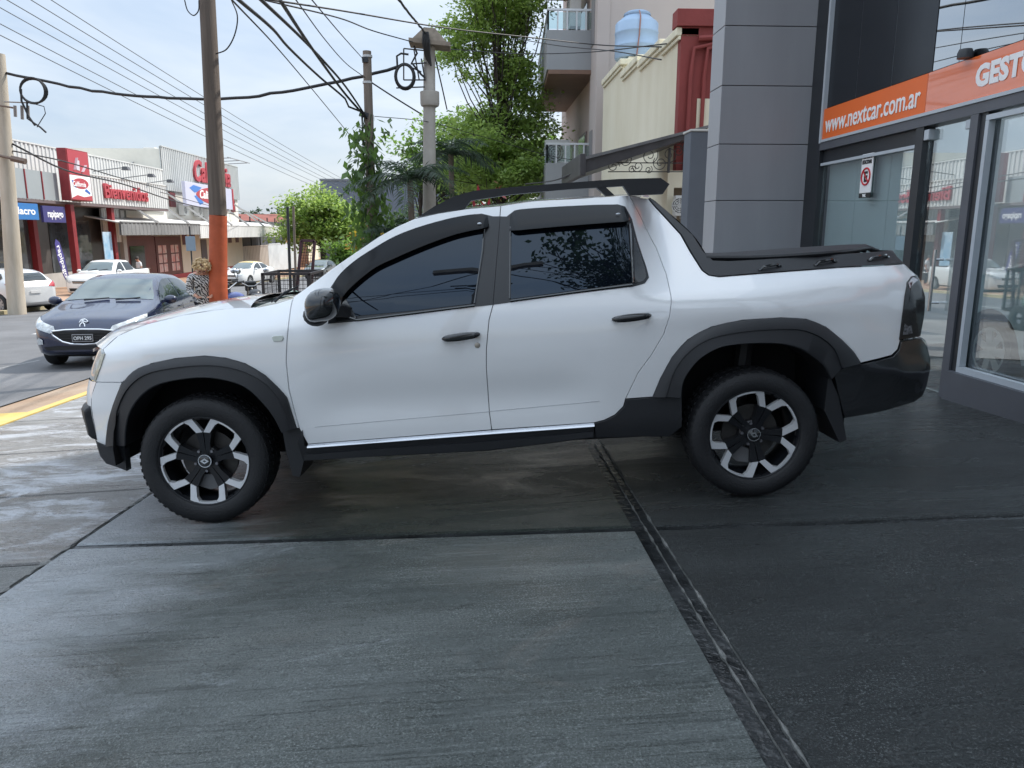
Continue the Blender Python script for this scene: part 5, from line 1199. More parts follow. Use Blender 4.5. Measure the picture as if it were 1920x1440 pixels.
tn_ = [(a,b_+.012,c+.004) for a,b_,c in edge3([(1325,486),(1428,485.5),(1574,476),(1690,467.5)])]; tn_.append((tn_[-1][0]+.05,tn_[-1][1],tn_[-1][2]-.02))
loft('tonneau_cover', tn_, lambda s: .030, mat('black_vinyl_cover', (.025,.026,.03), .55, bump=.3, bs=30), lambda s: 0)
mir(lambda b: b.tube([(a,b_,c+.004) for a,b_,c in crom(tn_, 20)], .012, 6), 'tonneau_rail', trim)
# wiper
b = MB(); w0 = np.array(S(*ontruck(505,573)))+[0,.09,.012]; w1 = np.array(S(*ontruck(541,562)))+[0,.13,.055]; b.tube([w0,(w0+w1)/2+[0,0,.012],w1], [.007,.006,.004], 6); b.tube([w0+[-.02,.01,.0],w1+[.01,.05,.01]], .0035, 5); b.build('wiper', trim, truck, smooth=True)
# nose and tail, lofted in plan
def plan_loft(name, rows, m, t0=0., t1=1., off=0., nt=30, nb=14, both=True, sm='all', pull=.78, dome=False):
    """rows: (u_edge, y_edge, v, u_centre) from bottom to top"""
    R_ = crom(rows, nb); P = []; sg = 1 if R_[0][3] > R_[0][0] else -1
    def pt(r, t_, s, off=off):
        ue, ye, v, uc = r; a = np.array([ue, ye]); c1 = np.array([ue+(uc-ue)*.82, ye*pull]); c2 = np.array([uc, 0.])
        q = (1-t_)**2*a+2*t_*(1-t_)*c1+t_*t_*c2; d = 2*(1-t_)*(c1-a)+2*t_*(c2-c1); nrm = np.array([d[1], -d[0]]); nrm /= np.linalg.norm(nrm)+1e-9
        if nrm[0]*sg < 0: nrm = -nrm
        q = q+nrm*off; return (q[0], q[1]*s, v)
    b = MB(); ts = np.linspace(t0, t1, nt)
    if t1 >= 1. and both:
        for r in R_:
            P += [pt(r, t_, 1) for t_ in ts]+[pt(r, t_, -1) for t_ in ts[::-1][1:]]
        b.grid(P, nb, 2*nt-1); return b.build(name, m, truck, smooth=sm)
    for s in (1, -1):
        b = MB(); ed = lambda i, n_: 0. if i in (0, n_-1) else (.7 if i in (1, n_-2) else 1.)
        b.grid([pt(r, t_, s, off*(min(ed(ri, nb), ed(ti, nt)) if dome else 1)) for ri, r in enumerate(R_) for ti, t_ in enumerate(ts)], nb, nt); o = b.build(name, m, truck, smooth=sm)
    return o
def E3(px, py, off=0.): u, v = ontruck(px, py, off); p = S(u, v, off); return p
def rows(pix, ucs): return [(*E3(*q), uc) for q, uc in zip(pix, ucs)]
nose_px = [(184,829),(178,800),(174,783),(171,760),(172,742),(180,716.5)]
nb_ = plan_loft('bumper_face', rows(nose_px, [-.80,-.82,-.835,-.84,-.835,-.82]), paint)
plan_loft('lower_grille', [(*E3(190,858),-.74),(*E3(187,845),-.775),(*E3(184,829),-.79)], trim, off=.004)
up = [(180,716.5),(179,713),(188,688),(196,664),(193,655)]
nr = rows(up, [-.80,-.795,-.765,-.725,-.70]); nr[-1] = (nr[-1][0], nr[-1][1], nr[-1][2], -.69)
plan_loft('grille_face', nr, gloss)
plan_loft('headlamp', nr, mat('clear_lamp_lens', (.34,.36,.36), .08, ior=1.5, var=.45, vs=22, coat=1.), 0., .36, off=.008, both=False, dome=True)
plan_loft('fog_bezel', rows([(183,826),(178,800),(174,783),(171,762)], [-.80,-.82,-.835,-.84]), trim, .02, .40, off=.030, both=False, dome=True)
for k in range(3):
    z0 = nr[1][2]+.03+.045*k; rr = [(nr[2][0],nr[2][1],z0,-.812+.012*k),(nr[2][0],nr[2][1],z0+.018,-.81+.012*k)]
    plan_loft('grille_bar', rr, chrome, .50, 1., off=.004, nb=2)
# headlamp sliver lying on the wing side
panel('headlamp', [(196,664),(188,688),(179,713),(176,711),(183,686),(190,664)], mat('warm_lamp_lens', (.50,.46,.36), .1, coat=1., var=.3, vs=30), off=.006, thick=.02, gap=0, step=.02)
# tail
tl = [(1694,640),(1697,593),(1702,560),(1706,532),(1718,512)]
tr_ = rows(tl, [3.88,3.86,3.845,3.83,3.80])
plan_loft('tailgate', tr_, paint)
smoke = mat('smoked_lamp_lens', (.008,.008,.009), .08, ior=1.42, col2=(.03,.026,.026), vs=9)
panel('tail_lamp', [(1687,637),(1692.4,593),(1697,556),(1701.5,529),(1710,518),(1722,511.5),(1731,524),(1735,560),(1733,593),(1726,630),(1708,634)], smoke, off=.007, thick=.02, gap=.001, step=.02)
mir(lambda b: b.grid([S(*ontruck(x,y,.0095),.0095) for x,y in ((1703,530),(1712,519),(1722,513.5),(1730,524),(1706,541),(1714,531),(1722,525),(1731,534))], 2, 4), 'lamp_insert', mat('dark_red_lens', (.13,.012,.018), .1, coat=1.))
mir(lambda b: b.grid([S(*ontruck(x,y,.0095),.0095) for x,y in ((1693,628),(1702,627),(1711,625),(1696,606),(1703,612),(1709,610))], 2, 3), 'reverse_lens', mat('clear_dim_lens', (.12,.12,.13), .2, var=.8, vs=60))
plan_loft('rear_bumper_face', rows([(1700,752),(1722,735),(1730,700),(1733,668),(1726,645),(1712,638)], [3.86,3.92,3.95,3.94,3.92,3.88]), gloss, off=.006)
plan_loft('tail_lamp_wrap', [tr_[0],tr_[2],(tr_[3][0],tr_[3][1],tr_[3][2]+.01,tr_[3][3])], smoke, 0., .22, off=.009, both=False)
# roof rails
RI = .285
def rail(b):
    top = [(768,418),(815,387),(851.6,368.5),(888,358),(961,351),(1070,342.6),(1158,336),(1238,334),(1254.5,345.5),(1242,364)]
    low = [(1180,366.5),(1168,349),(1129,351.5),(1070,355),(961,364.5),(884,376),(872,390),(822,402)]
    U = [ontruck(x,y,0,RI) for x,y in top+low]; b.prism([tuple(p) for p in U], lambda p,q,d: (p,d,q), -YW+RI-.012, -YW+RI+.028)
mir(rail, 'roof_rail', trim, smooth=False)
def rail2(b):
    U = [ontruck(x,y,0,RI) for x,y in ((1118,352),(1134,350),(1152,366.5),(1136,367.5))]; b.prism([tuple(p) for p in U], lambda p,q,d: (p,d,q), -YW+RI-.010, -YW+RI+.026)
mir(rail2, 'rail_foot', trim, smooth=False)
# mirror
pm = ontruck(603, 573, .13, .03); my = -YW+.03-.15
def mirr(b):
    sx, sz = .084, .079
    n = 20; P = []
    for i in range(13):
        th = math.pi*i/12
        for j in range(n):
            a = 2*math.pi*j/n; x = math.sin(th)*math.cos(a); y = math.sin(th)*math.sin(a); z = math.cos(th)
            f_ = lambda q, e: math.copysign(abs(q)**e, q)
            P.append((pm[0]+.008+sx*f_(x,.75)*(1.0 if x > 0 else .95), my+.10*f_(y,.8), pm[1]+.005+sz*f_(z,.75)+(-.02 if x < 0 else .012)*abs(x)))
    F = [(i*n+j,(i+1)*n+j,(i+1)*n+(j+1)%n,i*n+(j+1)%n) for i in range(12) for j in range(n)]; b.add(P, F)
mo = mir(mirr, 'wing_mirror', gloss)
mir(lambda b: b.ball((pm[0]-.030, my+.02, pm[1]-.045), .075, 16, (.85,.8,.72)), 'mirror_base', trim)
mir(lambda b: b.bar((pm[0]+.02, my+.05, pm[1]-.03), (pm[0]+.09, -YW+.05, pm[1]-.05), .07, .05), 'mirror_arm', trim)
# door handles, lock, repeater
def handle(x0, y0, x1, y1):
    def f(b):
        a = ontruck(x0,y0,.03); c = ontruck(x1,y1,.03); n = 14; P = []
        for i in range(n):
            s = i/(n-1); e = min(1, smooth1(-.02,.12,s)*smooth1(1.02,.90,s)); cen = a+(c-a)*s; h = .0205*(.72+.28*math.sin(math.pi*min(1,s*1.05)))*(.35+.65*e)
            for j in range(10):
                an = 2*math.pi*j/10; P.append((cen[0], S(*cen)[1]-.030*(.35+.65*e)-.010*math.cos(an), cen[1]+h*math.sin(an)))
        F = [(i*10+j,(i+1)*10+j,(i+1)*10+(j+1)%10,i*10+(j+1)%10) for i in range(n-1) for j in range(10)]+[tuple(range(10)),tuple((n-1)*10+j for j in range(9,-1,-1))]; b.add(P, F)
        for q in (a+(c-a)*.1, a+(c-a)*.9): b.bar((q[0],S(*q)[1]-.03,q[1]),(q[0],S(*q)[1]+.01,q[1]),.018,.018)
    return f
mir(handle(828,636,900,627), 'door_handle', gloss); mir(handle(1148,599.5,1222,591.5), 'door_handle', gloss)
q = ontruck(895, 647.5); p = S(*q); b = MB(); b.lathe([(0,.004),(.009,.004),(.013,.003),(.0145,.0)], (p[0],p[1],p[2]), (0,-1,0), 18); b.build('door_lock', mat('worn_metal', (.42,.38,.33), .35, .8), truck, smooth=True)
panel('side_repeater', [(510,633),(514,630.5),(529,630),(531,634),(528,639),(513,640)], mat('repeater_lens', (.52,.56,.50), .2, coat=1.), off=.006, thick=.01, gap=0, step=.02)
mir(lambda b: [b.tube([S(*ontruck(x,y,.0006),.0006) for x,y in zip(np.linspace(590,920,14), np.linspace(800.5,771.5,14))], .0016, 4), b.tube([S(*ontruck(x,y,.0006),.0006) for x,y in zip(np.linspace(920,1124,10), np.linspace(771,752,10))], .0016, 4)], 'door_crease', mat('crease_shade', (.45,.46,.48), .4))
# wheel wells, chassis
def well(uc):
    def f(b):
        n = 18; P = []
        for i in range(n+1):
            a = -.12+(math.pi+.24)*i/n
            for y in (-YW+.03, -.42): P.append((uc-.47*math.cos(a), y, RT+.05+.47*math.sin(a)))
        b.grid(P, n+1, 2); b.add([(uc-.5,-.42,.25),(uc+.5,-.42,.25),(uc+.5,-.42,.9),(uc-.5,-.42,.9)], [(0,1,2,3)])
    return f
mir(well(0.), 'wheel_well', darkvoid, smooth='all'); mir(well(WB), 'wheel_well', darkvoid, smooth='all')
b = MB(); b.box((.42,-.80,.36),(2.36,.80,.50)).box((-.55,-.40,.30),(.42,.40,.75)).box((2.36,-.40,.34),(3.5,.40,.80)).box((3.2,-.66,.50),(3.72,.66,.85)).box((.4,-.55,.27),(2.3,-.35,.36)).box((.4,.35,.27),(2.3,.55,.36)); b.build('chassis', darkvoid, truck)
dax = mat('dull_axle', (.03,.03,.032), .6, .4); MB().cyl((WB,-.7,RT),(WB,.7,RT),.045).build('axle', dax, truck); MB().cyl((0,-.7,RT),(0,.7,RT),.04).build('axle', dax, truck); MB().tube([(WB-.02,-.62,RT),(WB+.04,-.60,.80)], .045, 8).build('damper', dax, truck)
# wheels
tyre_m = mat('tyre_rubber', (.0095,.010,.012), .62, bump=.25, bs=120, var=.2, vs=9); rimblk = mat('satin_black_rim', (.010,.011,.014), .28, .2); rimsil = mat('machined_alloy', (.74,.75,.77), .32, .45)
def make_wheel(rot):
    t = bpy.data.objects.new('wheel', None); COL.objects.link(t); t.parent = truck
    y0 = -.105  # outer face towards -y; wheel centre at origin
    prof = [(.220,.10),(.228,-.095),(.236,-.108),(.245,-.116),(.285,-.119),(.312,-.112),(.327,-.098),(.3335,-.08),(.3350,-.04),(.3352,0),(.3350,.04),(.3335,.08),(.325,.10),(.28,.118),(.222,.10)]
    b = MB(); b.lathe([(r_, -h) for r_, h in prof], (0,0,0), (0,-1,0), 72); b.V = [(x,y,z) for x,y,z in b.V]
    for rr_ in (.236,.250,.300): b.lathe([(rr_-.003,-.112 if rr_ < .24 else -.1165),(rr_,-.1225),(rr_+.003,-.112 if rr_ < .24 else -.1165)], (0,0,0), (0,1,0), 60) if 0 else None
    # tread shoulder blocks
    for k in range(56):
        a = 2*math.pi*k/56
        for (ya, yb, w_, sk) in ((-.104,-.060,.055,.2),(-.05,-.015,.05,-.25),(.015,.05,.05,.25),(.06,.104,.055,-.2)):
            R0, R1 = .326, (.3385 if abs(ya) < .1 or ya > 0 else .337); P = []
            for (aa, yy) in ((a,ya),(a+w_,ya),(a+w_+sk*.1,yb),(a+sk*.1,yb)):
                P.append((R0*math.cos(aa), yy, R0*math.sin(aa)))
            for (aa, yy) in ((a,ya),(a+w_,ya),(a+w_+sk*.1,yb),(a+sk*.1,yb)):
                rr = R1-(.008 if abs(yy) > .1 else 0); P.append((rr*math.cos(aa), yy, rr*math.sin(aa)))
            b.hexa(P)
    b.build('tyre', tyre_m, t, smooth=True)
    b = MB()
    b.lathe([(.2215,-.104),(.2165,-.108),(.2130,-.104),(.2100,-.07),(.195,-.05),(.192,.05),(.2,.10)], (0,0,0), (0,1,0), 60); b.build('rim_barrel', rimblk, t, smooth='all')
    pol = lambda r_, a: (r_*math.cos(rad(a)), r_*math.sin(rad(a)))
    fy = lambda r_: -.078-.020*min(1,max(0,(r_-.04)/.17))**1.0 if r_ > .04 else -.078
    b = MB()
    for k in range(5):
        a = 72*k
        # black lower spoke: tapering blade with raised centre, groove between its two halves
        for s in (-1, 1):
            P2 = [pol(.030,a+s*20),pol(.048,a+s*34),pol(.085,a+s*17),pol(.142,a+s*15.5),pol(.142,a+s*1.0),pol(.03,a+s*2)]
            b.prism(P2, lambda p,q,d: (p, fy(math.hypot(p,q))+d+.006, q), 0, .045)
    b.lathe([(0,-.072),(.055,-.072),(.064,-.064),(.064,.0)], (0,0,0), (0,1,0), 30)
    b.build('spokes', rimblk, t)
    b = MB()
    for k in range(5):
        a = 72*k
        for s in (-1, 1):
            P2 = [pol(.1405,a+s*1.0),pol(.1405,a+s*15.8),pol(.178,a+s*22.5),pol(.2135,a+s*24),pol(.2135,a+s*11.5),pol(.160,a+s*3.6)]
            P2 = [pol(.1405,a+s*.9),pol(.1405,a+s*13.2),pol(.188,a+s*19.5),pol(.2140,a+s*26.0),pol(.2140,a+s*12.6)]
            b.prism(P2, lambda p,q,d: (p, fy(math.hypot(p,q))+d, q), 0, .03)
        arc = [pol(.2145,a+24+i*2.4) for i in range(11)]+[pol(.2035,a+48-i*2.4) for i in range(11)]
        b.prism(arc, lambda p,q,d: (p, -.1015+d, q), 0, .02)
    b.build('spoke_tips', rimsil, t)
    b = MB()
    for k in range(5):
        a = 72*k
        for s in (-1, 1):
            arc = [pol(.213,a+s*13)]+[pol(.205,a+s*12)]+[pol(.205,a+s*2)]+[pol(.213,a+s*1)]
            b.prism(arc, lambda p,q,d: (p, -.088+d, q), 0, .02)
    b.build('rim_lip', rimblk, t)
    for k in range(5):
        b = MB(); x, z = pol(.057, 72*k+36); b.lathe([(.0,-.084),(.0075,-.084),(.0085,-.079),(.0085,-.06)], (x,0,z), (0,1,0), 6)
        b.build('wheel_bolt', mat('bolt_steel', (.22,.22,.24), .35, .8), t)
    b = MB(); b.lathe([(.0,-.098),(.029,-.098),(.032,-.096),(.034,-.09),(.034,-.06)], (0,0,0), (0,1,0), 30); b.build('hub_cap', gloss, t, smooth=True)
    b = MB(); b.lathe([(.0305,-.0985),(.0345,-.0985),(.0345,-.094)], (0,0,0), (0,1,0), 30)
    O4 = [(0,.023),(.015,0),(0,-.023),(-.015,0)]; I4 = [(p*.42,q*.42) for p,q in O4]
    for i in range(4):
        j = (i+1)%4; b.prism([O4[i],O4[j],I4[j],I4[i]], lambda p,q,d: (p,-.102+d,q), 0, .004)
    b.build('emblem', chrome, t)
    b = MB(); b.lathe([(.06,-.02),(.145,-.02),(.145,.0),(.06,.0)], (0,0,0), (0,1,0), 40); b.build('brake_disc', mat('brake_steel', (.055,.052,.05), .45, .6, var=.2, vs=30), t)
    b = MB(); b.prism([pol(.10,150),pol(.165,150),pol(.168,180),pol(.165,215),pol(.10,215)], lambda p,q,d: (p,d,q), -.045, .02); b.build('brake_caliper', mat('caliper_grey', (.16,.16,.165), .6, .4), t)
    for ch in t.children:
        if ch.name.split('.')[0] in ('rim_barrel','spokes','spoke_tips','rim_lip'):
            for v in ch.data.vertices: v.co.x *= 1.07; v.co.z *= 1.07
    return t
for (u, s, rot) in ((0.,1,90-2),(WB,1,65)):
    wl = make_wheel(rot); wl.location = (u, -YW+.11, RT); wl.rotation_euler = (0, -rad(rot), 0)
    w2 = copy_tree(wl, truck); w2.location = (u, YW-.11, RT); w2.rotation_euler = (0, rad(20)-rad(0), math.pi)
# ================================================================ OTHER CARS
def car_shell(prof, L, hw, beltf, topf, twf, zb=.20, ns=64, wheels=(), wr=.33, W=.87):
    """lofted body: prof knots; returns (mesh V, F) after cutting the wheel arches. x runs from the nose (0) to the tail (L)"""
    xs = np.unique(np.r_[np.linspace(0, L, ns), [L*.004, L*.012, L*.988, L*.996]]); P = []
    I = lambda K, x: float(np.interp(x, [k[0] for k in K], [k[1] for k in K]))
    def sm(K, x): return sum(I(K, x+d)*w_ for d, w_ in ((-.09,.1),(-.045,.2),(0,.4),(.045,.2),(.09,.1)))
    for x in xs:
        w_ = I(hw, x); be = sm(beltf, x); to = max(sm(topf, x), be+.01); tw = sm(twf, x); z0 = I(zb, x) if isinstance(zb, list) else zb
        pts = [(0,z0),(w_*.80,z0),(w_*.94,z0+.05),(w_*.985,z0+.16),(w_,z0+(be-z0)*.50),(w_*.992,z0+(be-z0)*.74),(w_*.975,be-.045),(w_*.945,be)]
        a = np.array([w_*.945, be]); c = np.array([tw, to-.055*min(1,(to-be)/.2)]); m1 = a+(c-a)*.34+np.array([.012,0])*min(1,(to-be)/.2); m2 = a+(c-a)*.68+np.array([.012,0])*min(1,(to-be)/.2)
        pts += [tuple(m1),tuple(m2),tuple(c),(tw*.90,to-.018*min(1,(to-be)/.2)),(tw*.6,to),(0,to+.012*min(1,(to-be)/.1))]
        P.append(pts)
    n = len(P[0]); R_ = 2*n-2; V = []; F = []
    for x, pts in zip(xs, P):
        V += [(x, -y, z) for y, z in pts]+[(x, y, z) for y, z in pts[::-1][1:-1]]
    for i in range(len(xs)-1):
        for j in range(R_): F.append((i*R_+j, i*R_+(j+1)%R_, (i+1)*R_+(j+1)%R_, (i+1)*R_+j))
    F.append(tuple(range(R_-1,-1,-1))); F.append(tuple((len(xs)-1)*R_+j for j in range(R_)))
    me = bpy.data.meshes.new('t'); me.from_pydata(V, [], F); me.update()
    bm = bmesh.new(); bm.from_mesh(me); bmesh.ops.recalc_face_normals(bm, faces=bm.faces); bm.to_mesh(me); bm.free()
    full = bpy.data.objects.new('t', me); COL.objects.link(full)
    bvh = BVHTree.FromPolygons([v.co[:] for v in me.vertices], [p.vertices[:] for p in me.polygons])
    cut = MB()
    for x, z in wheels:
        for s in (-1, 1): cut.cyl((x, s*(W-.26), z), (x, s*(W+.3), z), wr+.055, n=36)
    co_ = cut.build('c', None) ; md = full.modifiers.new('b', 'BOOLEAN'); md.object = co_; md.operation = 'DIFFERENCE'; md.solver = 'EXACT'
    bpy.context.view_layer.update(); dg = bpy.context.evaluated_depsgraph_get(); out = bpy.data.meshes.new_from_object(full.evaluated_get(dg))
    for o in (full, co_): bpy.data.objects.remove(o)
    return out, bvh
def drape(name, poly, axis, bvh, m, parent, off=.006, step=.05, far=6., mirror=None, flipx=False):
    """lay an outlined patch on the shell. axis 'side': poly in (x,z), from -y; 'front': poly in (y,z), from -x; 'rear': from +x; 'top': poly in (x,y) from above"""
    V2, F = cdt(dens(poly, step*.8), step); V = []
    for p, q in V2:
        if axis == 'side': o, d = Vector((p,-far,q)), Vector((0,1,0))
        elif axis == 'front': o, d = Vector((-far,p,q)), Vector((1,0,0))
        elif axis == 'rear': o, d = Vector((far+6,p,q)), Vector((-1,0,0))
        else: o, d = Vector((p,q,far)), Vector((0,0,-1))
        h = bvh.ray_cast(o, d); V.append((h[0]+h[1]*off) if h[0] else None)
    keep = [f for f in F if all(V[i] is not None for i in f)]; idx = sorted({i for f in keep for i in f}); mp_ = {v: k for k, v in enumerate(idx)}
    VV = [V[i][:] for i in idx]; FF = [tuple(mp_[i] for i in f) for f in keep]
    def fin(VV, nm):
        me = bpy.data.meshes.new(nm); me.from_pydata(VV, [], FF); me.update()
        bm = bmesh.new(); bm.from_mesh(me); bmesh.ops.recalc_face_normals(bm, faces=bm.faces); bm.to_mesh(me); bm.free()
        c = np.mean(VV, 0); out = {'side': -1 if c[1] < 0 else 1, 'front': -1, 'rear': 1, 'top': 1}[axis]; ax_ = {'side': 1, 'front': 0, 'rear': 0, 'top': 2}[axis]
        if sum(p.normal[ax_]*p.area for p in me.polygons)*out < 0: me.flip_normals()
        me.shade_smooth(); return link(nm, me, m, parent)
    o = fin(VV, name)
    if mirror or (mirror is None and axis == 'side'): fin([(x,-y,z) for x,y,z in VV], name)
    return o
carrub = mat('car_tyre_rubber', (.016,.016,.017), .75, var=.2, vs=8)
hubal = mat('painted_wheel_silver', (.40,.41,.42), .35, .6); blackin = mat('wheel_gap_black', (.012,.012,.012), .7)
def car_wheels(t, wx, W, r=.31, spokes=7, cover=hubal):
    for x in wx:
        for s in (-1, 1):
            wl = bpy.data.objects.new('wheel', None); COL.objects.link(wl); wl.parent = t; wl.location = (x, s*(W-.10), r); wl.rotation_euler = (0, 0, 0 if s < 0 else math.pi)
            MB().lathe([(r*.62,.09),(r*.66,-.085),(r*.80,-.10),(r*.93,-.092),(r*.985,-.07),(r,-.03),(r,.05),(r*.95,.09),(r*.62,.09)], (0,0,0), (0,1,0), 36).build('tyre', carrub, wl, smooth=True)
            MB().lathe([(0,-.045),(r*.64,-.045),(r*.64,.05)], (0,0,0), (0,1,0), 28).build('rim_recess', blackin, wl)
            b = MB(); b.lathe([(r*.585,-.085),(r*.66,-.088),(r*.66,-.04)], (0,0,0), (0,1,0), 36); b.lathe([(0,-.078),(r*.2,-.074),(r*.22,-.05)], (0,0,0), (0,1,0), 20)
            for k in range(spokes):
                a = 2*math.pi*k/spokes; c, s_ = math.cos(a), math.sin(a); P2 = [(.12*r,-.10*r),(.62*r,-.13*r),(.62*r,.13*r),(.12*r,.10*r)]
                b.prism([(p*c-q*s_, p*s_+q*c) for p, q in P2], lambda p,q,d: (p,d,q), -.076, -.05)
            b.build('rim', cover, wl, smooth=True)
glassc = mat('car_glass', (.020,.028,.032), .03, ior=1.6); glassl = mat('pale_windscreen', (.10,.13,.135), .04, ior=1.7)
lens = mat('car_headlamp', (.50,.53,.55), .08, coat=1., var=.45, vs=14); redl = mat('car_tail_lamp', (.42,.02,.03), .12, coat=1.); platem = mat('plate_black', (.015,.015,.016), .4); plw = mat('plate_white', (.7,.7,.7), .4)
def build_car(name, label, cat, m, loc_, rz, style='hatch', roof=None, L=3.97, W=.86, H=1.46, fog=True, group=None, cover=hubal, grille='plain', plate=None, emblem=None, windscreen=None, slope=None):
    t = thing(name, label, cat, loc_, rz, group)
    if slope: t.rotation_euler = (slope[0], slope[1], rz)
    k = L/3.97; h = H/1.46
    hw = [(0,.52*W/.86),(.05,.66*W/.86),(.16,.76*W/.86),(.4,.835*W/.86),(.8,W),(2.4*k,W),(3.2*k,W*.985),(3.6*k,W*.95),(L-.12,W*.86),(L-.03,W*.76),(L,W*.66)]
    if style == 'hatch':
        belt = [(0,.55*h),(.04,.66*h),(.15,.75*h),(.5,.84*h),(1.05*k,.94*h),(1.6*k,.97*h),(3.0*k,1.03*h),(3.6*k,1.05*h),(L-.05,.98*h),(L,.80*h)]
        top = [(0,.58*h),(.04,.70*h),(.15,.80*h),(.5,.905*h),(1.02*k,1.01*h),(1.25*k,1.10*h),(1.55*k,1.285*h),(1.85*k,1.405*h),(2.15*k,1.452*h),(2.6*k,1.455*h),(3.1*k,1.42*h),(3.5*k,1.34*h),(3.72*k,1.20*h),(L-.08,1.04*h),(L,.82*h)]
        tw = [(0,.42),(.1,.58),(.5,.68),(1.02*k,.74),(1.5*k,.64),(2.0*k,.575),(3.0*k,.56),(3.6*k,.56),(L-.06,.60),(L,.5)]
    elif style == 'sedan':
        belt = [(0,.55*h),(.04,.66*h),(.15,.74*h),(.5,.83*h),(1.05*k,.92*h),(1.6*k,.95*h),(3.0*k,1.0*h),(3.6*k,1.0*h),(L-.08,.95*h),(L,.75*h)]
        top = [(0,.58*h),(.04,.70*h),(.15,.79*h),(.5,.88*h),(1.0*k,.97*h),(1.5*k,1.26*h),(1.9*k,1.43*h),(2.3*k,1.455*h),(2.75*k,1.39*h),(3.1*k,1.23*h),(3.4*k,1.08*h),(L-.1,1.02*h),(L,.80*h)]
        tw = [(0,.42),(.1,.58),(.5,.68),(1.0*k,.72),(1.5*k,.62),(2.0*k,.55),(2.8*k,.55),(3.3*k,.64),(L-.06,.66),(L,.5)]
    else:  # pickup
        belt = [(0,.62*h),(.05,.76*h),(.15,.84*h),(.5,.90*h),(1.05*k,.95*h),(1.6*k,.98*h),(3.0*k,1.0*h),(L-.05,1.0*h),(L,.98*h)]
        top = [(0,.65*h),(.05,.80*h),(.15,.88*h),(.5,.95*h),(1.0*k,1.0*h),(1.35*k,1.28*h),(1.6*k,1.43*h),(2.0*k,1.46*h),(2.5*k,1.42*h),(2.62*k,1.25*h),(2.72*k,1.02*h),(L-.05,1.02*h),(L,1.0*h)]
        tw = [(0,.45),(.1,.6),(.5,.68),(1.0*k,.74),(1.5*k,.62),(2.0*k,.57),(2.6*k,.58),(2.75*k,.74),(L,.74)]
    wx = (.82*k if style != 'pickup' else .85, (.82+2.54)*k)
    zb = [(0,.30),(.1,.24),(.4,.19),(L-.4,.2),(L-.1,.26),(L,.36)]
    me, bvh = car_shell(None, L, hw, belt, top, tw, zb, 64, [(wx[0],.31),(wx[1],.31)], .31, W)
    me.materials.clear(); me.name = 'body'; body = link('body', me, m, t); me.shade_smooth()
    try: me.set_sharp_from_angle(angle=rad(35))
    except Exception: pass
    g = lambda K, x: float(np.interp(x, [q[0] for q in K], [q[1] for q in K]))
    ws = windscreen or glassc
    # windscreen: from the cowl to the roof, laid on from the front
    x0, x1 = (1.10*k, 1.80*k) if style != 'pickup' else (1.05*k, 1.52*k)
    zc_, zr_ = g(top, x0)+.03, g(top, x1)
    wl_, wu_ = g(tw, x0)*.98, g(tw, x1)*.90
    drape('windscreen', [(-wl_,zc_-.035),(-wl_*.5,zc_-.012),(0,zc_-.005),(wl_*.5,zc_-.012),(wl_,zc_-.035),(wu_,zr_-.03),(wu_*.5,zr_-.012),(0,zr_-.006),(-wu_*.5,zr_-.012),(-wu_,zr_-.03)], 'front', bvh, ws, t, .006, .06)
    b_ = lambda x: g(belt, x)+.035
    tp = lambda x: g(top, x)-.085
    if style == 'hatch':
        fr = [(1.30*k,b_(1.3*k)),(2.33*k,b_(2.33*k)),(2.36*k,tp(2.36*k)),(2.1*k,tp(2.1*k)),(1.85*k,tp(1.85*k)-.02),(1.6*k,tp(1.6*k)-.03)]
        rr = [(2.43*k,b_(2.43*k)),(3.35*k,b_(3.3*k)+.03),(3.42*k,b_(3.42*k)+.08),(3.2*k,tp(3.2*k)-.02),(2.9*k,tp(2.9*k)),(2.43*k,tp(2.43*k))]
        drape('rear_window', [(-.50,1.06*h),(.50,1.06*h),(.46,1.32*h),(-.46,1.32*h)], 'rear', bvh, glassc, t)
        drape('tail_lamp', [(.44,.88*h),(.72,.84*h),(.78,.98*h),(.70,1.05*h),(.56,.98*h)], 'rear', bvh, redl, t, .012, .03, mirror=True)
    elif style == 'sedan':
        fr = [(1.30*k,b_(1.3*k)),(2.2*k,b_(2.2*k)),(2.2*k,tp(2.2*k)),(1.9*k,tp(1.9*k)-.01),(1.65*k,tp(1.65*k)-.03)]; rr = [(2.28*k,b_(2.28*k)),(3.0*k,b_(3.0*k)),(2.95*k,tp(2.95*k)),(2.7*k,tp(2.7*k)-.01),(2.28*k,tp(2.28*k))]
        drape('rear_window', [(-.55,1.1*h),(.55,1.1*h),(.48,1.36*h),(-.48,1.36*h)], 'rear', bvh, glassc, t)
    else:
        fr = [(1.22*k,b_(1.22*k)),(1.88*k,b_(1.88*k)),(1.88*k,tp(1.88*k)),(1.66*k,tp(1.66*k)-.02)]; rr = [(1.95*k,b_(1.95*k)),(2.55*k,b_(2.55*k)),(2.48*k,tp(2.45*k)-.02),(1.95*k,tp(1.95*k))]
        drape('bed_cover', [(2.8*k,-.62),(L-.08,-.62),(L-.08,.62),(2.8*k,.62)], 'top', bvh, darkvoid, t)
    drape('side_window', fr, 'side', bvh, glassc, t, .005); drape('side_window', rr, 'side', bvh, glassc, t, .005)
    if roof: drape('roof_panel', [(1.78*k,-.50),(2.0*k,-.545),(3.1*k,-.53),(3.1*k,.53),(2.0*k,.545),(1.78*k,.50)], 'top', bvh, roof, t, .006, .07)
    zb_ = .75*h
    if style != 'pickup' or 1:
        drape('headlamp', [(.40,zb_-.125),(.48,zb_-.16),(.70,zb_-.09),(.815,zb_+.04),(.80,zb_+.09),(.60,zb_+.0),(.43,zb_-.06)], 'front', bvh, lens, t, .010, .03, mirror=True)
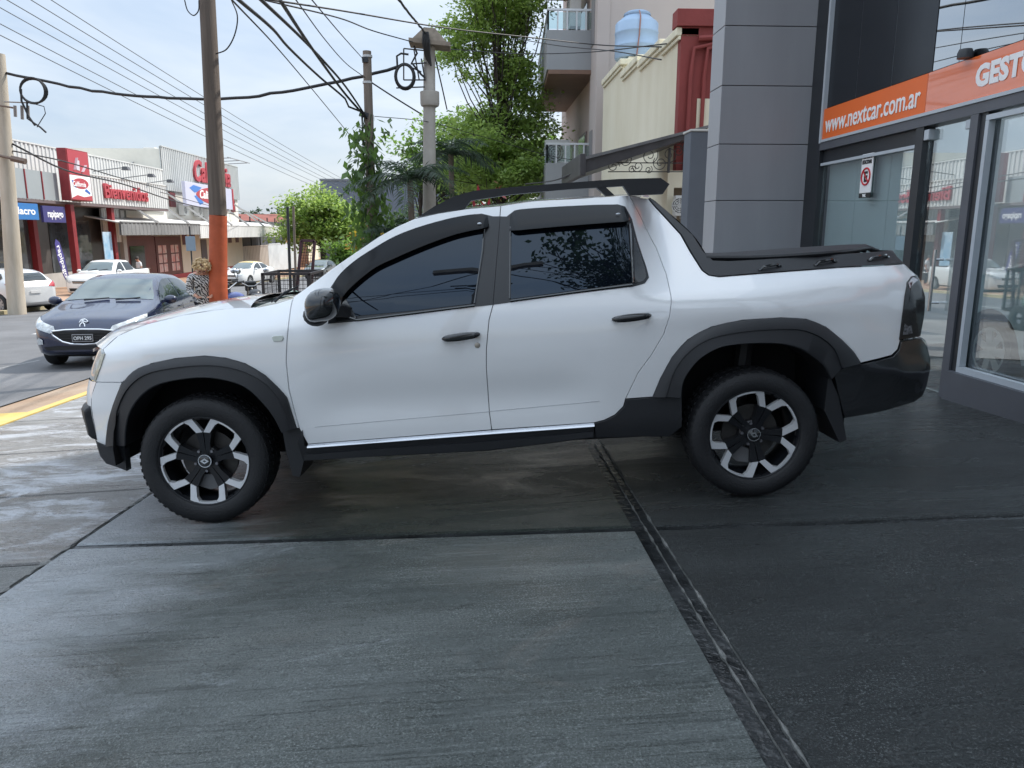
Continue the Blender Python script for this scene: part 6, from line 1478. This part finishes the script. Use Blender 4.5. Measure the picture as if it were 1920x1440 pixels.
    if grille == 'wide':
        G = [(-.46,.625),(-.25,.645),(0,.65),(.25,.645),(.46,.625),(.43,.56),(.30,.46),(.18,.425),(0,.415),(-.18,.425),(-.30,.46),(-.43,.56)]
        drape('grille', G, 'front', bvh, blackin, t, .008, .04)
        b = MB(); pts = []
        for p, q in dens(G, .04):
            hh = bvh.ray_cast(Vector((-6,p,q)), Vector((1,0,0)))
            if hh[0]: pts.append(hh[0]+Vector((-.012,0,0)))
        b.tube(pts+[pts[0]], .013, 6); b.build('grille_surround', chrome, t, smooth=True)
        b = MB()
        for z in (.47,.51,.55,.59):
            w_ = .36 if z > .5 else .24; b.tube([bvh.ray_cast(Vector((-6,y,z)), Vector((1,0,0)))[0]+Vector((-.012,0,0)) for y in np.linspace(-w_,w_,9)], .008, 5)
        b.build('grille_bar', gloss, t, smooth=True)
        drape('fog_lamp', [(.60,.42),(.70,.41),(.72,.47),(.66,.52),(.60,.49)], 'front', bvh, lens, t, .012, .03, mirror=True)
        drape('lower_intake', [(-.55,.33),(.55,.33),(.6,.37),(.4,.395),(-.4,.395),(-.6,.37)], 'front', bvh, blackin, t, .008, .05)
    else:
        drape('grille', [(-.34,.60*h),(.34,.60*h),(.38,.69*h),(-.38,.69*h)], 'front', bvh, blackin, t, .008, .05); drape('lower_intake', [(-.5,.33),(.5,.33),(.55,.46),(-.55,.46)], 'front', bvh, blackin, t, .008, .05)
        b = MB(); b.tube([bvh.ray_cast(Vector((-6,y,.645*h)), Vector((1,0,0)))[0]+Vector((-.014,0,0)) for y in np.linspace(-.34,.34,9)], .010, 5); b.build('grille_bar', chrome, t, smooth=True)
    hz = bvh.ray_cast(Vector((-6,0,.52)), Vector((1,0,0)))[0]
    MB().bbox((hz.x-.030,-.17,.455),(hz.x-.018,.17,.555),.004).build('number_plate', plw if not plate else platem, t) if plate is None else None
    if plate:
        pl = MB().bbox((hz.x-.032,-.155,.455),(hz.x-.018,.155,.575),.004).build('number_plate', mat('plate_grey', (.30,.30,.31), .4), t)
        MB().box((hz.x-.034,-.143,.467),(hz.x-.0325,.143,.563)).build('plate_field', platem, pl)
        text('lettering', plate, .078, frame((hz.x-.0345,.132,.487), (0,-1,0), (0,0,1)), plw, pl, .001, .002, width=.264)
    rz_ = bvh.ray_cast(Vector((10,0,.60)), Vector((-1,0,0)))[0]
    MB().bbox((rz_.x+.012,-.17,.66),(rz_.x+.024,.17,.76),.004).build('number_plate', plw, t)
    if emblem == 'lion':
        hh = bvh.ray_cast(Vector((-6,0,.735)), Vector((1,0,0))); o_ = hh[0]+hh[1]*.012
        up_ = Vector((.45,0,.9)).normalized(); nrm = Vector((0,-1,0)).cross(up_)
        A_ = [((-.050,.035),(-.015,.062),.016),((-.015,.062),(.018,.055),.018),((.018,.055),(.05,.03),.013),((-.012,.06),(-.022,.01),.024),((-.022,.01),(-.05,-.03),.015),((-.05,-.03),(-.045,-.06),.012),((-.018,.012),(.012,-.02),.018),((.012,-.02),(.02,-.062),.014),((-.02,.03),(.03,.012),.013),((.03,.012),(.052,.022),.011),((-.03,.045),(-.062,.010),.011)]
        b = MB(); f3 = lambda p, q, d: o_+Vector((0,-1,0))*p*1.1+up_*q*1.1+nrm*(-d)
        for (a0, a1, w_) in A_:
            a0 = np.array(a0); a1 = np.array(a1); d_ = a1-a0; d_ /= np.linalg.norm(d_); n_ = np.array([-d_[1], d_[0]])*w_*.5
            b.prism([tuple(a0-n_-d_*w_*.3),tuple(a0+n_-d_*w_*.3),tuple(a1+n_*.8+d_*w_*.3),tuple(a1-n_*.8+d_*w_*.3)], lambda p,q,d: tuple(f3(p,q,d)), -.004, .010)
        b.build('emblem', mat('emblem_chrome', (.72,.73,.75), .25, .7), t)
    for s in (-1, 1):
        xm = 1.36*k if style != 'pickup' else 1.28*k; b = MB(); b.ball((xm, s*(W+.08), g(belt, xm)+.07), .105, 14, (.62,1.05,.72)); b.bar((xm+.03,s*(W-.09),g(belt,xm)+.03),(xm+.02,s*(W+.03),g(belt,xm)+.05),.05); b.build('wing_mirror', m if style != 'x' else gloss, t, smooth=True)
    for xh in (2.2*k, 3.05*k) if style != 'pickup' else (1.75*k, 2.42*k):
        for s in (-1, 1):
            hh = bvh.ray_cast(Vector((xh,-6,g(belt,xh)-.13)), Vector((0,1,0)))[0]
            b = MB(); b.bbox((xh-.08,s*abs(hh.y)-.012,hh.z-.012),(xh+.08,s*abs(hh.y)+.022*s,hh.z+.014),.006); b.build('door_handle', m, t)
    for P in ([(1.22*k,.28),(1.20*k,.6),(1.27*k,g(belt,1.27*k))],[(2.36*k,.26),(2.40*k,.6),(2.39*k,g(belt,2.39*k))]):
        for s in (-1,1):
            pts = [bvh.ray_cast(Vector((x,-6,z)), Vector((0,1,0)))[0] for x, z in crom(P, 8)]; MB().tube([(p.x,s*abs(p.y),p.z) for p in pts], .004, 4).build('door_gap', blackin, t)
    for s in (-1,1):
        b = MB(); b.tube([(.55*k,s*.08 if s>0 else s*.62,g(top,1.06*k)+.015) for _ in (0,)]*0+[(1.04*k,s*.25+.1,g(top,1.04*k)+.03),(1.10*k,s*.25-.28,g(top,1.10*k)+.035)], .012, 5); b.build('wiper', trim, t)
    car_wheels(t, wx, W, .31, cover=cover)
    MB().box((.45,-W*.75,.17),(L-.4,W*.75,.30)).build('underbody', darkvoid, t)
    return t
navy = mat('dark_blue_car_paint', (.010,.016,.050), .25, .2, coat=1.); whitec = mat('white_car_paint_plain', (.74,.74,.73), .3, coat=1.); yellowr = mat('yellow_taxi_roof', (.66,.46,.05), .3, coat=1.)
silverc = mat('silver_white_paint', (.66,.67,.68), .28, .15, coat=1.); greyc = mat('dark_green_grey_paint', (.05,.06,.06), .3, .3, coat=1.); mintw = mat('pale_mint_white_paint', (.58,.68,.69), .2, coat=1.)
def place(x, y): return (x, y, gz(x, y))
build_car('parked_car', 'dark navy hatchback with plate OPH 295 parked facing us on the street', 'car', navy, tuple(Vector(place(-6.10, 11.9))-Vector((0,0,.022))), rad(90+5), 'hatch', grille='wide', plate='OPH 295', emblem='lion', windscreen=glassl, slope=(rad(0),rad(1.7)))
build_car('parked_car', 'white hatchback seen from behind by the concrete pole on the far side', 'car', silverc, place(atY(66,540,26)[0]-4.0*math.cos(rad(32)), 26+4.0*math.sin(rad(32))), rad(-32), 'hatch', L=4.0)
build_car('parked_car', 'white double cab vehicle facing us before the supermarket entrance', 'car', whitec, place(atY(152,540,33.5)[0], 33.5), rad(90-6), 'pickup', L=4.5, H=1.62, windscreen=glassl)
build_car('taxi', 'white taxi with a yellow roof parked by the cream supermarket wall', 'taxi', whitec, place(-14.9, 47.0), rad(90-14), 'sedan', roof=yellowr, L=4.3, windscreen=glassl)
build_car('parked_car', 'dark grey green car far down the street under the round tree', 'car', greyc, place(-12.6, 60.0), rad(90-6), 'hatch', L=4.2, windscreen=glassl)
build_car('showroom_car', 'pale mint white new car displayed inside the showroom behind the glass', 'car', mintw, (5.38, 7.1, .175), rad(-90), 'hatch', L=4.3, W=.92, H=1.62)
# ================================================================ PEOPLE
def skin(name, pts, edges, m, parent, sub=2):
    """continuous skinned surface: pts {(name): (xyz, radius)}"""
    names = list(pts); me = bpy.data.meshes.new(name); me.from_pydata([pts[k][0] for k in names], [(names.index(a), names.index(b_)) for a, b_ in edges], []); me.update()
    o = bpy.data.objects.new(name, me); COL.objects.link(o); md = o.modifiers.new('s', 'SKIN'); md.use_smooth_shade = True
    for i, k in enumerate(names):
        r_ = pts[k][1]; me.skin_vertices[0].data[i].radius = r_ if isinstance(r_, tuple) else (r_, r_)
    me.skin_vertices[0].data[0].use_root = True
    sb = o.modifiers.new('u', 'SUBSURF'); sb.levels = sub; sb.render_levels = sub
    bpy.context.view_layer.update(); dg = bpy.context.evaluated_depsgraph_get(); out = bpy.data.meshes.new_from_object(o.evaluated_get(dg)); bpy.data.objects.remove(o)
    out.name = name; out.shade_smooth(); return link(name, out, m, parent)
def zebra():
    m = bpy.data.materials.new('zebra_print_cloth'); m.use_nodes = True; t = m.node_tree; n = t.nodes.new; L = t.links
    tc_ = n('ShaderNodeTexCoord'); wv = n('ShaderNodeTexWave'); wv.inputs['Scale'].default_value = 14; wv.inputs['Distortion'].default_value = 9; wv.inputs['Detail'].default_value = 2; wv.inputs['Detail Scale'].default_value = 1.1
    wv.bands_direction = 'DIAGONAL'; r_ = n('ShaderNodeValToRGB'); r_.color_ramp.interpolation = 'CONSTANT'; r_.color_ramp.elements[1].position = .5; r_.color_ramp.elements[0].color = (.02,.02,.022,1); r_.color_ramp.elements[1].color = (.62,.62,.62,1)
    L.new(tc_.outputs['Object'], wv.inputs['Vector']); L.new(wv.outputs['Color'], r_.inputs[0]); L.new(r_.outputs[0], t.nodes['Principled BSDF'].inputs['Base Color']); t.nodes['Principled BSDF'].inputs['Roughness'].default_value = .8
    return m
skinm = mat('skin', (.50,.27,.19), .55, var=.06, vs=8); hairm = mat('curly_blond_hair', (.50,.34,.17), .6, col2=(.70,.54,.32), vs=30, bump=.9, bs=60)
def person(label, base, face, H, top_m, leg_m, hair_m, bend=0., look=.4, arms='down', hair='curly', sleeves=False):
    t = thing('person', label, 'person', base, face); k = H/1.65     # local: faces -y
    hz = .86*k; c, s = math.cos(bend), math.sin(bend)
    def up(y, z): return (0, y*c-(z-hz)*s, hz+(z-hz)*c+y*s*-0) if z > hz else (0, y, z)
    def sp(x, y, z):
        q = up(y, z); return (x, q[1], q[2])
    P = {'pelvis': ((0,0,hz), (.145*k,.115*k)), 'waist': (sp(0,0,1.02*k), (.125*k,.10*k)), 'chest': (sp(0,0,1.24*k), (.145*k,.11*k)), 'collar': (sp(0,.01,1.37*k), (.085*k,.07*k)), 'neck': (sp(0,.005,1.43*k), .050*k)}
    E = [('pelvis','waist'),('waist','chest'),('chest','collar'),('collar','neck')]
    nk = Vector(P['neck'][0]); la = bend+look
    hd = lambda f_, u_: (0, nk.y-math.sin(la)*u_-math.cos(la)*f_, nk.z+math.cos(la)*u_-math.sin(la)*f_)
    P['jaw'] = (hd(.035*k,.055*k), .062*k); P['head'] = (hd(.012*k,.125*k), .088*k); P['crown'] = (hd(.0,.175*k), .070*k); E += [('neck','jaw'),('jaw','head'),('head','crown')]
    for sd_, n_ in ((-1,'l'),(1,'r')):
        P['sh'+n_] = (sp((.19 if sleeves else .165)*sd_*k,.01,1.345*k), .062*k)
        if arms == 'front': el_, wr_ = (sp(.22*sd_*k,-.05,1.10*k), sp(.12*sd_*k,-.26,1.02*k))
        else: el_, wr_ = (sp(.235*sd_*k,.01,1.08*k), (sp(.225*sd_*k,-.08,.84*k+.02)))
        P['el'+n_] = (el_, .041*k); P['wr'+n_] = (wr_, .026*k); d = (Vector(wr_)-Vector(el_)).normalized(); pl_ = Vector(wr_)+d*.07*k
        P['pa'+n_] = (tuple(pl_), (.032*k,.018*k)); E += [('collar','sh'+n_),('sh'+n_,'el'+n_),('el'+n_,'wr'+n_),('wr'+n_,'pa'+n_)]
        P['hip'+n_] = ((.085*sd_*k,0,hz-.06*k), .095*k); P['kn'+n_] = ((.095*sd_*k,-.03,.46*k), .058*k); P['an'+n_] = ((.095*sd_*k,.02,.075*k), .040*k); P['to'+n_] = ((.11*sd_*k,-.15*k,.035*k), (.042*k,.028*k))
        E += [('pelvis','hip'+n_),('hip'+n_,'kn'+n_),('kn'+n_,'an'+n_),('an'+n_,'to'+n_)]
    body = skin('body', P, E, skinm, t)
    # five fingers on each hand, joined to the body mesh
    bm = bmesh.new(); bm.from_mesh(body.data)
    b = MB()
    for n_, sd_ in (('l',-1),('r',1)):
        w0 = Vector(P['wr'+n_][0]); p0 = Vector(P['pa'+n_][0]); d = (p0-w0).normalized(); x, y = basis(d)
        for q, (o_, l_) in enumerate(((-.024,.052),(-.008,.066),(.008,.070),(.023,.062))):
            a0 = p0+x*o_*k-d*.005; b.tube([a0, a0+d*l_*.5*k-y*.006, a0+d*l_*k-y*.022], [.0095*k,.0085*k,.006*k], 6)
        a0 = w0+d*.03*k; b.tube([a0+x*.02*sd_, a0+x*.045*k*sd_+d*.025*k, a0+x*.05*k*sd_+d*.055*k], [.011*k,.010*k,.007*k], 6)
    # face: nose, ears, brow
    hc = Vector(hd(.012*k,.125*k)); fwd = Vector((0,-math.cos(la),-math.sin(la))); upv = Vector((0,-math.sin(la),math.cos(la))); rt = Vector((1,0,0))
    b.tube([hc+fwd*.085*k+upv*.025*k, hc+fwd*.102*k-upv*.012*k, hc+fwd*.088*k-upv*.028*k], [.009*k,.015*k,.010*k], 8)
    for s_ in (-1,1): b.ball(tuple(hc+rt*s_*.088*k-upv*.01*k), .026*k, 8, (.4,.8,1))
    nb0 = len(bm.verts); vs_ = [bm.verts.new(v) for v in b.V]
    for f in b.F:
        try: bm.faces.new([vs_[i] for i in f])
        except ValueError: pass
    bm.to_mesh(body.data); bm.free(); body.data.shade_smooth()
    eb = MB()
    for s_ in (-1,1): eb.ball(tuple(hc+fwd*.078*k+rt*s_*.032*k+upv*.012*k), .011*k, 8)
    eb.build('eyes', blk, t, smooth=True)
    MB().tube([hc+fwd*.080*k-upv*.052*k+rt*.022*k*q for q in (-1,0,1)], .006*k, 6).build('mouth', mat('lips', (.35,.10,.09), .5), t, smooth=True)
    # clothes: slightly larger skins that end at hems
    T_ = {a: (P[a][0], tuple(np.array(P[a][1] if isinstance(P[a][1], tuple) else (P[a][1],)*2)*1.13+.006)) for a in ('pelvis','waist','chest')}
    T_['collar'] = (tuple(Vector(P['collar'][0])-Vector((0,0,.03))), (.10*k,.085*k))
    T_['hem'] = ((0,0,hz-.14*k), (.17*k,.14*k)); TE = [('hem','pelvis'),('pelvis','waist'),('waist','chest'),('chest','collar')]
    for n_ in 'lr':
        T_['sh'+n_] = (P['sh'+n_][0], .070*k); m_ = Vector(P['sh'+n_][0]).lerp(Vector(P['el'+n_][0]), .85); T_['sl'+n_] = (tuple(m_), .062*k); TE += [('collar','sh'+n_),('sh'+n_,'sl'+n_)]
        if sleeves: T_['el'+n_] = (P['el'+n_][0], .060*k); T_['cu'+n_] = (tuple(Vector(P['el'+n_][0]).lerp(Vector(P['wr'+n_][0]),.9)), .050*k); TE += [('sl'+n_,'el'+n_),('el'+n_,'cu'+n_)]
    order = ['pelvis']+[a for a in T_ if a != 'pelvis']; T_ = {a: T_[a] for a in order}
    skin('blouse', T_, TE, top_m, t)
    Lg = {'pelvis': ((0,0,hz-.02), (.155*k,.125*k))}; LE = []
    for n_ in 'lr':
        for a, r_ in (('hip',.104),('kn',.068),('an',.052)): Lg[a+n_] = (P[a+n_][0] if a != 'an' else (P['an'+n_][0][0],P['an'+n_][0][1],.11*k), r_*k)
        LE += [('pelvis','hip'+n_),('hip'+n_,'kn'+n_),('kn'+n_,'an'+n_)]
    skin('trousers', Lg, LE, leg_m, t)
    hb = MB(); r_ = np.random.default_rng(3)
    if hair == 'curly':
        for q in range(420):
            u = r_.normal(size=3); u /= np.linalg.norm(u); f_ = u[1]; 
            dv = rt*u[0]+fwd*u[1]+upv*u[2]
            if u[1] > .35 and u[2] < .45: continue
            hb.ball(tuple(hc+upv*.015*k+dv*(.086+r_.uniform(0,.050))*k-fwd*.012), r_.uniform(.010,.021)*k, 6)
    else: hb.ball(tuple(hc+upv*.035*k-fwd*.016*k), .098*k, 14, (.98,1.0,1.0))
    hb.build('hair', hair_m, t, smooth=True)
    return t, hc, fwd, upv
jean = mat('dark_trousers', (.02,.022,.03), .8)
wp = atY(376, 520, 11.3)
wo, hc, fwd, upv = person('woman with curly blond hair and zebra print blouse bending her head beside the orange pole', place(wp[0]-.02, 11.5), rad(16), 1.52, zebra(), jean, hairm, bend=.42, look=.50, arms='front', sleeves=True)
b = MB(); 
for s_ in (-1,1): b.tube([hc+fwd*.09+Vector((s_*.032+.022*math.cos(a),0,0))+upv*(.012+.018*math.sin(a)) for a in np.linspace(0,2*math.pi,13)], .0025, 4)
b.build('glasses', blk, wo)
pp = atY(261, 505, 41)
person('shopper in a white top standing at the dark supermarket entrance', (pp[0], 41, gz(pp[0],41)+.12), rad(-40), 1.66, mat('white_cloth', (.6,.6,.6), .8), jean, mat('dark_hair', (.03,.022,.018), .6), hair='short')
# ================================================================ MOTORCYCLES, CAGE TRAILER
blackp = mat('black_bike_plastic', (.018,.018,.02), .35); bluep = mat('blue_bike_paint', (.03,.05,.22), .3, coat=.8); steel = mat('bike_steel', (.35,.35,.36), .3, .9)
def motorcycle(label, loc_, rz, col):
    t = thing('motorcycle', label, 'motorcycle', loc_, rz, 'motorcycles parked at the kerb')      # nose towards -x
    for x in (-.62,.62):
        wl = bpy.data.objects.new('wheel', None); COL.objects.link(wl); wl.parent = t; wl.location = (x,0,.30)
        MB().lathe([(.25,.03),(.27,.045),(.295,.03),(.30,0),(.295,-.03),(.27,-.045),(.25,-.03),(.25,.03)], (0,0,0), (0,1,0), 28).build('tyre', carrub, wl, smooth=True)
        b = MB()
        for k in range(9): a = 2*math.pi*k/9; b.bar((0,0,0),(.25*math.cos(a),0,.25*math.sin(a)),.012)
        b.cyl((0,-.05,0),(0,.05,0),.05); b.build('rim', steel, wl)
    b = MB(); b.tube([(-.62,-.07,.30),(-.46,-.07,.62),(-.36,-.06,.88)], .022, 8); b.tube([(-.62,.07,.30),(-.46,.07,.62),(-.36,.06,.88)], .022, 8); b.build('fork', steel, t, smooth=True)
    b = MB(); b.tube([(-.36,0,.85),(-.15,0,.60),(.0,0,.42),(.3,0,.40),(.45,0,.62)], .03, 8); b.tube([(.45,.08,.62),(.62,.08,.30)], .02, 6); b.tube([(.45,-.08,.62),(.62,-.08,.30)], .02, 6); b.build('frame', blackp, t, smooth=True)
    b = MB(); b.bbox((-.14,-.14,.24),(.20,.14,.52),.04); b.cyl((-.05,0,.45),(-.12,0,.64),.09,.08); b.build('engine', steel, t)
    b = MB(); b.ball((-.08,0,.76), .17, 14, (1.35,.75,.62)); b.build('fuel_tank', col, t, smooth=True)
    b = MB(); b.bbox((.08,-.12,.72),(.70,.12,.80),.035); b.build('seat', blackp, t)
    b = MB(); b.bbox((.55,-.09,.60),(.92,.09,.70),.03); b.build('tail', col, t)
    b = MB(); b.tube([(-.34,-.36,1.02),(-.38,-.24,1.0),(-.36,-.06,.90),(-.36,.06,.90),(-.38,.24,1.0),(-.34,.36,1.02)], .014, 8); b.build('handlebar', steel, t, smooth=True)
    for s in (-1,1):
        MB().tube([(-.36,s*.25,1.0),(-.40,s*.30,1.16)], .007, 5).build('mirror_stem', blackp, t); MB().ball((-.40,s*.31,1.20), .06, 10, (.3,1,.8)).build('mirror', mat('mirror_face', (.55,.57,.6), .08, .9), t, smooth=True)
        MB().tube([(-.345,s*.25,1.01),(-.335,s*.37,1.02)], .02, 8).build('grip', blackp, t)
    MB().ball((-.50,0,.86), .10, 14, (.8,1,1)).build('headlamp', lens, t, smooth=True)
    b = MB(); b.bbox((-.46,-.11,.80),(-.36,.11,1.0),.03); b.build('headlamp_cowl', blackp, t)
    b = MB(); b.hexa([(-.92,-.07,.56),(-.35,-.07,.62),(-.35,.07,.62),(-.92,.07,.56),(-.90,-.06,.585),(-.35,-.06,.645),(-.35,.06,.645),(-.90,.06,.585)]); b.build('mudguard', col, t)
    MB().tube([(-.05,-.16,.3),(.2,-.19,.27),(.75,-.20,.36)], [.022,.025,.045], 8).build('exhaust', steel, t, smooth=True)
    return t
q = atY(447, 552, 13.6); motorcycle('black motorcycle with chrome handlebar parked right of the orange pole', place(q[0], 13.6), rad(-38), bluep)
q = atY(474, 552, 14.6); motorcycle('black motorcycle further back behind the first beside the mesh cage', place(q[0], 14.8), rad(-62), blackp)
# trailer with mesh cage
def mesh_panel(b, o, ex_, ez_, w_, h_, pitch=.075, r_=.003, fr=.035):
    o = Vector(o); ex_ = Vector(ex_); ez_ = Vector(ez_)
    for k in range(1, int(w_/pitch)): b.bar(o+ex_*k*pitch, o+ex_*k*pitch+ez_*h_, r_*2)
    for k in range(1, int(h_/pitch)): b.bar(o+ez_*k*pitch, o+ez_*k*pitch+ex_*w_, r_*2)
cm = mat('black_cage_steel', (.025,.022,.024), .5, var=.2, vs=6)
A_ = atY(492, 514, 13.2); cwid = (577-492)/1400*13.2; gzc = gz(A_[0], 13.2)
ct = thing('cage_trailer', 'small trailer with black wire mesh cage sides standing behind the bonnet', 'trailer', (A_[0], 13.2, gzc))
ztop = A_[2]-gzc; zlo = ztop-.78; dp = 1.1; FRM = MB()
for x in (0, cwid*.66, cwid):
    for y in (0, dp): FRM.bar((x,y,zlo),(x,y,ztop),.045 if x != cwid*.66 else .035)
for z in (zlo, ztop):
    FRM.bar((-.02,0,z),(cwid+.02,0,z),.045); FRM.bar((-.02,dp,z),(cwid+.02,dp,z),.045); FRM.bar((0,0,z),(0,dp,z),.04); FRM.bar((cwid,0,z),(cwid,dp,z),.04)
FRM.build('frame', cm, ct)
b = MB(); mesh_panel(b, (0,0,zlo), (1,0,0), (0,0,1), cwid, ztop-zlo); b.build('mesh_side', cm, ct)
b = MB(); mesh_panel(b, (0,dp,zlo), (1,0,0), (0,0,1), cwid, ztop-zlo); b.build('mesh_side', cm, ct)
b = MB(); mesh_panel(b, (0,0,zlo), (0,1,0), (0,0,1), dp, ztop-zlo); b.build('mesh_side', cm, ct)
b = MB(); mesh_panel(b, (cwid,0,zlo), (0,1,0), (0,0,1), dp, ztop-zlo); b.build('mesh_side', cm, ct)
MB().box((0,0,zlo-.04),(cwid,dp,zlo-.005)).build('floor', mat('plywood', (.25,.18,.11), .8, var=.2, vs=3), ct)
for s in (-.07, cwid+.07):
    MB().lathe([(.12,.04),(.22,.05),(.25,.03),(.25,-.03),(.22,-.05),(.12,-.04)], (s,dp*.5,.25), (1,0,0), 24).build('wheel', carrub, ct, smooth=True)
MB().bar((-.1,dp*.5,.25),(cwid+.1,dp*.5,.25),.04).bar((.1,dp*.5,.25),(.1,dp*.5,zlo-.04),.04).bar((cwid-.1,dp*.5,.25),(cwid-.1,dp*.5,zlo-.04),.04).build('axle', cm, ct)
q0 = Vector((0,0,0)); 
ld = thing('green_bundle', 'pale green tarpaulin bundle lying in the mesh cage', 'bundle', (A_[0]+.42, 13.75, gzc+zlo)); b = MB()
b.ball((0,0,.20), .30, 16, (1.2,1.2,.75)); r_ = np.random.default_rng(4); b.V = [(x*(1+r_.normal(0,.05)), y*(1+r_.normal(0,.05)), max(0.0, z+r_.normal(0,.02))) for x,y,z in b.V]; b.build('cloth', mat('pale_green_tarp', (.32,.48,.44), .6, var=.2, vs=9), ld, smooth=True)
g0 = atY(556, 511, 14.45); g1 = atY(565, 451, 14.45); g2 = atY(590, 452, 14.45); g3 = atY(584, 511, 14.45)
gt = thing('mesh_gate', 'tall narrow leaning mesh gate frame standing above the cage trailer', 'gate', tuple(g0)); b = MB(); R4 = [Vector(g)-Vector(g0) for g in (g0,g1,g2,g3)]
dn = [Vector((R4[0].x-.13,0,gz(g0[0],14.45)-g0[2])), Vector((R4[3].x-.13,0,gz(g0[0],14.45)-g0[2]))]
for a, c in ((dn[0],R4[1]),(R4[1],R4[2]),(R4[2],dn[1]),(R4[0],R4[3])): b.bar(a, c, .05)
b.build('frame', mat('dark_maroon_steel', (.06,.02,.03), .5), gt); b = MB()
for k in range(1,6): s = k/6; b.bar(R4[0].lerp(R4[3],s), R4[1].lerp(R4[2],s), .007)
for k in range(1,11): s = k/11; b.bar(R4[0].lerp(R4[1],s), R4[3].lerp(R4[2],s), .007)
b.build('mesh_panel', cm, gt)
# ================================================================ behind the camera, mirrored in the pickup's glass and paint

q = (-.9, -2.6); t = thing('crossarm_pole', 'concrete pole with a crossarm behind the camera, mirrored in the front side window', 'pole', (q[0],q[1],gz(*q)))
MB().cyl((0,0,-.3),(.1,0,9.2),.20,.14,14).build('shaft', conc, t, smooth=True)
MB().bar((-.9,0,8.6),(1.1,.2,8.6),.13,.16).build('crossarm', conc, t)
b = MB(); b.bar((-.5,0,7.6),(.6,0,7.6),.06); b.bar((-.4,0,7.35),(.5,0,7.35),.06); b.build('bracket', iron, t)
for k,(p_,q_) in enumerate((((-5,-4,6.0),(-.9,-2.6,8.9)),((-.8,-2.6,8.9),(4.0,-3.2,5.2)),((-6,-3,6.8),(-.9,-2.6,7.6)),((-6,-3.4,6.4),(-.9,-2.6,7.4)))): cable('dark cable behind the camera seen only as a reflection in the pickup windows', [p_, q_], .02, .05, grp='mirrored cables')
q = (3.2, -3.8); tree('shade_tree', 'flat crowned tree behind the camera, mirrored in the rear side window', (q[0],q[1],gz(*q)), 10, [(-.9,1.0,9.6,2.0,1.0,.7),(-2.4,.9,8.6,1.5,.9,.5),(1.0,1.0,9.2,1.4,1.0,.6),(-1.2,.8,7.9,1.2,.8,.35),(-3.6,.9,8.0,1.0,.8,.35)], 6.6, .15, 70, 8000, .12, leaf_dark, 77, .26, per=3)
t = thing('gabled_house', 'dark gabled house behind the camera, mirrored low in the rear side window', 'house', (7.5,-9.5,.2))
MB().box((-4.5,-6,-1),(5,0,6.5)).build('wall', mat('dim_render', (.16,.15,.14), .8), t); MB().prism([(-4.9,6.5),(5.4,6.5),(.3,10.6)], lambda p,q,d: (p,d,q), -6.3, .3).build('roof', mat('dark_roof', (.05,.045,.045), .8), t)
